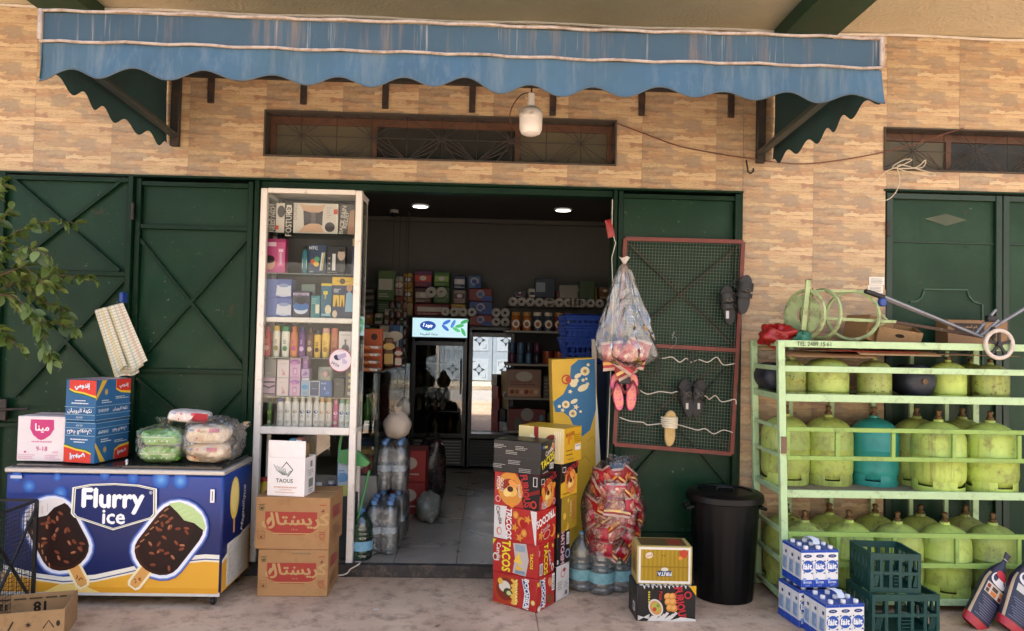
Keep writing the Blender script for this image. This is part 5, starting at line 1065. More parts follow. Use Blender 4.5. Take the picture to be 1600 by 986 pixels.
f2, zb2, zd2 = fridge('black fridge whose glass door mirrors the blue gate', -.235, .285, 1.70, False)
rr = random.Random(4); dk = ['#3f6a2c', '#8a2a22', '#23354f', '#c9b48a', '#5a2a1c', '#2f5a3a', '#b8862c', '#a9b0b4']
def small_bottle(name, label, loc, r, h, col, cap, group):
    q = MB(); q.lathe([(r*.9, 0), (r, .004), (r, h*.6), (r*.4, h*.82), (r*.36, h*.9)], 10); t_ = thing(name, label, 'bottle', loc, 0, group); q.build('body', M(col, .25, .05), t_, False); q = MB(); q.lathe([(r*.42, h*.9), (r*.42, h)], 8); q.build('cap', M(cap, .4, 0), t_, False); return t_
for k in range(4):
    for i in range(6):
        c_ = dk[(k*3+i*5+i//2) % 8]; small_bottle('drink_bottle', '%s drink bottle from the left on the %s rack of the lit fridge' % (ORD[i], ['lowest', 'second', 'third', 'top'][k]), (-.80+i*.092, 3.72, zb1+.031+.27*k), .03, rr.uniform(.17, .22), c_, rr.choice(['#c0392b', '#e0e0dc', '#2f5fa0']), 'bottles in the lit fridge')
# tissue and paper packs above the fridges
def rolls(label, cx, cz, Y, n, rows, r=.052, col='#b9b5ae', group='toilet roll packs'):
    t_ = thing('toilet_roll_pack', label, 'tissue pack', (cx, Y, cz), 0, group)
    for j in range(rows):
        for i in range(n):
            q = MB(); q.lathe([(.018, 0), (r*.97, 0), (r, .004), (r, .1), (.018, .1), (.018, 0)], 16, ((i-(n-1)/2)*r*2, 0, r+j*r*2), 0, 'Y', cap=False); q.build('roll', M(col, .85, .06), t_, False)
    return t_
TOPS = []
def stackbase(Y): return 1.805
shelf_top = tag(MB().box(-1.55, -.24, 3.60, 4.10, 1.803, 1.818).build('top_board', M('#4a4038', .7, .1)), 'board across the fridge tops carrying tissue packs', 'board')
packs = [(589, 617, 423, 469, '#5f7a4a', 'tall green and white paper pack at the left above the fridge', '#c9cfbf'), (617, 630, 432, 462, '#a8a39a', 'white canister beside the green paper pack', '#8a3a34'), (617, 631, 463, 497, '#7a2f2a', 'dark red canister under the white canister', '#b9a99a'), (630, 645, 427, 449, '#b08a3a', 'upper yellow pack next to the canisters', '#2c2a3a'), (630, 645, 450, 472, '#a58038', 'lower yellow pack next to the canisters', '#2c2a3a'), (646, 676, 423, 449, '#5a2a4a', 'red and blue printed pack at the top of the pile', '#c24a3a'), (647, 675, 450, 474, '#4a2c24', 'brown pack with white print in the pile', '#b5aca0'), (677, 703, 425, 448, '#3f6a2c', 'green pack at the top of the pile', '#8fae5a'), (677, 703, 449, 474, '#35562a', 'dark green pack under the green one', '#6a8a4a'), (708, 728, 430, 452, '#1f2a4a', 'navy pack near the middle of the pile', '#b8bcc6'), (708, 728, 453, 474, '#8a7a74', 'pale floral pack under the navy one', '#5a3a4a'), (647, 703, 475, 497, '#7a2530', 'wide red and white pack just above the lit sign', '#c6bfb8'), (704, 728, 475, 492, '#b08c2a', 'yellow pack just above the lit sign', '#7a5a1c')]
for x0, x1, y0, y1, c_, nm, c2 in packs:
    b0 = 1.8185 if y1 > 490 else None
    pbox('paper_pack', nm, 'pack', x0, x1, y0, y1, 3.66, .22, c_, 'packs above the fridges', lambda a, c2=c2: (a.rect(.08, .35, .92, .72, c2), a.el(.5, .55, .2, .14, '#d0c8bc'), a.small(.1, .1, .9, .25, 2, c2)), bev=.012, base=b0)
pbox('paper_pack', 'lower tall green pack at the left above the fridge', 'pack', 589, 616, 470, 497, 3.66, .22, '#4d663c', 'packs above the fridges', lambda a: a.small(.1, .2, .9, .8, 4, '#a9b59a'), base=1.8185, bev=.012)
for x0, x1, y0, y1, nm in ((630, 645, 473, 497, 'lowest yellow pack beside the wide red pack'), (704, 728, 493, 497, 'flat white pack below the yellow pack')): pbox('paper_pack', nm, 'pack', x0, x1, y0, y1, 3.66, .22, '#9a8454', 'packs above the fridges', base=1.8185, bev=.002)
v = at(682, 465, 3.6); rolls('pair of toilet rolls in front of the dark green pack', v.x, v.z, 3.54, 2, 1, .06)
v = at(717, 492, 3.58); rolls('row of toilet rolls above the end of the lit sign', v.x, 1.8185, 3.50, 4, 1, .05)
# second tower on the black fridge
tag(MB().box(-.235, .29, 3.58, 4.1, 1.703, 1.715).build('top_board', M('#4a4038', .7, .1)), 'board on the black fridge carrying red and blue packs', 'board')
for j, (x0, x1, y0, y1, c_) in enumerate(((732, 770, 492, 513, '#7a2a28'), (732, 770, 471, 491.5, '#28427a'), (732, 770, 451, 470.5, '#7a2c2c'), (731, 752, 431, 450.5, '#3f6a94'))):
    pbox('tissue_pack', ['lowest red and blue tissue pack on the black fridge', 'second red and blue tissue pack on the black fridge', 'third red and blue tissue pack on the black fridge', 'small blue and white pack topping the tissue pile'][j], 'pack', x0, x1, y0, y1, 3.64, .25, c_, 'tissue packs on the black fridge', lambda a, j=j: (a.el(.5, .55, .32, .3, '#a9a6a8'), a.el(.48, .55, .2, .18, '#2f4f9a'), a.rect(.55, .05, .98, .4, '#2a4a94')), bev=.012, base=1.7155 if j == 0 else None)
for j, y in enumerate((514, 495)): v = at(782, y, 3.62); rolls(['lower', 'upper'][j]+' row of toilet rolls beside the red and blue packs', v.x, 1.7155+j*.105 if j else 1.7155, 3.60, 2, 1, .052)
# right-hand shelving
shr = thing('wall_shelving', 'dark shelving with goods at the right of the shop', 'shelving', (.75, 3.3, Z0))
SHR = [at(840, y, 3.2).z for y in (517, 569, 622, 674)]; GREYS = M('#8f8a82', .5, .08)
for z in SHR: MB().box(.17, 1.75, 3.2, 3.62, z-.022, z, 0, .003).build('shelf', GREYS, shr)
for x in (.175, 1.70): MB().box(x-.02, x, 3.6, 3.64, Z0, 1.75).build('upright', BLKM, shr)
MB().box(.17, 1.75, 3.625, 3.64, Z0, 1.72).build('back_panel', M('#262422', .7, .1), shr); MB().box(.17, 1.75, 3.22, 3.62, Z0, Z0+.12).build('plinth', BLKM, shr)
for i, x in enumerate((806, 823, 840, 857, 873, 889)):
    v = at(x, 514, 3.25); c_ = ['#b5692c', '#b5692c', '#3f4a58', '#4a5260', '#8a3a2c', '#9a4a34'][i]
    t_ = thing('spread_jar', ['first', 'second', 'third', 'fourth', 'fifth', 'sixth'][i]+' jar from the left on the top right-hand shelf', 'jar', (v.x, 3.29, SHR[0]+.001), 0, 'jars on the top shelf'); q = MB(); q.lathe([(.045, 0), (.05, .006), (.05, .13), (.042, .16), (.04, .165)], 16); q.build('body', M(c_, .25, .08), t_, False); q = MB(); q.lathe([(.044, .166), (.044, .20), (.04, .204)], 16); q.build('lid', M('#d6c9b4' if i in (2, 3) else '#b9803a', .4, .03), t_, False)
    a_ = Art(.07, .09); a_.el(.5, .5, .46, .5, '#d9d2c4'); a_.el(.5, .45, .25, .28, '#9a5a34'); a_.build('label', t_, (-.035, -.0512, .03), (1, 0, 0), (0, 0, 1))
for i in range(4):
    for j in range(2):
        v = at(800+i*13, 560, 3.26); c_ = ['#5a2a4a', '#3f5a7a', '#4a6a8a', '#2c3040'][(i+j) % 4]; q = MB(); q.lathe([(.030, 0), (.034, .005), (.034, .105), (.028, .115)], 14); t_ = q.build('drink_can', M(c_, .3, .15, 30)); t_.location = (v.x, 3.27, SHR[1]+.001+j*.117); tag(t_, '%s can of the %s column from the left on the second shelf' % (['lower', 'upper'][j], ['first', 'second', 'third', 'fourth'][i]), 'can', 'cans on the second shelf')
for i, x in enumerate((856, 874, 888)):
    v = at(x, 566, 3.26); q = MB(); q.lathe([(.052, 0), (.056, .006), (.056, .12), (.058, .122), (.058, .14)], 16); t_ = q.build('sweets_tub', M('#9a4428', .35, .12, 25)); t_.location = (v.x, 3.28, SHR[1]+.001); tag(t_, ['left', 'middle', 'right'][i]+' of three orange tubs on the second shelf', 'tub', 'orange tubs')
def sweets(a): a.rect(.03, .05, .97, .35, '#b58a6a'); a.el(.5, .75, .3, .18, '#b5aca0'); a.small(.1, .42, .9, .6, 2, '#7a3a2a'); [a.el(.15+.14*i, .2, .08, .08, c) for i, c in enumerate(('#7a3a2a', '#8a5a3a', '#c9a08a', '#7a2a3a', '#a9684a', '#c0b09a'))]
pbox('sweets_carton', 'pinkish sweets display box on the third shelf', 'box', 792, 846, 578, 620, 3.24, .2, '#8a6a58', None, sweets, base=SHR[2]+.001)
pbox('sweets_carton', 'dark grey sweets box beside the pinkish one', 'box', 849, 860, 588, 620, 3.24, .2, '#4a4644', None, lambda a: a.small(.1, .1, .9, .9, 5, '#8a8480'), base=SHR[2]+.001)
pbox('toy_box', 'dark red toy box with a white round emblem on the low shelf', 'box', 794, 853, 640, 671, 3.24, .25, '#6a2226', None, lambda a: (a.el(.5, .75, .3, .3, '#8f8a84'), a.el(.25, .3, .16, .3, '#4a5a4a'), a.el(.62, .25, .2, .2, '#a9682c'), a.el(.88, .6, .1, .15, '#5a8a9a')), base=SHR[3]+.001)
pbox('toy_box', 'dark green toy box at the end of the low shelf', 'box', 855, 880, 645, 671, 3.24, .25, '#24402c', None, lambda a: a.el(.5, .5, .2, .25, '#7a6a34'), base=SHR[3]+.001)
for i, (x, y, n) in enumerate(((806, 478, 2), (818, 462, 3), (860, 488, 2), (884, 470, 4), (910, 478, 3), (922, 462, 4), (935, 495, 2))):
    v = at(x, y, 3.5); 
upper = tag(MB().box(.17, 1.75, 3.40, 3.63, 1.93, 1.945, 0, .003).build('upper_board', M('#3a342e', .7, .1)), 'upper board over the right-hand shelves loaded with rolls', 'board')
for i, (x, n, r_) in enumerate(((808, 2, .05), (842, 3, .05), (880, 4, .05), (915, 4, .05))):
    v = at(x, 470, 3.5); rolls(['first', 'second', 'third', 'fourth'][i]+' toilet roll row from the left on the upper board', v.x, 1.946, 3.42, n, 1, r_)
pbox('tissue_box', 'dark blue pack lying over the toilet rolls', 'pack', 836, 868, 436, 452, 3.44, .16, '#2a3446', None, lambda a: a.rect(.05, .3, .5, .8, '#8f9aa8'), base=2.047, bev=.008)
pbox('tissue_box', 'pale pack lying at the right over the toilet rolls', 'pack', 874, 904, 446, 454, 3.44, .16, '#8a867f', None, base=2.047, bev=.006)
pbox('tissue_box', 'green pack at the far right over the shelves', 'pack', 905, 930, 440, 454, 3.44, .16, '#3f5236', None, base=2.047, bev=.006)
# nested blue shopping baskets
BLUE = M('#1d3f96', .4, .08)
def basket(label, loc, rz):
    t_ = thing('shopping_basket', label, 'basket', loc, rz, 'nested blue baskets'); w0, d0, w1, d1, h = .17, .11, .22, .145, .20
    def ring(w_, d_, z): return [(-w_, -d_, z), (w_, -d_, z), (w_, d_, z), (-w_, d_, z)]
    q = MB(); q.put(ring(w0, d0, 0), [(0, 1, 2, 3)]); q.build('base', BLUE, t_, False)
    q = MB(); q.tube([Vector(p) for p in ring(w1, d1, h)], .012, 6, closed=True); q.build('rim', BLUE, t_, False)
    for s in range(4):
        A0, A1 = Vector(ring(w0, d0, 0)[s]), Vector(ring(w0, d0, 0)[(s+1) % 4]); B0, B1 = Vector(ring(w1, d1, h)[s]), Vector(ring(w1, d1, h)[(s+1) % 4]); n = 9 if s % 2 == 0 else 6; q = MB()
        for i in range(n+1):
            a_, b_ = A0.lerp(A1, i/n), B0.lerp(B1, i/n); q.bar(a_, b_, .016, .006)
        for v_ in (.35, .68, .9): q.bar(A0.lerp(B0, v_), A1.lerp(B1, v_), .022, .005)
        tag(q.build('lattice_side', BLUE, t_, False), kind='stuff')
    q = MB(); q.tube([(-w1, 0, h), (-w1*.9, .02, h+.02), (w1*.9, .02, h+.02), (w1, 0, h)], .008, 6); q.build('handle', BLUE, t_, False); return t_
v = at(915, 566, 1.3)
tag(MB().box(v.x-.22, v.x+.25, 1.16, 1.48, Z0, v.z-.002, 0, .006).build('counter_stand', M('#16233f', .6, .1)), 'dark blue stand under the stacked shopping baskets', 'stand')
for i in range(3): basket(['lowest', 'middle', 'topmost'][i]+' of the nested blue shopping baskets', (v.x+.01, 1.32, v.z+.03*i+(.06*i)), .1)
# yellow snack display stand with blue wave
ds = thing('display_stand', 'yellow cardboard snack display with a blue wave beside the door', 'display', at(905, 760, .30))
DY = .24
out = [(862, 562), (929, 559), (934, 640), (940, 745), (946, 884), (870, 884), (866, 700)]
v0 = at(862, 884, DY); pts = [at(x, y, DY) for x, y in out]; q = MB(); q.prism([(p.x-v0.x, p.z-v0.z) for p in pts][::-1], (v0.x, DY+.30, v0.z), (1, 0, 0), (0, 0, 1), .30); q.build('carcass', M('#d6ac2c', .5, .06), ds)
wv = [(930, 564), (936, 600), (936, 640), (932, 680), (918, 700), (905, 690), (898, 665), (880, 640), (868, 642), (866, 622), (878, 612), (890, 590), (893, 570), (905, 561)]
a_ = Art(1, 1); o0 = at(862, 884, DY); P2 = lambda pp_: [((at(x, y, DY).x-o0.x), (at(x, y, DY).z-o0.z)) for x, y in pp_]
a_.raw(P2([(926, 562), (934, 640), (939, 740), (931, 735), (930, 640), (924, 570)])[::-1], [tuple(range(6))], '#e7e0cc')
a_.poly(P2([(929, 561), (931, 600), (931, 640), (922, 672), (900, 690), (897, 668), (890, 652), (880, 644), (868, 644), (864, 628), (880, 616), (890, 596), (892, 572), (904, 562)])[::-1], '#2f6f9a')
for x, y, r, s in ((914, 580, 7, 0), (903, 587, 4, 1), (896, 599, 6, 2), (911, 606, 6, 1), (918, 600, 3, 3), (891, 612, 3, 3), (884, 632, 6, 0), (897, 627, 4, 1), (900, 636, 4, 3), (895, 646, 6, 0), (879, 641, 3, 3), (874, 635, 2.5, 0), (919, 570, 2.5, 0), (907, 643, 2, 0), (911, 594, 2.5, 0), (916, 592, 2, 0)):
    (cx, cy), = P2([(x, y)]); rr_ = r/222.
    if s == 3: a_.star(cx, cy, rr_*1.3, '#e9dfb4')
    else:
        a_.el(cx, cy, rr_*(1.5 if s == 1 else 1), rr_*(.8 if s == 1 else 1), '#e9dfb4', .5*s)
        if s == 2: a_.el(cx-.02, cy+.015, rr_*.6, rr_*.6, '#e9dfb4'); a_.el(cx+.02, cy+.02, rr_*.6, rr_*.6, '#e9dfb4')
        if s == 0 and r > 5: a_.el(cx, cy, rr_*.5, rr_*.5, '#d6ac2c'); a_.el(cx, cy, rr_*.22, rr_*.22, '#2f6f9a')
(cx, cy), = P2([(885, 593)]); a_.el(cx, cy, .035, .035, '#b5452f'); a_.el(cx, cy, .026, .022, '#d6ac2c'); a_.el(cx+.01, cy, .018, .02, '#b5452f')
for pts_ in ([(905, 720), (915, 712), (922, 722)], [(918, 690), (926, 682), (930, 692)], [(920, 742), (928, 735), (934, 745)]): a_.line(P2(pts_), .006, '#c0922a')
a_.build('wave_print', ds, (o0.x, DY, o0.z), (1, 0, 0), (0, 0, 1), world=True)
q = MB(); q.bar(at(931, 884, DY+.02), at(928, 530, DY+.02), .03, .03); q.build('back_post', M('#b5aea0', .5, .1), ds)
# ---- left side of the room: glass counter, shelves, stacked water
gc = thing('glass_counter', 'dark glass counter at the left inside the door', 'counter', (-1.15, 1.0, Z0)); GX0, GX1, GY0, GY1, GZ = -1.45, -.80, .55, 2.6, 1.30
tag(MB().box(GX0, GX1, GY0, GY1, Z0, .55, 0, .005).build('base', M('#8a8780', .5, .1), gc)); MB().box(GX0, GX1, GY0, GY1, GZ, GZ+.012).build('top_pane', GLASS, gc)
MB().box(GX1-.006, GX1, GY0+.02, GY1, .551, GZ-.001).build('front_pane', GLASS, gc); MB().box(GX0, GX1-.007, GY0, GY0+.006, .551, GZ-.001).build('end_pane', GLASS, gc)
for y in (GY0+.007, GY1): MB().box(GX1-.03, GX1-.0065, y, y+.02, .551, GZ-.001).build('corner_post', BLKM, gc)
MB().box(GX0, GX1-.01, GY0+.01, GY1-.01, .92, .928).build('shelf', GLASS, gc)
for i, (yt, yb, x0, x1) in enumerate(((623, 640, 562, 588), (611, 623, 562, 586), (596, 610, 562, 588), (583, 595, 562, 590))):
    pbox('biscuit_box', ['lowest', 'second', 'third', 'topmost'][i]+' orange and white biscuit box stacked on the counter end', 'box', x0, x1, yt, yb, .62, .20, '#c6bcb4', 'biscuit boxes on the counter', lambda a: (a.poly([(0, 0), (.7, 0), (.45, 1), (0, 1)], '#b5704a'), a.el(.5, .5, .3, .28, '#8f5a34'), a.small(.7, .3, .95, .7, 2, '#7a6a60')), base=1.3125+.056*i)
for i in range(2): pbox('biscuit_box', ['lower', 'upper'][i]+' small biscuit box to the right of the biscuit stack', 'box', 590, 606, 0, 0, .62, .18, '#bdb2aa', None, lambda a: a.el(.6, .5, .2, .25, '#a9684a')) if False else None
carton('biscuit_box', 'orange box standing behind the biscuit stack', 'box', (at(578, 600, .9).x, .98, 1.3125), (.16, .06, .32), 0, '#a9502a', F=lambda a: (a.el(.6, .8, .08, .08, '#3a2a20'),))
for i, (x, c_, c2) in enumerate(((606, '#6b4a2c', '#c4a35a'), (621, '#7a2a24', '#b9aca0'))):
    v = at(x, 600, 1.5); carton('snack_pouch', ['yellow and brown standing pouch on the counter', 'small red and white pouch on the counter'][i], 'pouch', (v.x, 1.5, 1.3125), (.075-.02*i, .05, .25-.08*i), .2, c_, F=lambda a, c2=c2: (a.rect(0, .1, 1, .45, c2), a.el(.5, .7, .2, .12, c2)), bev=.01)
# wall shelves with jars and hanging goods in the dark left corner
lsh = thing('side_shelving', 'dark shelving with bottles along the left wall', 'shelving', (-1.9, 2.9, Z0))
for z in (.6, 1.0, 1.35, 1.7): MB().box(-1.7, -.93, 3.0, 3.5, z-.02, z, 0, .003).build('shelf', M('#6a655f', .6, .1), lsh)
MB().box(-1.7, -.93, 3.5, 3.52, Z0, 1.78).build('back_panel', M('#26231f', .7, .1), lsh)
for k, z in enumerate((.6, 1.0, 1.35)):
    for i in range(7): small_bottle('sauce_bottle', '%s bottle from the left on the %s dark left-hand shelf' % (ORD[i], ['lowest', 'middle', 'upper'][k]), (-1.64+i*.105, 3.08, z+.001), .034, rr.uniform(.16, .24), dk[(k+i*3) % 8], rr.choice(['#c9c4b8', '#7a2a22', '#b8862c']), 'bottles on the left shelves')
for i, x in enumerate((612, 622, 632)):
    v = at(x, 480, 2.4); q = MB(); n = 5
    t_ = thing('hanging_sachets', ['left', 'middle', 'right'][i]+' strip of dark sachets hanging in the left corner', 'sachets', (v.x, 2.4, v.z), 0, 'hanging sachet strips'); q = MB(); q.tube([(0, 0, .1), (0, 0, .9)], .002, 4); q.build('string', IRON, t_, False)
    for k in range(6): q = MB(); q.grid(lump(0, 0, .02-.09*k, .03, .012, .042, wob=.05, seed=k, sq=3), 10, 6, wrapu=True); q.build('sachet', M(['#3a1f1c', '#2c2a2c', '#4a2420'][(i+k) % 3], .35, .15), t_, False, sharp=180)
# shrink-wrapped six-packs of water
def water_pack(label, loc, nx, ny, rz, h=.30, r=.041):
    t_ = thing('water_pack', label, 'water pack', loc, rz, 'shrink-wrapped water packs'); q0 = MB()
    pr = [(r*.7, 0), (r*.95, .006)]
    for i in range(5): z = .02+h*.55*i/5; pr += [(r, z), (r*.93, z+.012), (r, z+.024)]
    pr += [(r, h*.66), (r*.85, h*.78), (r*.42, h*.9), (r*.36, h*.93)]; q0.lathe(pr, 14); first = None
    for i in range(nx):
        for j in range(ny):
            p_ = ((i-(nx-1)/2)*r*2, (j-(ny-1)/2)*r*2, 0)
            if first is None: first = q0.build('bottle', PET, t_, False, sharp=60); o = first
            else: o = first.copy(); COL.objects.link(o); o.parent = t_
            o.location = p_; q = MB(); q.lathe([(r*.4, h*.93), (r*.4, h), (r*.34, h*1.003)], 10); q.build('cap', M('#5f86b8', .4, 0), o, False)
            q = MB(); q.lathe([(r*1.012, h*.40), (r*1.012, h*.52)], 14, cap=False); q.build('label', M('#b9c9d6', .4, .3, 40), o, False)
    q = MB(); q.grid(lump(0, 0, h*.47, nx*r+.004, ny*r+.004, h*.475, wob=.012, seed=nx, sq=7), 40, 16, wrapu=True); q.build('wrap', clear('shrink_wrap', (.985, .99, .995), .06, .10, .3, .05, .7, 30), t_, False, sharp=180); return t_
wx = at(597, 866, .35).x
water_pack('shrink-wrapped water bottles nearest the door, bottom layer', (wx, .36, G0), 2, 3, .05, .36, .056)
water_pack('shrink-wrapped water bottles behind the front pack, bottom layer', (wx+.02, .71, G0), 2, 3, .0, .36, .056)
water_pack('shrink-wrapped water bottles stacked on the rear pack', (wx+.02, .70, G0+.366), 2, 3, .03, .36, .056)
gb = thing('garlic_bag', 'white tied bag resting on the stacked water', 'bag', (wx+.04, .70, G0+.73)); q = MB(); q.grid(lump(0, 0, .10, .105, .09, .10, wob=.07, seed=2, sq=2.1), 26, 16, wrapu=True); q.build('sack', M('#bdb0a2', .7, .08, bmp=.2, bscale=25), gb, False, sharp=180); q = MB(); tuft(q, (0, 0, .185), .05, .06, 9, 3); q.build('gathered_top', M('#c4b8ab', .7, .08), gb, False); q = MB(); q.lathe([(.018, .18), (.022, .19), (.018, .20)], 10); q.build('tie', M('#a9502a', .5, 0), gb, False)
for i in range(2): carton('drink_crate', ['lower', 'upper'][i]+' red printed carton behind the stacked water', 'carton', (-.66, 1.55, G0+i*.27), (.28, .3, .265), 0, '#8f2420', 'red cartons behind the water', F=lambda a: (a.el(.5, .6, .26, .2, '#b9a99a'), a.small(.15, .1, .85, .3, 2, '#c9b8a8')))
t_ = thing('stuffed_sack', 'dark shiny stuffed sack beside the red cartons', 'sack', (-.50, 1.85, G0)); q = MB(); q.grid(lump(0, 0, .30, .13, .16, .30, wob=.12, seed=12, sq=3), 26, 20, wrapu=True); q.build('body', M('#1d1b1c', .25, .2, 12, dirt='#6a2a24', dirt_amt=.4), t_, False, sharp=180)
t_ = thing('stuffed_sack', 'small green sack on the floor behind the water packs', 'sack', (-.47, 1.15, G0)); q = MB(); q.grid(lump(0, 0, .12, .10, .12, .12, wob=.15, seed=14, sq=2.4), 22, 14, wrapu=True); q.build('body', M('#6a6e68', .3, .2, 12, dirt='#a9aca4', dirt_amt=.4), t_, False, sharp=180)
t_ = thing('hanging_bag', 'pale plastic bag hanging above the stacked water', 'bag', at(632, 625, 1.0)); q = MB(); q.grid(lump(0, 0, -.06, .05, .04, .07, wob=.2, seed=5, sq=2.2), 18, 12, wrapu=True); q.build('body', M('#a9a49c', .5, .1), t_, False, sharp=180); q = MB(); q.tube([(0, 0, 0), (0, 0, 1.5)], .003, 4); q.build('cord', IRON, t_, False)

for i in range(4): carton('dark_pack', ['lowest', 'second', 'third', 'topmost'][i]+' dark wrapped pack in the pile left of the green paper packs', 'pack', (at(577, 480, 3.7).x, 3.75, 1.8185+i*.078), (.125, .2, .076), 0, ['#4a4038', '#3a4650', '#5a4a3a', '#46443f'][i], 'dark packs by the left wall', bev=.012, F=lambda a: a.rect(.1, .3, .9, .7, '#7a746a'))
for i in range(5):
    small_bottle('sauce_bottle', '%s bottle from the left on the counter shelf' % ORD[i], (-.92, .75+i*.13, .929), .032, .2, dk[(i*3) % 8], '#c9c4b8', 'bottles in the glass counter')
for i in range(6): carton('sweets_box', '%s small sweets box from the door in the glass counter' % ORD[i], 'box', (-.95, .72+i*.2, .551), (.18, .16, .12+.03*(i % 3)), 0, ['#8f2a24', '#c9a03a', '#2f4a7a', '#7a3a5a', '#3f6a3a', '#b5693a'][i], 'sweets boxes in the counter', F=lambda a: a.el(.5, .5, .3, .25, '#d6cfc0'), R=lambda a: (a.el(.5, .5, .3, .25, '#d6cfc0'), a.small(.1, .1, .9, .25, 1, '#e8e0d0')))

rr = random.Random(77); pal = ['#7a2a24', '#2f4a7a', '#b8902c', '#3f6a3a', '#8a8378', '#5a2a4a', '#a9693a', '#c0b8aa', '#22303f', '#6a4a2c']
def fill_row(n, x0, x1, z, Y, hmin, hmax, where, grp, dep=.14):
    w_ = (x1-x0)/n
    for i in range(n):
        h_ = rr.uniform(hmin, hmax); c_ = rr.choice(pal); c2 = rr.choice(pal)
        carton('grocery_pack', '%s grocery pack from the left %s' % (ORD[i], where), 'pack', (x0+w_*(i+.5), Y+rr.uniform(-.02, .02), z), (w_*rr.uniform(.8, .94), dep, h_), rr.uniform(-.08, .08), c_, grp, .45, .006, .08, F=lambda a, c2=c2: (a.rect(.08, .3, .92, .62, c2), a.el(.5, .72, .2, .12, '#d6cdbd'), a.small(.12, .08, .88, .22, 2, '#cfc6b8')))
fill_row(7, -1.68, -.95, 1.701, 3.2, .09, .2, 'on the top left-hand shelf', 'packs on the top left shelf')
fill_row(9, .95, 1.72, SHR[1]+.001, 3.36, .1, .19, 'at the back of the second right-hand shelf', 'packs on the second right shelf')
fill_row(8, .98, 1.72, SHR[2]+.001, 3.36, .1, .19, 'at the back of the third right-hand shelf', 'packs on the third right shelf')
fill_row(9, .25, 1.70, 2.048, 3.55, .06, .17, 'behind the rolls on the upper right board', 'packs on the upper right board')
fill_row(6, -1.50, -.95, 2.14, 3.78, .05, .12, 'topping the dark pile by the left wall', 'packs topping the left pile') if False else None

fill_row(5, -1.38, -.84, 1.3125, 1.75, .14, .24, 'in the nearer row on the glass counter', 'packs on the glass counter', .2)
fill_row(5, -1.38, -.84, 1.3125, 2.2, .26, .42, 'in the farther row on the glass counter', 'tall packs on the glass counter', .2)
fill_row(7, -1.66, -.95, 1.3505, 3.3, .12, .24, 'at the back of the upper left-hand shelf', 'packs at the back of the upper left shelf')
# ================================================================ red wire rack on the door leaf, sandals
REDF = M('#6b2c22', .5, .2, 8, dirt='#4a2a1e', dirt_amt=.4)
wr = thing('wire_rack', 'red framed wire mesh rack leaning on the green door leaf', 'rack', at(1050, 705, -.06))
RC = [at(977, 373, -.055), at(1161, 378, -.055), at(1143, 709, -.075), at(960, 694, -.075)]
def rp(u, v): return RC[0].lerp(RC[1], u).lerp(RC[3].lerp(RC[2], u), v)
for a_, b_ in ((RC[0], RC[1]), (RC[1], RC[2]), (RC[2], RC[3]), (RC[3], RC[0]), (rp(0, .515), rp(1, .515))):
    q = MB(); q.bar(a_, b_, .026, .018); q.build('frame_bar', REDF, wr)
for a_, b_ in ((rp(.03, .02), rp(.97, .50)), (rp(.97, .02), rp(.03, .50)), (rp(.97, .53), rp(.03, .98)), (rp(.03, .53), rp(.97, .98))):
    q = MB(); q.tube([a_+Vector((0, .006, 0)), b_+Vector((0, .006, 0))], .0028, 5); q.build('brace_rod', M('#4a1f18', .6, .2), wr)
q = MB()
for i in range(1, 38): q.tube([rp(i/38, 0), rp(i/38, 1)], .0013, 4, cap=False)
for i in range(1, 66): q.tube([rp(0, i/66)+Vector((0, -.001, 0)), rp(1, i/66)+Vector((0, -.001, 0))], .0013, 4, cap=False)
tag(q.build('wire_mesh', M('#5d665a', .6, .2), wr), kind='stuff')
for i, y in enumerate(((562, [(1022, 556), (1035, 560), (1050, 558), (1062, 566), (1072, 560), (1080, 566), (1092, 562), (1106, 566), (1120, 558), (1130, 570), (1148, 568)]), (612, [(1000, 610), (1012, 616), (1030, 612), (1050, 614), (1060, 612), (1100, 618), (1108, 624), (1118, 618), (1128, 628), (1148, 624), (1150, 632)]), (655, [(968, 652), (985, 658), (1005, 660), (1012, 664), (1035, 662), (1060, 664), (1075, 668), (1090, 672), (1102, 670), (1115, 678), (1130, 672), (1145, 676)]))):
    cab('rope', ['upper', 'middle', 'lowest'][i]+' of three white ropes strung across the wire rack', [(x, yy, -.085) for x, yy in y[1]], M('#c9c2b4', .7, .1), .0035, 4)
def outline(L, W, n=22):
    o = []
    for i in range(n):
        t = 2*math.pi*i/n; y = math.cos(t); w_ = W*(.50+.06*math.cos(2.2*t)-(.10 if -.4 < y < .3 else .0)-.07*(1 if y < -.2 else 0)); o.append((w_*math.sin(t), L/2*y))
    return o
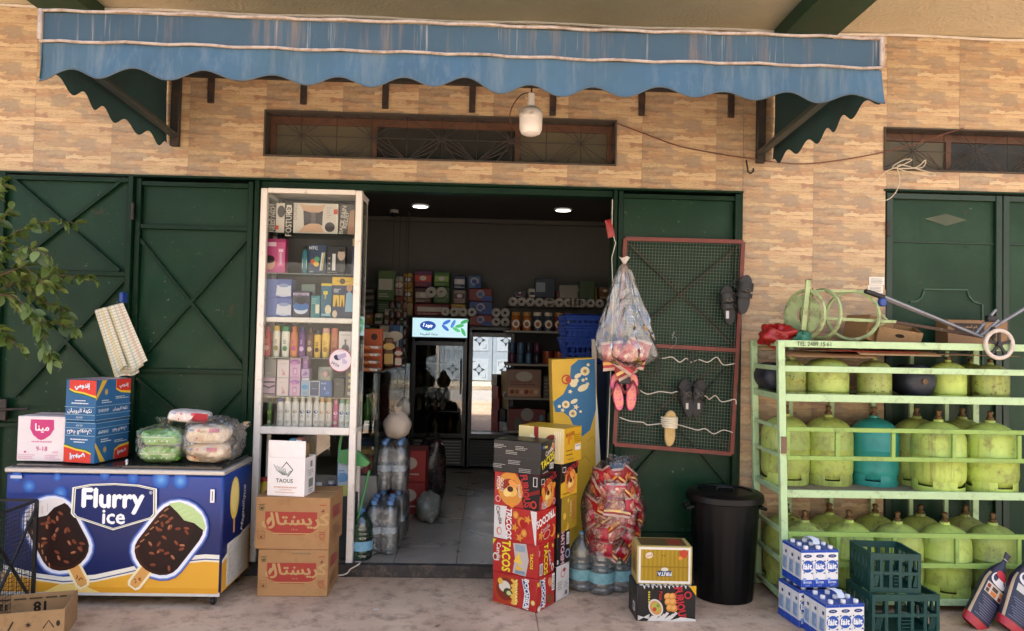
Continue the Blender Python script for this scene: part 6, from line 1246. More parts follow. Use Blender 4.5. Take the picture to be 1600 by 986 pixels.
def sandal(parent, c, tilt, L, W, sole, foot, strap, kind, Y, side=1):
    """one sandal hung flat, foot bed to the front"""
    ca, sa = math.cos(tilt), math.sin(tilt); ux, uy = Vector((ca, 0, sa)), Vector((-sa, 0, ca)); o = Vector((c[0], Y, c[1])); n = Vector((0, -1, 0))
    g = bpy.data.objects.new('sandal', None); COL.objects.link(g); g.parent = parent; inv = wmat(parent).inverted(); g.location = inv @ o
    q = MB(); q.prism(outline(L, W), o-n*0, ux, uy, .022); q.build('sole', M(sole, .6, .1, 20, bmp=.2, bscale=80), g)
    q = MB(); q.prism([(x*.88, y*.94) for x, y in outline(L, W)], o+n*.0225, ux, uy, .003); q.build('foot_bed', M(foot, .7, .15, 25) if isinstance(foot, str) else foot, g)
    def band(y0, y1, hgt, slope=0):
        q = MB(); k = 10
        def f(u, v):
            t = u*math.pi; x = -W*.5*math.cos(t)*1.02; y = y0+(y1-y0)*v+slope*math.cos(t); return o+ux*x+uy*y+n*(.004+hgt*math.sin(t))
        q.grid(f, k, 2); r_ = q.build('strap', M(strap, .5, .1, 20) if isinstance(strap, str) else strap, g); return r_
    if kind == 'band': band(L*.08, L*.30, .055); band(-L*.08, L*.03, .05)
    if kind == 'slide': band(L*.02, L*.30, .055)
    if kind == 'thong':
        for s in (-1, 1):
            q = MB(); q.tube([o+uy*L*.30+n*.028, o+ux*s*W*.22+uy*L*.16+n*.05, o+ux*s*W*.44+uy*(-L*.02)+n*.035, o+ux*s*W*.44+uy*(-L*.05)+n*.01], .007, 6); q.build('strap', M(strap, .5, .1, 20), g)
    if kind == 'cross':
        for s in (-1, 1):
            q = MB(); 
            def f(u, v, s=s):
                t = u*math.pi; x = -W*.5*math.cos(t); y = L*(.10+.16*s*math.cos(t))+.03*(v-.5); return o+ux*x+uy*y+n*(.004+.045*math.sin(t)+.002*s)
            q.grid(f, 10, 2); q.build('strap', M(strap, .5, .1, 20), g)
    return g
def buckle(parent, c, Y, r=.011):
    q = MB(); q.tube([(c[0]+r*1.5*math.cos(t), Y, c[1]+r*math.sin(t)) for t in [i*.628 for i in range(10)]], .002, 4, closed=True); q.build('buckle', M('#8a8478', .4, 0, metal=.7), parent)
def pcoord(px, py, Y=-.09): v = at(px, py, Y); return (v.x, v.z)
s1 = thing('sandal_pair', 'pair of black double strap sandals on the rack\'s right edge', 'sandals', at(1146, 470, -.10))
c = pcoord(1137, 477); sandal(s1, c, .10, .262, .108, '#232323', '#2b2b2b', '#191919', 'band', -.085); c = pcoord(1159, 461); sandal(s1, c, -.12, .262, .108, '#2c2c2c', '#343434', '#1c1c1c', 'band', -.125)
for p in ((1133, 470), (1161, 455)): buckle(s1, pcoord(*p), -.19)
q = MB(); v = at(1146, 437, -.13); q.tube([v+Vector((0, 0, .02)), v+Vector((.012, 0, .03)), v+Vector((.01, 0, .0)), v+Vector((-.02, 0, -.03)), v+Vector((.02, 0, -.05))], .004, 6); q.build('hanger', M('#1a1a1a', .5, 0), s1)
a_ = Art(.02, .05); a_.rect(0, 0, 1, 1, '#bdbdbd'); a_.build('size_tag', s1, (pcoord(1135, 492)[0]-.01, -.1125, pcoord(1135, 492)[1]-.025), (1, 0, 0), (0, 0, 1), world=True)
s2 = thing('flip_flop_pair', 'pair of pink flower printed flip-flops at the rack\'s left edge', 'flip-flops', at(976, 612, -.10))
PINK = pack_mat('flower_print', '#d0488a', '#dd8f6a', 22)
for px, tl in ((964, .12), (986, -.08)): c = pcoord(px, 612); sandal(s2, c, tl, .245, .092, '#c9477f', PINK, '#7a2a3a', 'thong', -.095)
q = MB(); v = at(976, 595, -.13); q.box(v.x-.045, v.x+.035, -.155, -.14, v.z-.02, v.z+.025, 0, .004); q.build('card_clip', M('#1c1a1c', .5, .1), s2)
s3 = thing('sandal_pair', 'pair of black crossed strap sandals in the middle of the rack', 'sandals', at(1080, 620, -.10))
for px, tl in ((1072, .16), (1090, -.14)): c = pcoord(px, 622); sandal(s3, c, tl, .25, .10, '#1a1a1a', '#2a2828', '#141414', 'cross', -.09); buckle(s3, pcoord(px+1, 614), -.15); a_ = Art(.016, .04); a_.rect(0, 0, 1, 1, '#b5b0a8'); cc = pcoord(px, 634); a_.build('size_tag', s3, (cc[0]-.008, -.1165, cc[1]-.02), (1, 0, 0), (0, 0, 1), world=True)
q = MB(); q.tube([at(x, y, -.13) for x, y in ((1083, 582), (1087, 584), (1088, 588), (1083, 592), (1081, 600), (1072, 598), (1070, 606), (1078, 602), (1090, 602), (1094, 606), (1088, 598))], .003, 5); q.build('hanger', M('#222222', .4, 0), s3)
s4 = thing('slide_sandal', 'single tan slide sandal with white ribbed strap on the rack', 'sandal', at(1047, 668, -.10)); c = pcoord(1046, 669); sandal(s4, c, -.05, .235, .098, '#a98f63', '#c2a468', '#d9cfb4', 'slide', -.09)
for k in range(4):
    q = MB(); v = at(1045, 652+k*3.4, -.09); W_h = .05; q.tube([(v.x-W_h*math.cos(t*math.pi/8)*1.02, -.097-.058*math.sin(t*math.pi/8), v.z) for t in range(9)], .006, 6); q.build('strap_rib', M('#ddd3ba', .5, .05), s4)
for i, (px, py) in enumerate(((1027, 562), (1083, 562))):
    t_ = thing('shoe_hanger', ['empty dark shoe hanger below the hanging snack bag', 'empty dark shoe hanger on the upper rope'][i], 'hanger', at(px, py, -.10)); q = MB(); v = at(px, py, -.10)
    for s in (-1, 1): q.tube([(v.x+s*.014+s*.016*math.cos(t), -.10, v.z+.016*math.sin(t)) for t in [j*.52-1.2 for j in range(10)]], .004, 5)
    q.tube([(v.x, -.10, v.z+.06), (v.x, -.10, v.z-.08)], .006, 5); q.tube([(v.x-.02, -.10, v.z-.08), (v.x+.02, -.10, v.z-.08)], .005, 5); q.build('frame', M('#1f1f20', .5, 0), t_)
hk2 = tag(MB().tube([at(x, y, -.09) for x, y in ((1047, 545), (1056, 538), (1057, 528), (1050, 524), (1054, 518), (1050, 530))], .002, 5).build('wire_hook', M('#8a8a84', .4, 0, metal=.7)), 'thin bent wire hook on the rack\'s middle bar', 'hook')
# strings and hanging bag at the door post
STR = M('#cfc8bb', .6, .1)
wire('door_string', 'pale string hanging down the right door post', [at(x, y, -.05) for x, y in ((957, 312), (956, 360), (962, 380), (956, 402), (958, 470), (955, 560), (950, 700), (948, 730))], .003, STR)
hs = thing('hanging_snack_bag', 'clear bag of snack packets hanging from the door post', 'bag', at(976, 415, -.12))
top = at(976, 412, -.14); bot = at(984, 575, -.16)
def hbag(u, v):
    a_ = 2*math.pi*u; c_ = top.lerp(bot, v); r = .014+.165*min(1, (v*1.25)**.75) if v < .86 else .179*(1-((v-.86)/.14)**2*.75)
    pl = 1+.13*math.sin(5*a_+5*v)*(1-.3*v)+.07*math.sin(9*a_-6*v)+.05*abs(math.sin(7*a_+13*v))+.04*abs(math.sin(11*a_-17*v))
    return (c_.x+r*pl*math.cos(a_)*1.02-.02*math.sin(v*3), c_.y+r*pl*.55*math.sin(a_), c_.z)
q = MB(); q.grid(hbag, 96, 40, wrapu=True); q.build('film', clear('hanging_film', (.985, .985, .985), .09, .09, .3, .10, .9, 6, (.92, .92, .92), 1), hs, sharp=180)
q = MB(); tuft(q, (top.x, top.y, top.z), .035, .045, 9, 4); q.build('knot', M('#c9c6c0', .5, .1), hs)
PKM = lambda a, b, c, d: [M(a, .28, .12, 30, bmp=.3, bscale=40), pack_mat('snack_print_%s' % b[1:], b, c, 40), M(d, .3, .1, 30), M('#b89a8a', .3, .1, 30)]
PK = [PKM('#9a1420', '#d8b49a', '#b5523a', '#cf9a3a'), PKM('#b02a3a', '#dcbfa8', '#a8362c', '#7a0f1c'), PKM('#84101c', '#d49a5a', '#8f2a20', '#d8b46a')]

def packet(q, c_, w_, h_, rot, n=(0, -1, 0), puff=.022, fin=True):
    n = Vector(n).normalized(); ux = n.cross(Vector((0, 0, 1))); ux = (ux if ux.length > .1 else Vector((1, 0, 0))).normalized(); uz = ux.cross(n)*-1; ca, sa = math.cos(rot), math.sin(rot); A, B = ux*ca+uz*sa, uz*ca-ux*sa; c_ = Vector(c_)
    for s in (1, -1):
        n0 = len(q.f); q.grid(lambda u, v: c_+A*((u-.5)*w_*(1-.08*math.sin(math.pi*v)))+B*((v-.5)*h_)+n*(s*puff*(max(0, math.sin(math.pi*u)*math.sin(math.pi*v)))**.6+.0022*math.sin(17*u+11*v)), 10, 10)
        for fi in range(n0, len(q.f)):
            uu, vv = ((fi-n0) % 10+.5)/10, ((fi-n0)//10+.5)/10
            q.m[fi] = 3 if vv < .1 or vv > .9 else 1 if ((uu-.5)/.34)**2+((vv-.45)/.24)**2 < 1 else 2 if .7 < vv < .82 else 0
    return q
def snack(label, c_, w_, h_, rot, n, m, group, puff=.02):
    q = MB(); packet(q, (0, 0, 0), w_, h_, rot, n, puff); o = q.build('snack_packet', m, None, sharp=180); o.location = c_; return tag(o, label, 'snack packet', group)
for i, (px, py, rt, k) in enumerate(((958, 556, .1, 0), (984, 560, -.6, 1), (972, 568, .5, 2), (995, 552, -.3, 0))):
    snack(['leftmost red packet at the bottom of the hanging bag', 'middle red and cream packet in the hanging bag', 'lowest dark red packet in the hanging bag', 'rightmost red packet in the hanging bag'][i], at(px, py, -.15-.02*(i % 2)), .15, .19, rt, (random.uniform(-.2, .2), -1, .1), PK[k], 'packets in the hanging bag')
t_ = thing('red_tassel', 'small red wrapper tied to the string on the door post', 'wrapper', at(952, 355, -.04)); q = MB(); packet(q, at(953, 357, -.05), .05, .12, .2, (0, -1, 0), .008); q.build('film', [M('#8f1f1c', .35, .15, 30)]*4, t_)

# ================================================================ snack boxes in two columns
e0 = Vector((.255, -.181, 0)).normalized(); BR = math.atan2(e0.y, e0.x); nc = Vector((.303, -.639, 0))
e1 = Vector((-e0.y, e0.x, 0))
RED, BK, YEL = '#a8201d', '#171615', '#d3a41f'
def corn_bag(a, x, y, r):
    a.el(x, y, r*1.0, r*1.2, '#cf8a3a', .3); a.el(x-.02, y+.05, r*.7, r*.6, '#8a2a1c'); a.el(x+.03, y-.05, r*.45, r*.4, '#e0b25a'); a.el(x-.06, y-.1, r*.35, r*.3, '#e8c878', .6); a.el(x+.06, y+.16, r*.4, r*.22, '#e0954a', -.5); a.el(x, y, r*.25, r*.2, '#4a1a14')
def b_boomba(a):
    a.poly([(.0, .55), (.2, .9), (.45, .95), (.6, .9), (.66, .2), (.35, .04), (.1, .12)], '#a93a1f'); a.el(.30, .5, .36, .36, '#7a2a1a'); a.el(.28, .58, .22, .18, '#d6ccba'); a.el(.36, .42, .17, .13, '#39401f'); a.el(.38, .40, .09, .07, '#c9c48a'); a.el(.18, .72, .1, .1, '#d9ae42')
    for k in range(9): a.el(.50+.02*math.sin(k*2), .12+.085*k, .12, .05, '#dcb04a', .5*math.sin(k*3)); a.el(.55, .16+.085*k, .06, .03, '#edd083', .8)
    a.poly([(.67, .95), (.80, .90), (.86, .5), (.84, .1), (.70, .05), (.74, .5)], '#d8d4cc'); a.poly([(.69, .92), (.79, .87), (.84, .5), (.82, .13), (.73, .09), (.765, .5)], '#23367a'); a.text('BOOMBA!', .785, .5, .16, '#e9e6de', rot=-1.57, bold=.04, shear=.1)
    a.el(.93, .28, .08, .08, '#e0b030'); a.el(.93, .28, .05, .05, '#c9c0b0'); a.small(.02, .02, .3, .06, 1, '#d98a4a')
def b_boomR(a): a.poly([(.16, .96), (.42, .9), (.5, .5), (.48, .1), (.2, .06), (.28, .5)], '#d8d4cc'); a.poly([(.2, .93), (.40, .87), (.47, .5), (.45, .13), (.23, .09), (.3, .5)], '#23367a'); a.text('WOOOW', .36, .5, .18, '#e9e6de', rot=-1.57, bold=.05); a.el(.72, .75, .12, .16, '#cf8a5a', .6); a.rect(.56, .1, .86, .36, '#7a4a2a'); a.barcode(.82, .45, .97, .98, True); a.el(.12, .08, .09, .09, '#d6ccba'); a.rect(.0, .78, .14, .92, '#d9ae42')
def b_tacR(a): a.text('TACOS', .46, .5, .24, '#e2cf33', rot=-1.57, bold=.05, sx=1.2); a.text('Candia', .70, .5, .12, '#e6ddd2', rot=-1.3, bold=.02); a.barcode(.08, .08, .26, .42, True); a.el(.86, .18, .09, .11, '#cfc4b4'); a.el(.86, .16, .05, .06, '#c0392b'); a.small(.02, .55, .06, .95, 1, '#d9c8b8'); a.el(.84, .82, .06, .06, '#d9ae42')
def b_tac(a): a.text('TACOS', .30, .52, .30, '#e2cf33', rot=math.pi/2+math.pi, bold=.05, sx=1.15, out='#3a2a12', ow=.03); a.text('Candia', .13, .60, .14, '#e6ddd2', rot=-1.57, bold=.02); a.poly([(.45, .06), (.74, .02), (.80, .5), (.74, .98), (.45, .94), (.5, .5)], '#b9ada4'); a.poly([(.47, .4), (.66, .34), (.58, .7)], '#e0bb4a'); a.poly([(.52, .12), (.68, .2), (.54, .34)], '#d9ae42'); a.rect(.5, .72, .72, .92, '#8a9aa4'); a.rect(.5, .06, .72, .16, '#7a8a9a'); a.text('TACOS', .86, .5, .10, '#e2cf33', rot=-1.57, bold=.04); a.el(.06, .45, .09, .12, '#d6ccba'); a.el(.06, .44, .06, .08, '#8a2a1c'); a.poly([(0, .8), (.08, .98), (0, .98)], '#c9b93c')
def b_tric(a):
    a.poly([(0, 0), (.33, 0), (.26, .5), (.30, 1), (0, 1)], '#d8d2cc'); a.text('TRICOOS', .36, .5, .19, '#e9e4dc', rot=-1.57, bold=.06, shear=.2, out='#8a1a18', ow=.04); a.text('Candia', .13, .70, .14, '#4a3c3c', rot=-1.3, bold=.02); a.el(.13, .22, .10, .12, '#c98a6a'); a.el(.14, .22, .06, .08, '#d8d2cc')
    for x, y, s in ((.52, .80, 'e'), (.50, .42, 's'), (.66, .62, 'c'), (.72, .30, 'e'), (.62, .14, 's'), (.80, .72, 's')):
        if s == 'e': a.el(x, y, .11, .12, '#cf8332'); a.el(x, y, .06, .07, '#dba04e')
        elif s == 's': a.star(x, y, .15, '#d28a36')
        else: a.el(x, y, .15, .15, '#cf8332'); a.el(x+.03, y-.04, .12, .13, RED)
    a.poly([(.86, 1), (1, 1), (1, 0), (.97, .02)], '#d8d2cc')
def b_tricR(a): a.text('TRICOOS', .45, .72, .22, '#e9e4dc', rot=.25+math.pi, bold=.06, out='#8a1a18', ow=.03, sx=1.05); a.star(.2, .25, .17, '#d28a36'); a.el(.80, .30, .16, .2, '#cf8332'); a.el(.74, .34, .13, .17, RED); a.text('Candia', .42, .44, .13, '#e0c8b8', rot=.3); a.el(.5, .24, .2, .13, '#c9a08a', .4); a.el(.5, .24, .17, .1, RED, .4)
def b_flame(a):
    a.poly([(.52, 1), (1, 1), (1, 0), (.66, 0)], BK); a.poly([(.60, .3), (1, .5), (1, .62), (.7, .45)], '#7a1512'); corn_bag(a, .36, .52, .42); a.el(.40, .10, .09, .12, '#d8892f', .3); a.el(.42, .9, .12, .08, '#d8892f', .9)
    a.text('FURIOUS', .70, .52, .22, '#a8282c', rot=-1.4, bold=.06, out='#d8cfc4', ow=.025); a.text('TOWER', .56, .5, .08, '#d8cfc4', rot=-1.4, bold=.02); a.rect(.86, .68, .95, .95, '#cfc8c0'); a.rect(.875, .70, .935, .93, BK); a.el(.88, .16, .10, .12, '#b5352c'); a.el(.88, .16, .06, .07, BK)
    a.text('GOUT', .18, .62, .10, '#e6ddd2', rot=-1.57, bold=.02); a.text('PIZZA', .10, .66, .10, '#e6ddd2', rot=-1.57, bold=.02); a.el(.10, .2, .09, .1, '#d8a09a'); a.el(.10, .2, .06, .07, RED)
def b_flameR(a): a.poly([(0, 1), (1, 1), (1, .62), (0, .42)], BK); corn_bag(a, .52, .45, .36); a.text('FURIOUS', .55, .80, .17, '#a8282c', rot=.3, bold=.06, out='#d8cfc4', ow=.025); a.rect(.05, .74, .26, .9, '#cfc8c0'); a.rect(.07, .76, .24, .88, BK); a.text('GOUT', .28, .18, .09, '#e6ddd2', bold=.02); a.text('PIZZA', .28, .08, .09, '#e6ddd2', bold=.02); a.el(.88, .16, .09, .1, '#d8a09a'); a.el(.88, .16, .06, .07, RED); a.el(.18, .5, .1, .16, '#d8892f', .5); a.el(.84, .62, .12, .09, '#d8892f', .4)
def b_black(a):
    a.rect(0, .49, 1, .505, '#3a3836')
    for x, y in ((.14, .80), (.60, .78), (.40, .64), (.46, .34), (.14, .20), (.70, .12)): a.small(x-.13, y-.07, x+.15, y+.07, 3, '#b5b0a8', th=.35)
def b_blackR(a): a.text('TACOS', .50, .40, .24, '#e2cf33', rot=.28, bold=.06, sx=1.1); a.text('Candia', .60, .68, .15, '#e6ddd2', rot=.3, bold=.02); a.el(.86, .80, .09, .11, '#e0b8a0'); a.el(.86, .80, .06, .08, '#b5452f'); a.poly([(.1, .88), (.45, .86), (.45, .79), (.1, .81)], '#b9b34a'); a.rect(.1, .80, .25, .88, '#5a68a8'); a.barcode(.64, .12, .92, .30); a.text('24 UNIDADES', .3, .07, .045, '#cfc8c0', rot=.05)
c1 = [(RED, b_boomba, b_boomR, 'bottom red box with blue name band in the snack box column'), (RED, b_tac, b_tacR, 'red box with yellow sideways lettering, second from the ground'), ('#b02420', b_tric, b_tricR, 'red and white box with moons and stars, middle of the snack column'), (RED, b_flame, b_flameR, 'red and black box with stuffed corn snacks, second from the top'), (BK, b_black, b_blackR, 'black box with yellow lettering on top of the snack column')]
zz = .001; 
for i, (col, fa, fb, lab) in enumerate(c1):
    h_ = [.186, .196, .194, .202, .192][i]; w_, d_ = .31, [.205, .20, .205, .20, .20][i]; ctr = nc-e0*(w_/2+[.0, .004, .0, .006, .012][i])+e1*(d_/2+[0, .002, .0, .003, -.004][i])
    carton('snack_carton', lab, 'box', (ctr.x, ctr.y, zz), (w_, d_, h_), BR+[0, .05, -.04, .06, .13][i], col, 'stacked snack cartons', .4, F=fa, R=fb, T=(lambda a: ([a.poly([(.05+.2*k, .1+.15*(k % 3)), (.2+.2*k, .2+.15*(k % 3)), (.18+.2*k, .5), (.03+.2*k, .4)], '#6a6434') for k in range(4)],)) if i == 4 else (lambda a: None)); zz += h_+.001
def d_white(a): a.el(.5, .74, .14, .12, '#c98a7a'); a.el(.5, .74, .09, .08, '#d4d0cc'); a.el(.6, .84, .08, .06, '#b5453a'); a.small(.1, .3, .5, .55, 4, '#8a8a8a'); a.small(.55, .3, .9, .5, 3, '#a9a9a9'); a.rect(.62, .1, .78, .22, '#6a6a70')
def d_hat(a): a.text('HATCHIM', .42, .5, .20, '#d8a8b0', rot=-1.57, bold=.06, out='#5a1a2a', ow=.03); a.barcode(.72, .55, .92, .9, True); a.el(.80, .28, .14, .14, '#8a94a8'); a.el(.80, .28, .09, .09, BK); a.el(.05, .9, .05, .05, '#d9ae42'); a.rect(0, .08, .1, .2, '#cfc8c0')
def d_olive(a): a.star(.42, .88, .10, '#d9b24a'); a.el(.2, .45, .09, .1, '#d9b24a'); a.el(.34, .12, .12, .12, '#d9b24a'); a.el(.30, .15, .10, .11, '#a8861f'); a.text('Candia', .55, .62, .12, '#d9b88a', rot=1.57, bold=.02); a.text('FRITA', .78, .55, .16, '#b06a3a', rot=1.57, bold=.03)
def d_yb(a): a.poly([(0, 1), (1, 1), (1, .62), (0, .42)], BK); corn_bag(a, .58, .45, .34); a.text('FURIOUS', .6, .82, .16, '#a8282c', rot=.25, bold=.06, out='#d8cfc4', ow=.025); a.rect(.06, .74, .26, .9, '#cfc8c0'); a.rect(.08, .76, .24, .88, BK); a.small(.1, .06, .5, .14, 1, '#8a6a1c')
def d_top(a): a.rect(.12, .34, .48, .37, '#6a5212'); a.rect(.12, .22, .48, .25, '#6a5212'); a.text('BURGER', .34, .82, .10, '#a8402c', rot=.1, bold=.04); a.el(.32, .64, .13, .12, '#c9742c'); a.el(.36, .60, .08, .07, '#d3a41f'); a.rect(.60, .32, .92, .5, '#e3ddd0'); a.small(.64, .42, .88, .48, 1, '#7a7a7a'); a.small(.56, .56, .95, .8, 4, '#a8821c'); a.small(.16, .08, .5, .13, 1, '#7a5a14')
def d_topF(a): a.rect(0, 0, 1, 1, '#d9c58a'); a.rect(.34, .0, .44, 1, '#8a1f22'); a.el(.62, .4, .3, .2, '#6b3a22'); a.el(.70, .66, .2, .12, '#7a2f22', .6); [a.el(.15+.08*k, .3+.2*(k % 3), .06, .1, '#e8dab0', .5*k) for k in range(3)]; [a.line([(.82+.03*k, .1), (.8+.04*k, .9)], .02, '#e8dfc4') for k in range(4)]
c2 = [('#d4d0cc', .16, d_white, None, 'white printed box at the foot of the rear snack column'), (BK, .16, d_hat, None, 'black box with pink sideways lettering in the rear snack column'), ('#9c7f1f', .21, d_olive, None, 'olive gold box in the middle of the rear snack column'), (YEL, .205, d_yb, None, 'yellow and black box with corn snacks in the rear column'), (YEL, .235, d_top, d_topF, 'yellow box with picture side on top of the rear snack column')]
zz = .001
for i, (col, d_, fb, fa, lab) in enumerate(c2):
    h_ = [.205, .208, .205, .205, .212][i]; w_ = [.30, .30, .29, .30, .32][i]; ctr = nc+e0*([-.02, -.02, -.0, .0, .01][i]-w_/2+.02)+e1*(.222+d_/2)
    if i == 3: col = YEL
    carton('snack_carton', lab, 'box', (ctr.x, ctr.y, zz), (w_, d_, h_), BR+[0, 0, .04, 0, .03][i], col, 'stacked snack cartons', .4, F=fa or (lambda a: a.rect(0, 0, 1, 1, BK)), R=fb); zz += h_+.001
# big clear bag of snack packets on three water bottles
wb = []
for i, (px, yb, r_) in enumerate(((908, 928, .078), (940, 934, .080), (968, 930, .076))):
    v = onz(px, yb, 0); y_ = v.y+.10; wb.append((at(px, 900, y_).x, y_)); 
    big_bottle('water_bottle', ['left', 'middle', 'right'][i]+' of three large clear water bottles under the snack bag', (wb[-1][0], y_, .001), r_, .36, PET, '#7fa8c8', '#7fb0b6', 'large clear water bottles', handle=False)
bc = at(957, 795, -.22)
sbg = thing('snack_sack', 'big clear bag bulging with red snack packets', 'bag', (bc.x, bc.y, .365)); q = MB()
def sackf(u, v):
    a_ = 2*math.pi*u; z = -.30+.60*v; r = .205*(math.sin(math.pi*min(1, .12+.80*v)))**.55*(1-.10*v); w_ = 1+.06*math.sin(5*a_+6*v)+.05*math.sin(11*a_-5*v)
    return (bc.x+r*w_*math.cos(a_)+.03*(v-.5), bc.y+.8*r*w_*math.sin(a_), bc.z+z+.005)
q.grid(sackf, 48, 24, wrapu=True); q.build('film', clear('sack_film', (.985, .985, .985), .06, .07, .3, .04, 1.0, 12), sbg, sharp=180); q = MB(); tuft(q, (bc.x+.05, bc.y, bc.z+.27), .12, .07, 12, 9); q.build('gathered_mouth', FILM, sbg, sharp=180)
rr = random.Random(21); ptm = []
cols_ = ['leftmost', 'left', 'middle', 'right', 'rightmost']
for lv in range(6):
    for k in range(5):
        v_ = .12+lv*.145; a_ = -math.pi/2+(k-2)*.62+rr.uniform(-.12, .12); p = Vector(sackf(a_/(2*math.pi) % 1, v_)); ctr = Vector((bc.x+.02*(v_-.5), bc.y, p.z)); d_ = p-ctr; p = ctr+d_*.84
        snack('%s packet in the %s layer from the ground of the big snack bag' % (cols_[k], ['first', 'second', 'third', 'fourth', 'fifth', 'top'][lv]), p, rr.uniform(.15, .18), rr.uniform(.10, .125), rr.uniform(-.7, .7), (d_.x, d_.y, rr.uniform(-.05, .1)), PK[(lv*2+k+(k*lv) % 2) % 3], 'packets in the big snack bag', .022)
# two snack boxes on the ground
def f_gold(a):
    a.rect(.03, .03, .97, .97, '#ddd6c8'); a.rect(.07, .09, .93, .91, '#a3831f')
    for k in range(22): a.line([(.09+k*.039, .1), (.09+k*.039, .9)], .012, '#8f7118' if k % 2 else '#b8962e')
    a.rect(.07, .44, .93, .48, '#8f7118'); a.el(.22, .76, .11, .08, '#d9c8a8', .3); a.text('Candia', .22, .76, .07, '#8a3a2a', rot=.3); a.poly([(.76, .88), (.86, .93), (.92, .85), (.88, .70), (.78, .74)], '#b5402c'); a.el(.78, .70, .06, .05, '#d98a3a'); a.el(.46, .76, .012, .02, '#3a2a12'); a.el(.50, .76, .012, .02, '#3a2a12')
    a.rect(.37, .22, .63, .36, '#27406e'); a.text('FIRITA', .5, .28, .09, '#e3e0d8', rot=math.pi, bold=.04); a.el(.5, .40, .10, .05, '#cfc8b4')
def f_blk(a):
    for k in range(9): a.poly([(.18+k*.04, .0), (.24+k*.04, .0), (.30+k*.05, .12+.05*(k % 3)), (.26+k*.05, .16+.05*(k % 3))], '#cfcac4')
    for k in range(8): a.line([(.02, .02+.02*k), (.22, .20-.02*k)], .012, '#cfcac4')
    for k in range(12): a.poly([(.1+.07*k, 1), (.14+.07*k, 1), (.13+.07*k, .90+.04*(k % 2))], '#cfcac4')
    a.el(.32, .38, .20, .26, '#cfc8bc', .5); a.el(.32, .38, .16, .21, '#c98a4a', .5); a.el(.33, .40, .12, .14, '#a8a84a', .5); a.el(.30, .34, .06, .06, '#b5452f'); a.el(.36, .44, .05, .05, '#7a8a3a')
    for x, y in ((.52, .70), (.60, .70), (.53, .55), (.61, .54), (.56, .38), (.63, .36)): a.el(x, y, .11, .10, '#c9843a', .4); a.el(x-.01, y+.02, .07, .06, '#dba35c', .4)
    a.text('FURIOUS', .735, .5, .22, '#b5303a', rot=-1.4, bold=.06, out='#d8cfc4', ow=.02); a.text('Pizza', .40, .72, .09, '#c0392b', rot=-1.57, bold=.02); a.el(.86, .74, .11, .11, '#b5303a'); a.el(.86, .74, .07, .07, BK); a.poly([(.88, 1), (1, 1), (1, .72)], '#d3a41f'); [a.el(.2, .55+.07*k, .03, .025, '#c9b93c') for k in range(5)]; a.poly([(.5, .0), (.75, .12), (1, .06), (1, 0)], '#cfcac4')
v0, v1 = onz(990, 972), onz(1086, 968); fy_ = -.74; X0_, X1_ = at(983+10, 965, fy_).x, at(1086, 965, fy_).x
carton('snack_carton', 'black pizza snack box on the ground beside the bin', 'box', ((X0_+X1_)/2, fy_+.10, .001), (X1_-X0_, .20, .198), .04, BK, None, .4, F=f_blk, L=lambda a: (a.barcode(.55, .2, .8, .45), a.el(.4, .7, .1, .1, '#6a4a2a')), T=lambda a: [a.poly([(.05+.1*k, 0), (.12+.1*k, 0), (.15+.1*k, .9), (.1+.1*k, .9)], '#cfcac4') for k in range(9)])
carton('snack_carton', 'gold box with windowed front on the black pizza snack box', 'box', ((X0_+X1_)/2-.002, fy_+.112, .200), (.315, .19, .215), -.03, '#b09a5a', None, .4, F=f_gold, L=lambda a: (a.rect(.1, .2, .9, .8, '#8a7430'), a.el(.5, .4, .15, .2, '#5a4a2a')), T=lambda a: (a.rect(.08, .1, .92, .9, '#5a4626'), a.rect(.6, .2, .85, .8, '#8a3a28')))

# ================================================================ black bin
bx, by = 1.497, -.30
bn = thing('dustbin', 'black lidded plastic dustbin beside the gas bottle rack', 'bin', (bx, by, 0)); BP_ = M('#060607', .38, .2, 6, dirt='#12110f', dirt_amt=.4, spec=.25)
q = MB(); n = 40
def binf(u, v):
    a_ = 2*math.pi*u; r = .178+.032*v; r *= 1+.010*math.cos(20*a_)*(1 if .06 < v < .92 else 0); return (r*math.cos(a_), r*math.sin(a_), .002+.615*v)
q.grid(binf, 80, 16, wrapu=True); q.build('body', BP_, bn, False)
q = MB(); q.lathe([(.212, .59), (.222, .592), (.222, .615), (.212, .618)], 40); q.build('rim', BP_, bn, False)
q = MB(); q.lathe([(.236, .600), (.240, .606), (.236, .640), (.215, .655), (.17, .658), (.165, .650), (.05, .656), (0, .656)], 40); q.build('lid', BP_, bn, False)
for s in (-1, 1): q = MB(); q.tube([(s*.205, -.05, .56), (s*.245, -.05, .55), (s*.25, 0, .545), (s*.245, .05, .55), (s*.205, .05, .56)], .011, 8); q.build('handle', BP_, bn, False)
q = MB(); q.tube([(-.05, 0, .655), (-.045, 0, .672), (.045, 0, .672), (.05, 0, .655)], .010, 8); q.build('lid_handle', BP_, bn, False)
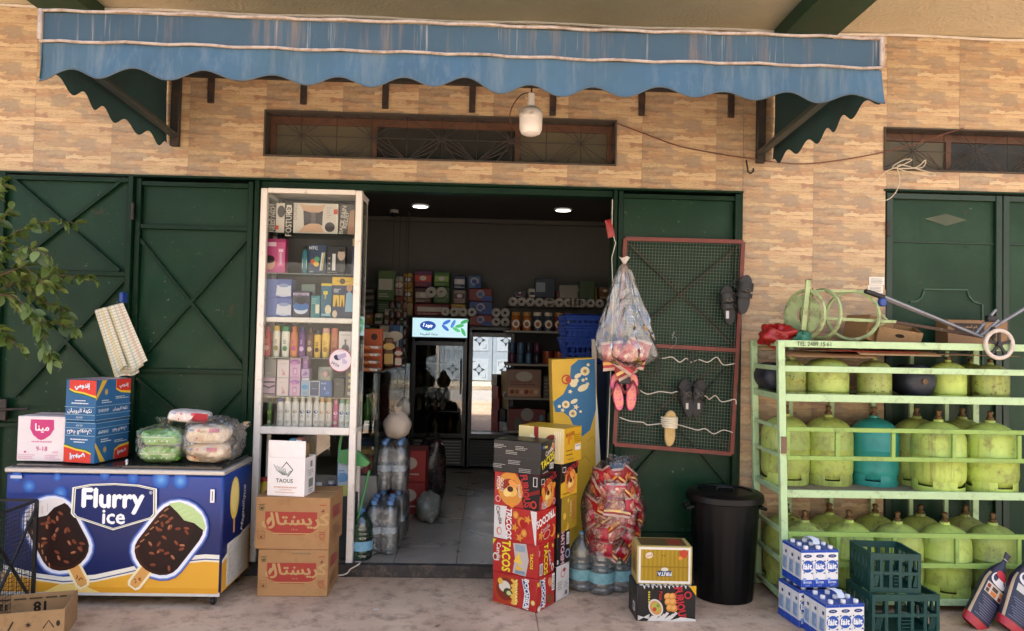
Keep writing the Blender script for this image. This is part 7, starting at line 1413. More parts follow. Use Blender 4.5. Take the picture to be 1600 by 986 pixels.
# ================================================================ gas bottle rack
RX0, RX1, RYF, RYB = 1.745, 3.275, -.545, -.030
LG = M('#b3cf9c', .45, .10, 7, dirt='#7d8a5c', dirt_amt=.35); LG2 = M('#8fae55', .5, .12, 7, dirt='#6f7d44', dirt_amt=.4)
rk = thing('bottle_rack', 'pale green steel rack holding three tiers of gas bottles', 'rack', (2.5, -.28, 0))
RZ = {'top': 1.585, 'r2': 1.435, 's1': 1.262, 'r3': 1.075, 'r4': .905, 's2': .690, 'r5': .455, 'r6': .275, 's3': .055}
def fpost(x, y, lean=0): q = MB(); q.bar((x+lean, y, 0), (x, y, RZ['top']+.02), .042, .038, b=.003); q.build('post', LG, rk)
fpost(RX0, RYF, .045); fpost(RX1, RYF, .01); fpost(RX0+.02, RYB, .05); fpost(RX1, RYB)
for x in (2.02, 2.30, 2.58, 2.84, 3.08): q = MB(); q.bar((x, RYB, .06), (x, RYB, RZ['top']), .026, .02); q.build('back_bar', LG, rk)
def shear(z): return .045*(1-z/1.6)
for k, m_, w_ in (('top', LG, .042), ('r2', LG, .036), ('s1', LG, .045), ('r3', LG2, .026), ('r4', LG2, .026), ('s2', LG, .045), ('r5', LG2, .028), ('r6', LG2, .028), ('s3', LG, .035)):
    z = RZ[k]; q = MB(); dy = -.012 if k in ('r3', 'r4', 'r5', 'r6') else 0; q.bar((RX0+.022+shear(z), RYF+dy, z), (RX1-.022, RYF+dy, z+(.004 if k != 'r5' else .0)), w_, .022, up=(0, -1, 0), b=.002); q.build('front_rail', m_, rk)
    q = MB(); q.bar((RX0+shear(z)+.006, RYF+.02, z), (RX0+.02+shear(z), RYB-.02, z), w_*.8, .02, up=(-1, 0, 0)); q.build('side_rail', LG, rk)
    if k[0] == 's' or k == 'top': q = MB(); q.bar((RX0+.04+shear(z), RYB, z), (RX1-.02, RYB, z), w_*.8, .02, b=.002); q.build('rear_rail', LG, rk)
for za, zb, xs_ in (('r4', 'r3', (1.79, 2.09, 2.43, 2.80, 3.2)), ('r6', 'r5', (1.81, 2.10, 2.44, 2.82, 3.2))):
    for x in xs_: q = MB(); q.bar((x, RYF-.0125, RZ[za]+.0135), (x, RYF-.0125, RZ[zb]-.0135), .022, .018); q.build('guard_bar', LG2, rk)
SHT = M('#8a7a66', .7, .2, 6, dirt='#5f4a38', dirt_amt=.5)
for k in ('s1', 's2', 's3'): MB().box(RX0+.05, RX1-.03, RYF+.02, RYB-.02, RZ[k]-.012, RZ[k]+.004).build('shelf_plate', SHT, rk)
q = MB(); q.bar((RX0+.02, RYF-.014, .93), (RX0+.02, RYF-.014, 1.03), .03, .03); q.build('latch', M('#7a5a48', .6, .2), rk)
a_ = Art(.3, .03); a_.text('TEL 2489.15.61', .5, .5, .8, '#4a5a44', bold=.02); a_.build('marker_writing', rk, (RX0+.05, RYF-.012, RZ['top']-.014), (1, 0, 0), (0, 0, 1), world=True)

def gas_mat(name, c, wear):
    m, t, b = newmat(name); tc = nd(t, 'ShaderNodeTexCoord').outputs['Object']; rnd = nd(t, 'ShaderNodeObjectInfo').outputs['Random']
    ofs = nd(t, 'ShaderNodeVectorMath', operation='ADD'); t.links.new(tc, ofs.inputs[0]); sc = nd(t, 'ShaderNodeVectorMath', operation='SCALE'); sc.inputs[0].default_value = (7, 5, 3); t.links.new(rnd, sc.inputs['Scale']); t.links.new(sc.outputs[0], ofs.inputs[1]); v = ofs.outputs[0]
    c0 = lin(c); o = ramp(t, noise(t, 5, 5, .6, v), [(.3, tuple(x*.72 for x in c0)), (.6, c0), (.8, tuple(min(1, x*1.12) for x in c0))])
    o = mixc(t, o, lin('#7f7a48'), ramp(t, noise(t, 9, 6, .72, v), [(.55-.12*wear, (0, 0, 0)), (.68, (.75, .75, .75))]))
    mp = nd(t, 'ShaderNodeMapping'); mp.inputs['Scale'].default_value = (20, 20, 1.6); t.links.new(v, mp.inputs[0])
    o = mixc(t, o, lin('#6e6238'), ramp(t, noise(t, 1, 5, .7, mp.outputs[0]), [(.56-.08*wear, (0, 0, 0)), (.70, (.6, .6, .6))]))
    o = mixc(t, o, lin('#3a2a1c'), ramp(t, noise(t, 38, 5, .75, v), [(.66-.07*wear, (0, 0, 0)), (.70-.07*wear, (.9, .9, .9))]))
    o = mixc(t, o, lin('#5c3a22'), ramp(t, noise(t, 14, 6, .75, v), [(.66-.09*wear, (0, 0, 0)), (.73-.08*wear, (.85, .85, .85))]))
    t.links.new(o, b.inputs['Base Color']); t.links.new(ramp(t, noise(t, 9, 5, .6, v), [(.3, (.32,)*3), (.7, (.6,)*3)]), b.inputs['Roughness'])
    bump(t, b, noise(t, 7, 4, .55, v), .25, .012); return m
GASM = [gas_mat('gas_paint_bright', '#bcd266', .15), gas_mat('gas_paint_grimy', '#b2c664', .45), gas_mat('gas_paint_rusty', '#a8b860', .9), gas_mat('gas_paint_dull', '#a6b85c', .5)]

TEAL = M('#2c8f88', .4, .08, 6, dirt='#247068', dirt_amt=.3, bmp=.05, bscale=15); BRASS = M('#6b5234', .5, .2, metal=.5, dirt='#4a3524'); NAVYG = M('#1f2530', .5, .15, dirt='#3a3a40')
def gas_big(label, x, y, z, m, r=.150, h=.425, group='large gas bottles on the rack', rot=0):
    t_ = thing('gas_bottle', label, 'gas bottle', (x, y, z), rot, group); f = .045
    pr = [(r*.5, f-.015), (r*.85, f-.005), (r*.98, f+.03), (r, f+.06)]; zt = h
    pr += [(r, h*.52), (r*1.012, h*.525), (r*1.012, h*.535), (r, h*.54), (r, h*.72)] + [(r*math.cos(t), h*.72+h*.28*math.sin(t)) for t in (.25, .5, .75, 1.0, 1.25, 1.4)] + [(.03, h*.995), (.028, h+.012), (.02, h+.014)]
    q = MB(); q.lathe(pr, 32); q.build('body', m, t_, False, sharp=50)
    q = MB(); q.lathe([(r*.93, 0), (r*.955, 0), (r*.965, f*.75), (r*.93, f*.75), (r*.93, 0)], 32, cap=False)
    for k in range(4):
        a0 = k*math.pi/2+.35
        q.grid(lambda u, v: (r*.962*math.cos(a0+u*.95), r*.962*math.sin(a0+u*.95), f*.75+v*f*.9), 6, 1)
    q.build('foot_ring', m, t_, False)
    q = MB(); q.lathe([(.020, h+.014), (.022, h+.02), (.022, h+.03), (.013, h+.034), (.013, h+.05), (.018, h+.052), (.018, h+.064), (.012, h+.07)], 12); q.build('valve', BRASS, t_, False); return t_
def gx(px, py, Y): return at(px, py, Y).x
z2, z3, z1 = RZ['s2']+.005, RZ['s3']+.005, RZ['s1']+.005
YF, YB = -.375, -.20
for i, (px, Y, m, r, lab) in enumerate(((1227, YB, GASM[1], .150, 'streaked pale green gas bottle at the left end of the middle tier'), (1294, YB, GASM[1], .150, 'speckled green gas bottle left of the teal one'), (1365, YB, TEAL, .150, 'teal gas bottle on the middle tier'), (1432, YB+.02, GASM[3], .145, 'dull green gas bottle half hidden right of the teal one'), (1466, YF, GASM[0], .155, 'bright green gas bottle in front, second from the right in the middle tier'), (1503, YB+.03, GASM[3], .145, 'dusty green gas bottle behind the right front pair'), (1547, YF, GASM[0], .155, 'bright green gas bottle at the right end of the middle tier'))):
    gas_big(lab, gx(px, 700, Y), Y, z2, m, r, .425, rot=i*1.3)
for i, (px, Y, m, r, lab) in enumerate(((1257, YF, GASM[2], .140, 'rust flecked gas bottle at the left of the bottom tier front row'), (1326, YF+.02, GASM[0], .145, 'clean green gas bottle behind the milk packs'), (1402, YF, GASM[1], .145, 'grimy green gas bottle behind the green crates'), (1476, YF, GASM[0], .148, 'bright green gas bottle right of the green crates'), (1551, YF, GASM[3], .150, 'dull green gas bottle behind the charcoal bags'),
        (1228, YB+.03, GASM[3], .140, 'gas bottle in the rear row at the left end of the bottom tier'), (1296, YB+.04, GASM[1], .140, 'second rear gas bottle from the left in the bottom tier'), (1367, YB+.04, GASM[3], .140, 'third rear gas bottle from the left in the bottom tier'), (1438, YB+.04, GASM[3], .140, 'fourth rear gas bottle from the left in the bottom tier'), (1508, YB+.04, GASM[2], .140, 'grey green rear gas bottle at the right of the bottom tier'))):
    gas_big(lab, gx(px, 850, Y), Y, z3, m, r, .425, rot=i*.9)
def gas_small(label, px, Y, r, h, m, feet=True):
    t_ = thing('small_gas_bottle', label, 'gas bottle', (gx(px, 590, Y), Y, z1), 0, 'small gas bottles on the top tier')
    q = MB(); q.lathe([(r*.86, .0), (r*.88, .02), (r*.98, .028), (r, .04), (r, h*.45), (r*1.015, h*.455), (r*1.015, h*.47), (r, h*.475), (r, h*.72)]+[(r*math.cos(t), h*.72+h*.28*math.sin(t)) for t in (.3, .6, .9, 1.2, 1.45)]+[(.02, h), (.018, h+.012)], 28); q.build('body', m, t_, False, sharp=50)
    q = MB(); q.lathe([(r*.99, .0), (r*1.01, .0), (r*1.01, .022), (r*.99, .022)], 28, cap=False); q.build('foot_ring', m, t_, False)
    q = MB(); q.lathe([(.014, h+.012), (.016, h+.03), (.01, h+.034)], 10); q.build('valve', BRASS, t_, False); return t_
for px, Y, r, h, m, lab in ((1237, -.36, .085, .22, GASM[2], 'speckled small gas bottle at the left of the top tier'), (1292, -.37, .128, .235, GASM[1], 'wide squat gas bottle second on the top tier'), (1366, -.38, .100, .225, GASM[2], 'rust patched small gas bottle third on the top tier'), (1481, -.38, .104, .225, GASM[0], 'clean small gas bottle right of the dark drum'), (1547, -.38, .106, .215, GASM[2], 'peeling rusty small gas bottle at the right of the top tier'), (1516, -.20, .095, .215, GASM[3], 'small gas bottle half hidden behind the peeling one')): gas_small(lab, px, Y, r, h, m)
for px, lab in ((1424, 'dark blue gas bottle lying on its side on the top tier'), (1206, 'dark drum end at the left side of the top tier')):
    Y = -.36 if px > 1300 else -.16; px = px if px > 1300 else 1206; t_ = thing('lying_gas_bottle', lab, 'gas bottle', (gx(px, 590, Y), Y, z1+.105)); r = .10 if px > 1300 else .09
    q = MB(); q.lathe([(.02, -.14), (r*.7, -.135), (r*.95, -.11), (r, -.09), (r, .08), (r*.9, .11), (r*.4, .13)], 28, (0, 0, 0), 0, 'Y'); q.build('body', NAVYG, t_, False, sharp=50); q = MB(); q.lathe([(.0, -.15), (.016, -.15), (.016, -.139)], 10, (0, 0, 0), 0, 'Y'); q.build('valve', BRASS, t_, False)
# flattened cartons and things on top of the rack
TZ = RZ['top']-.045
for i, (x0, x1, c_, dz_) in enumerate(((1.80, 2.35, '#8a6a48', 0), (2.05, 2.62, '#8f2c20', .010), (2.25, 2.75, '#a9906e', .020), (1.9, 2.9, '#7a6248', .030), (2.6, 3.24, '#86694a', .0))):
    q = MB(); q.grid(lambda u, v: (x0+(x1-x0)*u, RYF+.03+.42*v, TZ+dz_+.006*math.sin(u*7+i)*math.sin(v*3)-(.030*math.exp(-v*9) if i in (0, 2) else 0)), 14, 6); o = q.build('flattened_carton', M(c_, .7, .15)); tag(o, ['brown flattened carton under the left of the rack top', 'red printed flattened carton on the rack top', 'pale flattened carton on the rack top', 'long flattened carton on the whole rack top', 'brown flattened carton under the grey trolley wheel'][i], 'carton', 'flattened cartons on the rack')
    md = o.modifiers.new('thick', 'SOLIDIFY'); md.thickness = .004
TZ = TZ+.040
t_ = thing('plastic_bag', 'crumpled red plastic bag at the left of the rack top', 'bag', (gx(1214, 520, -.38), -.38, TZ)); q = MB(); q.grid(lump(0, 0, .05, .105, .10, .06, wob=.38, seed=41, sq=2.4), 34, 20, wrapu=True); q.build('film', M('#8f1c1a', .3, .15, 14, bmp=.6, bscale=18), t_, False, sharp=60); q = MB(); tuft(q, (.0, 0, .085), .05, .05, 9, 2); q.build('gathered_mouth', M('#a02420', .3, .15), t_, False)
t_ = thing('cloth_rag', 'small crumpled green rag beside the red bag', 'rag', (gx(1251, 522, -.42), -.44, TZ)); q = MB(); q.grid(lump(0, 0, .035, .055, .05, .04, wob=.35, seed=43, sq=2.2), 24, 14, wrapu=True); q.build('cloth', M('#3f7a62', .8, .15, 14), t_, False, sharp=60)
oc2 = open_carton('open_carton', 'open brown carton behind the green cart rings', (gx(1352, 515, -.2), -.20, TZ+.002), (.20, .2, .16), .3); oc2.rotation_euler = (0, .25, .3); oc2.location.z += .02
oc3 = open_carton('open_carton', 'tipped open carton with a hand hole on the rack top', (gx(1398, 520, -.28), -.26, TZ+.035), (.26, .2, .10), -.2); oc3.rotation_euler = (.25, .16, -.2)
a_ = Art(.26, .10); a_.el(.5, .6, .28, .12, '#2a1f16'); face(a_, 'F', oc3, .26, .20, .10)  # hand hole is a flat dark ellipse, its inner shade painted on
carton('printed_carton', 'brown carton with dark Arabic panel standing against the gate', 'box', (gx(1517, 515, -.12), -.12, TZ+.001), (.40, .14, .185), .0, '#8f6b47', F=lambda a: (a.poly([(.10, .88), (.62, .88), (.60, .5), (.12, .55)], '#2e2620'), a.text(arabic('رقم المغرب'), .37, .74, .14, '#b09070', bold=.02), a.text('DAPUR', .37, .60, .07, '#8a7458')))
# green hoop cart lying on the rack
CG = M('#a3b57f', .5, .15, 8, dirt='#5a4230', dirt_amt=.55); RUST = M('#4a3426', .6, .25, 10, dirt='#a3b57f', dirt_amt=.35)
ct = thing('hoop_cart', 'rusty pale green hoop cart lying on the rack top', 'cart', (gx(1290, 530, -.38), -.38, TZ))
def hoop(px, py, rx, tilt, Y, rad, nm='hoop', w_=.012):
    c_ = at(px, py, Y); q = MB(); yaw_ = math.acos(min(1, rx)); ux = Vector((math.cos(yaw_), -math.sin(yaw_), 0)); uz = Vector((math.sin(tilt)*.2, 0, 1)).normalized()
    q.tube([c_+ux*(rad*math.cos(t))+uz*(rad*math.sin(t)) for t in [i*2*math.pi/32 for i in range(32)]], w_, 6, closed=True); q.build(nm, CG, ct)
hoop(1257, 492, .42, .2, -.40, .152); hoop(1282, 491, .42, .1, -.36, .152); hoop(1332, 493, .86, 0, -.34, .152)
c_ = at(1255, 492, -.395); q = MB(); q.lathe([(.05, -.004), (.125, -.004), (.125, .004), (.05, .004), (.05, -.004)], 28, (0, 0, 0), 0, 'X', cap=False); yw = Matrix.Translation(c_) @ Matrix.Rotation(.55, 4, 'Z'); q.v = [tuple(yw @ Vector(v_)) for v_ in q.v]; q.build('base_plate', CG, ct)
for nm, a_, b_, Y0, Y1, w_, m in (('flat_post', (1263, 437), (1255, 516), -.44, -.44, .030, CG), ('top_bar', (1268, 455), (1355, 455), -.40, -.34, .014, CG), ('spine_bar', (1278, 497), (1400, 503), -.42, -.36, .020, CG), ('pull_bar', (1396, 503), (1548, 528), -.36, -.40, .020, RUST), ('stay_bar', (1372, 487), (1386, 500), -.36, -.36, .012, CG), ('stay_bar', (1362, 514), (1386, 503), -.34, -.36, .012, CG), ('post_tip', (1265, 436), (1264, 446), -.44, -.44, .022, RUST)):
    q = MB(); q.bar(at(*a_, Y0), at(*b_, Y1), w_, w_*.6 if 'post' in nm else w_, b=.002); q.build(nm, m, ct)
# grey folding trolley
gt = thing('folding_trolley', 'grey tubular folding trolley with one white tyred wheel on the rack top', 'trolley', at(1561, 560, -.50)); GT = M('#8d8f94', .35, .1, metal=.5, dirt='#6a6a6a'); BKP = M('#18181a', .5, .1)
for p, q_, r_, m in (((1378, 462, -.42), (1535, 527, -.46), .010, GT), ((1384, 468, -.36), (1525, 524, -.40), .010, GT), ((1532, 524, -.46), (1604, 480, -.40), .010, GT), ((1524, 522, -.42), (1556, 484, -.42), .009, GT), ((1536, 522, -.46), (1560, 500, -.46), .008, GT), ((1552, 512, -.47), (1553, 534, -.52), .014, RUST)):
    q = MB(); q.tube([at(*p), at(*q_)], r_, 10); q.build('tube', m, gt)
q = MB(); q.tube([at(1352, 455, -.43), at(1362, 458, -.42), at(1381, 465, -.42)], [.014, .016, .017], 10); q.build('grip', BKP, gt); q = MB(); v = at(1379, 471, -.42); q.box(v.x-.025, v.x+.02, -.44, -.40, v.z-.03, v.z+.02, 0, .008); q.build('clamp', M('#2f4a8f', .4, .05), gt)
q = MB(); v = at(1548, 498, -.44); q.box(v.x-.03, v.x+.03, -.46, -.42, v.z-.02, v.z+.02, 0, .006); q.build('hinge_block', BKP, gt)
wc = at(1561, 538, -.575); wh = MB(); wh.lathe([(.012, -.014), (.016, -.014), (.016, .014), (.012, .014)], 12, wc, 0, 'Y')
for k in range(5): a0 = k*1.2566+.3; wh.bar(wc+Vector((.014*math.cos(a0), 0, .014*math.sin(a0))), wc+Vector((.072*math.cos(a0), 0, .072*math.sin(a0))), .016, .010)
w_o = wh.build('wheel', BKP, gt); q = MB(); q.tube([wc+Vector((.083*math.cos(t), 0, .083*math.sin(t))) for t in [i*2*math.pi/32 for i in range(32)]], .0125, 10, closed=True); q.build('tyre', M('#cfc2b4', .6, .1, dirt='#9a8a78', dirt_amt=.4), w_o)

# ================================================================ milk packs, crates, charcoal bags
def milk_mat(): return M('#f2f1ee', .4, .03)
BLM = '#2a50b4'
def milk_pack(label, p, rz):
    t_ = thing('milk_pack', label, 'milk pack', p, rz, 'six-pack style milk packs on the ground'); w_, h_ = .0725, .205; proto = None
    for j in range(3):
        for i in range(3):
            loc = ((i-1)*w_*1.012, (j-1)*w_*1.012, .001)
            if proto is None:
                q = MB(); q.box(-w_/2, w_/2, -w_/2, w_/2, 0, h_, 0, .002); proto = q.build('milk_carton', milk_mat(), t_, False)
                def art(a):
                    a.rect(0, 0, 1, .20, BLM); a.rect(0, .93, 1, 1, BLM); a.el(.5, .56, .165, .165, '#2f5ab0'); a.text('lait', .5, .56, .15, '#f0f0ee', bold=.07); a.text('Le', .34, .63, .06, '#f0f0ee'); a.el(.5, .84, .12, .045, '#27386e'); a.text('Jaouda', .5, .84, .035, '#cfd6e6', bold=.03); a.text('ENTIER', .5, .13, .05, '#e6e9f0', bold=.04); a.text('UHT', .5, .05, .045, '#9fb0d8', bold=.02); a.el(.1, .78-.06, .02, .02, '#3a4a7a'); a.el(.86, .70, .03, .02, '#3a5aa0'); a.el(.2, .40, .02, .02, '#3a5aa0'); a.el(.84, .38, .03, .02, '#5a6a9a'); a.el(.22, .21, .05, .05, '#7fa0d8')
                def artL(a): a.rect(0, 0, 1, .20, BLM); a.rect(0, .93, 1, 1, BLM); a.rect(.12, .24, .8, .62, '#a9c0d8'); a.el(.6, .75, .05, .05, '#2c3c6a'); a.small(.15, .3, .75, .58, 5, '#5f7fb0'); a.rect(.88, .2, 1, .93, '#e4e4e2')
                for fc, fn in (('F', art), ('L', artL)): a_ = Art(w_, h_); fn(a_); face(a_, fc, proto, w_, w_, h_)
                a_ = Art(w_, w_); a_.rect(0, 0, 1, 1, '#35529c'); face(a_, 'T', proto, w_, w_, h_)
                q = MB(); q.lathe([(.013, h_+.001), (.0135, h_+.004), (.0135, h_+.017), (.012, h_+.019)], 14, (0, -.014, 0)); q.build('cap', M('#dfdcda', .4, 0), proto, False); o = proto; o.location = loc
            else: o = copy_tree(proto, t_, loc)
    q = MB(); q.grid(lambda u, v: (-.02+.04*v+.01*math.sin(u*9), -.07+.13*u, h_+.022+.03*math.sin(math.pi*u)), 10, 2); q.build('carry_strap', M('#cfd3da', .4, .1), t_, False)
    q = MB(); q.box(-.111, .111, -.111, .111, .0, h_+.006); q.build('wrap', clear('milk_wrap', (1, 1, 1), .0, .06, .08, .0, .4, 30), t_, False); return t_
mz = .1
v = onz(1318, 1012, 0); fl_ = Vector((1.905, -.925, 0)); dirv = Vector((-math.sin(.13), math.cos(.13), 0))
milk_pack('front milk pack on the ground before the gas rack', (fl_.x, fl_.y, 0), .13)
p2 = fl_+dirv*.232+Vector((-.022, 0, 0)); milk_pack('rear milk pack on the ground under another pack', (p2.x, p2.y, 0), .15)
p3 = p2+Vector((.012, -.015, 0)); milk_pack('upper milk pack stacked on the rear one', (p3.x, p3.y, .226), .10)
CGN = M('#12403a', .45, .10, 8)
def crate(label, loc, w_, d_, h_, rz):
    t_ = thing('plastic_crate', label, 'crate', loc, rz, 'dark green plastic crates'); MB().box(-w_/2+.01, w_/2-.01, -d_/2+.01, d_/2-.01, 0, .008).build('base', CGN, t_, False)
    for nm, L, ang, off in (('wall', w_, 0, d_/2), ('wall', w_, math.pi, d_/2), ('wall', d_, math.pi/2, w_/2), ('wall', d_, -math.pi/2, w_/2)):
        q = MB(); m = Matrix.Rotation(ang, 4, 'Z') @ Matrix.Translation((0, -off, 0)); q.xf = m; x0, x1 = -L/2+(.0105 if abs(math.sin(ang)) > .5 else 0), L/2-(.0105 if abs(math.sin(ang)) > .5 else 0)
        q.box(x0, x1, -.004, .010, h_-.035, h_); q.box(x0, x1, -.002, .008, 0, .03); q.box(x0, x1, -.003, .008, h_*.46, h_*.54)
        for f_ in (0, .2, .4, .6, .8, 1): xc = x0+.009+(x1-x0-.018)*f_; q.box(xc-.009, xc+.009, -.0035, .0085, .0302, h_*.4598); q.box(xc-.009, xc+.009, -.0035, .0085, h_*.5402, h_-.0352)
        for a0 in (0, .8):
            for k in range(4):
                xa = x0+.016+(x1-x0)*a0+(x1-x0)*.10*k/4.; q.bar((xa, .002, .035), (xa+(x1-x0)*.05, .002, h_*.45), .006, .004)
        for k in range(5): q.box(x0+.02+(x1-x0)*.4, x0+(x1-x0)*.6-.008, 0, .005, .045+k*h_*.085, .05+k*h_*.085)
        q.xf = None; tag(q.build(nm, CGN, t_, False), None)
    return t_
v = onz(1425, 1008, 0)
crate('lower dark green plastic crate in front of the gas rack', (2.30, -.79, .001), .385, .27, .225, .04)
crate('upper dark green plastic crate stacked on another', (2.275, -.755, .222), .275, .27, .215, -.06)
NAVB = M('#1a1b30', .38, .12, 8, bmp=.25, bscale=14)
def charcoal(label, base, topp, w_, seed):
    t_ = thing('charcoal_bag', label, 'charcoal bag', base, 0, 'charcoal bags'); b0, t0 = Vector(base), Vector(topp); ax = t0-b0; side = Vector((ax.z, 0, -ax.x)).normalized(); rr_ = random.Random(seed); ph = rr_.uniform(0, 6)
    def f(u, v, g=0):
        a_ = 2*math.pi*u; wv = (1-.10*(1-min(1, v*8))**2) if v < .12 else 1.0 if v < .55 else max(.10, 1-((v-.55)/.33)**1.4*.86) if v < .88 else .14+.9*(v-.88)
        dv = .50*wv if v < .88 else .5*wv; ca, sa = math.cos(a_), math.sin(a_); sq = lambda s_: math.copysign(abs(s_)**.7, s_)
        wob = 1+.03*math.sin(4*a_+9*v+ph)+.02*math.sin(9*a_-13*v)
        return b0+ax*v+side*(w_/2*wv*sq(ca)*wob+0)+Vector((0, -1, 0))*((w_*.5*dv*sq(sa)+g)*wob)
    q = MB(); n_v = 30; q.grid(f, 32, n_v, wrapu=True); o = q.build('sack', [NAVB, M('#a8202a', .35, .1), M('#b9a07e', .4, .15)], t_, sharp=180)
    for i, pl in enumerate(o.data.polygons):
        j, k = i // 32, i % 32
        if j < 3: pl.material_index = 1
        elif j < 20 and (k in (1, 2) or k in (13, 14)): pl.material_index = 2
    def patch(nm, u0, u1, v0, v1, col, g=.002, round_=False):
        q = MB()
        if round_:
            pts = [f((u0+u1)/2+(u1-u0)/2*math.cos(t), (v0+v1)/2+(v1-v0)/2*math.sin(t), g) for t in [i*.3927 for i in range(16)]]; c0 = f((u0+u1)/2, (v0+v1)/2, g+.001); q.put(pts+[c0], [(i, (i+1) % 16, 16) for i in range(16)])
        else: q.grid(lambda u, v: f(u0+(u1-u0)*u, v0+(v1-v0)*v, g), 6, 4)
        return q.build(nm, P(col), t_, sharp=180)
    patch('label', .13, .37, .56, .73, '#d6cfca', .002, True); patch('emblem', .16, .33, .66, .76, '#b53038', .0035, True)
    if seed % 2: patch('photo_strip', .15, .37, .42, .55, '#c9b8a4'); [patch('photo', .17+.07*k, .215+.07*k, .43+.055*m_, .475+.055*m_, ['#7a2a22', '#c9742c', '#4a3a2c'][(k+m_) % 3], .0035) for k in range(3) for m_ in range(2)]
    else: patch('barcode_panel', .18, .35, .46, .55, '#bfbab2')
    for k in range(9): patch('print_line', .15+.01*(k % 3), .36-.02*((k*7) % 4), .14+.028*k, .148+.028*k, '#6f6f8a', .0022)
    q = MB(); p0 = t0; q.tube([p0+side*.012*math.cos(t)*1.2+Vector((0, .012*math.sin(t), 0))-ax.normalized()*.045 for t in [i*.7 for i in range(9)]], .003, 5, closed=True); q.build('tie', M('#c4bdb0', .6, 0), t_)
    return t_
charcoal('leftmost charcoal bag leaning to the right', (2.775, -.78, .004), tuple(at(1575, 866, -.60)), .165, 1)
charcoal('middle charcoal bag with a barcode panel', (2.955, -.82, .004), tuple(at(1612, 864, -.62)), .165, 2)
charcoal('charcoal bag cut by the right edge of the view', (3.135, -.81, .004), tuple(at(1652, 864, -.62)), .165, 3)

# ================================================================ leafy tree at the far left
BARK = M('#5a4a38', .85, .2, 12, bmp=.4, bscale=30)
def leaf_mat(name, c1, c2):
    m, t, b = newmat(name); c_ = ramp(t, nd(t, 'ShaderNodeObjectInfo').outputs['Random'], [(0, lin(c1)), (1, lin(c2))]); t.links.new(c_, b.inputs['Base Color']); b.inputs['Roughness'].default_value = .42
    b.inputs['Subsurface Weight'].default_value = 0.0; tl = nd(t, 'ShaderNodeBsdfTranslucent'); t.links.new(mixc(t, c_, lin('#8fae3a'), .5), tl.inputs[0]); mx = nd(t, 'ShaderNodeMixShader', i_0=.22); t.links.new(b.outputs[0], mx.inputs[1]); t.links.new(tl.outputs[0], mx.inputs[2]); t.links.new(mx.outputs[0], t.nodes['Material Output'].inputs[0]); return m
LEAF = leaf_mat('leaf', '#38491f', '#6c8040')
tr = thing('street_tree', 'leafy branches of a small tree hanging in at the left edge', 'tree', (-3.62, -.95, 0))
tp = [(-3.62, -.95, 0), (-3.58, -.94, .6), (-3.60, -.96, 1.2), (-3.52, -.97, 1.75), (-3.42, -.97, 2.2)]
q = MB(); q.tube(tp, [.055, .048, .042, .034, .022], 12); q.build('trunk', BARK, tr)
crown = bpy.data.objects.new('crown', None); COL.objects.link(crown); crown.parent = tr
twigs = [[(-110, 470), (-40, 420), (20, 365), (60, 348), (95, 345), (122, 350)], [(-110, 470), (-40, 470), (30, 440), (90, 430), (130, 432), (150, 436)], [(-110, 470), (-40, 455), (15, 462), (45, 480), (62, 505), (72, 540), (86, 570)], [(-90, 400), (-40, 340), (-5, 300), (12, 278)], [(15, 462), (50, 500), (85, 505), (112, 512), (120, 520)], [(-60, 440), (0, 400), (40, 385), (78, 400), (70, 420)], [(-60, 480), (-10, 510), (20, 535), (40, 548)], [(-60, 400), (-20, 360), (8, 335), (22, 325)], [(-60, 470), (0, 430), (40, 415), (60, 440), (100, 455)], [(30, 440), (60, 470), (95, 480), (108, 505)]]
def leaf_mesh():
    q = MB(); prof = [(0, 0), (.10, .014), (.3, .028), (.55, .031), (.8, .020), (.94, .008), (1, .0005)]; L = .092; vs = []; fs = []
    for i, (t, w_) in enumerate(prof):
        z = -.05*L*t*t*3; 
        for s, k in ((-1, .010), (0, 0), (1, .010)): vs.append((t*L, s*w_*.85, z+(k if s else 0)*w_/.03))
    for i in range(len(prof)-1): a_ = i*3; fs += [(a_, a_+1, a_+4, a_+3), (a_+1, a_+2, a_+5, a_+4)]
    q.put(vs, fs); return q.build('leaf', LEAF, crown, False, sharp=180)
lf0 = leaf_mesh(); used = False; rr = random.Random(5)
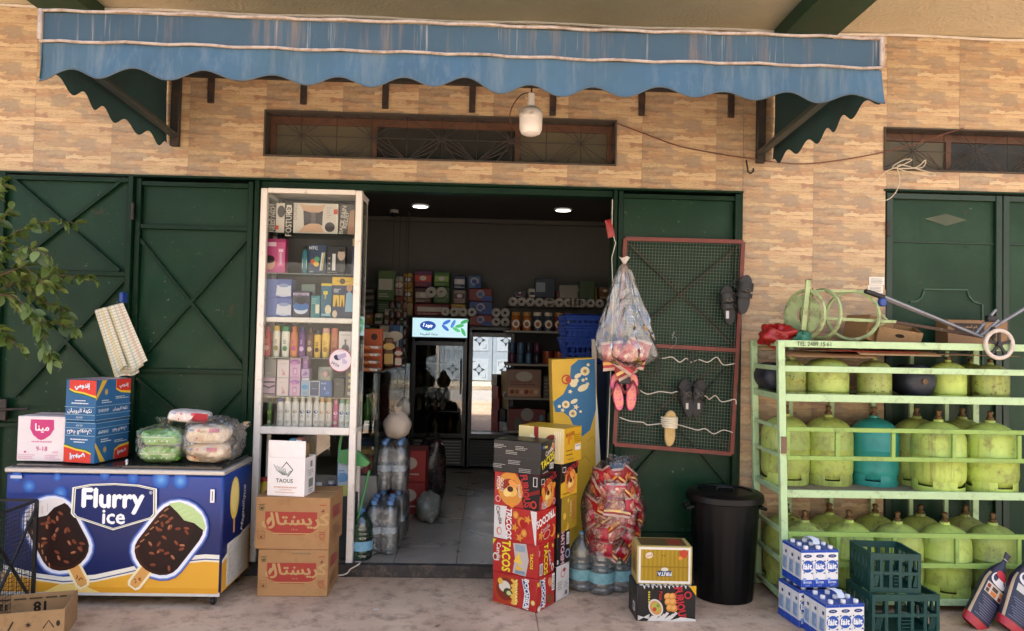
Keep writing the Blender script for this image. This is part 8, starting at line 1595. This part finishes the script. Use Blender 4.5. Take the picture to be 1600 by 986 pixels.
for ti, tw_ in enumerate(twigs):
    Yb = -.92+.10*math.sin(ti*2.3); pts = [at(x, y, Yb-.05*math.sin(i+ti)) for i, (x, y) in enumerate(tw_)]
    q = MB(); k = len(pts); q.tube(pts, [.008-.0062*i/(k-1) for i in range(k)], 6); q.build('branch', BARK, tr)
    tot = 0; acc = 0
    for i in range(k-1):
        seg = pts[i+1]-pts[i]; n_ = max(1, int(seg.length/.0165))
        for j in range(n_):
            p = pts[i]+seg*(j/n_)
            if p.x < -3.05: continue
            for s in (0, 1):
                if rr.random() < .25: continue
                o = lf0 if not used else lf0.copy()
                if used: COL.objects.link(o); o.parent = crown
                used = True
                d_ = (seg.normalized()*.6+Vector((rr.uniform(-.6, .8), rr.uniform(-.9, .6), rr.uniform(-1.0, .45)))).normalized()
                o.rotation_euler = (d_.to_track_quat('X', 'Z').to_matrix() @ Matrix.Rotation(rr.uniform(-1.2, 1.2), 3, 'X')).to_euler(); sc_ = rr.uniform(.55, 1.0); o.scale = (sc_, sc_*rr.uniform(.8, 1.15), sc_); o.location = wmat(crown).inverted() @ p

# ---- grit and scraps on the pavement
rr = random.Random(99); q = MB()
for i in range(420):
    x, y = rr.uniform(-3.2, 3.4), -abs(rr.gauss(0, .55))-.02; r_ = rr.uniform(.0015, .005)
    if y < -1.5: continue
    n_ = 5; a0 = rr.uniform(0, 6); q.put([(x+r_*math.cos(a0+k*6.283/n_)*rr.uniform(.7, 1.2), y+r_*math.sin(a0+k*6.283/n_), .0008) for k in range(n_)]+[(x, y, r_*.8)], [(k, (k+1) % n_, n_) for k in range(n_)])
tag(q.build('grit', M('#6f6152', .9, .4, 40)), 'small grit and crumbs scattered on the pavement', 'grit', kind='stuff')
for i, (x, y, c_, a0) in enumerate(((-.62, -.62, '#c9c2b4', .4), (-.25, -.85, '#8a7a5a', 1.2), (1.28, -.92, '#b5a890', 2.2), (.62, -.95, '#7a4a3a', .2))):
    q = MB(); q.grid(lambda u, v: (x+(u-.5)*.035*math.cos(a0)-(v-.5)*.02*math.sin(a0), y+(u-.5)*.035*math.sin(a0)+(v-.5)*.02*math.cos(a0), .0025+.004*abs(math.sin(u*4+v*3))), 4, 3); tag(q.build('paper_scrap', M(c_, .7, .1)), ['pale paper scrap on the ground before the entrance', 'tan leaf-like scrap left of the snack cartons', 'beige scrap on the ground before the bin', 'brown scrap on the ground before the black snack box'][i], 'scrap', 'scraps on the pavement')
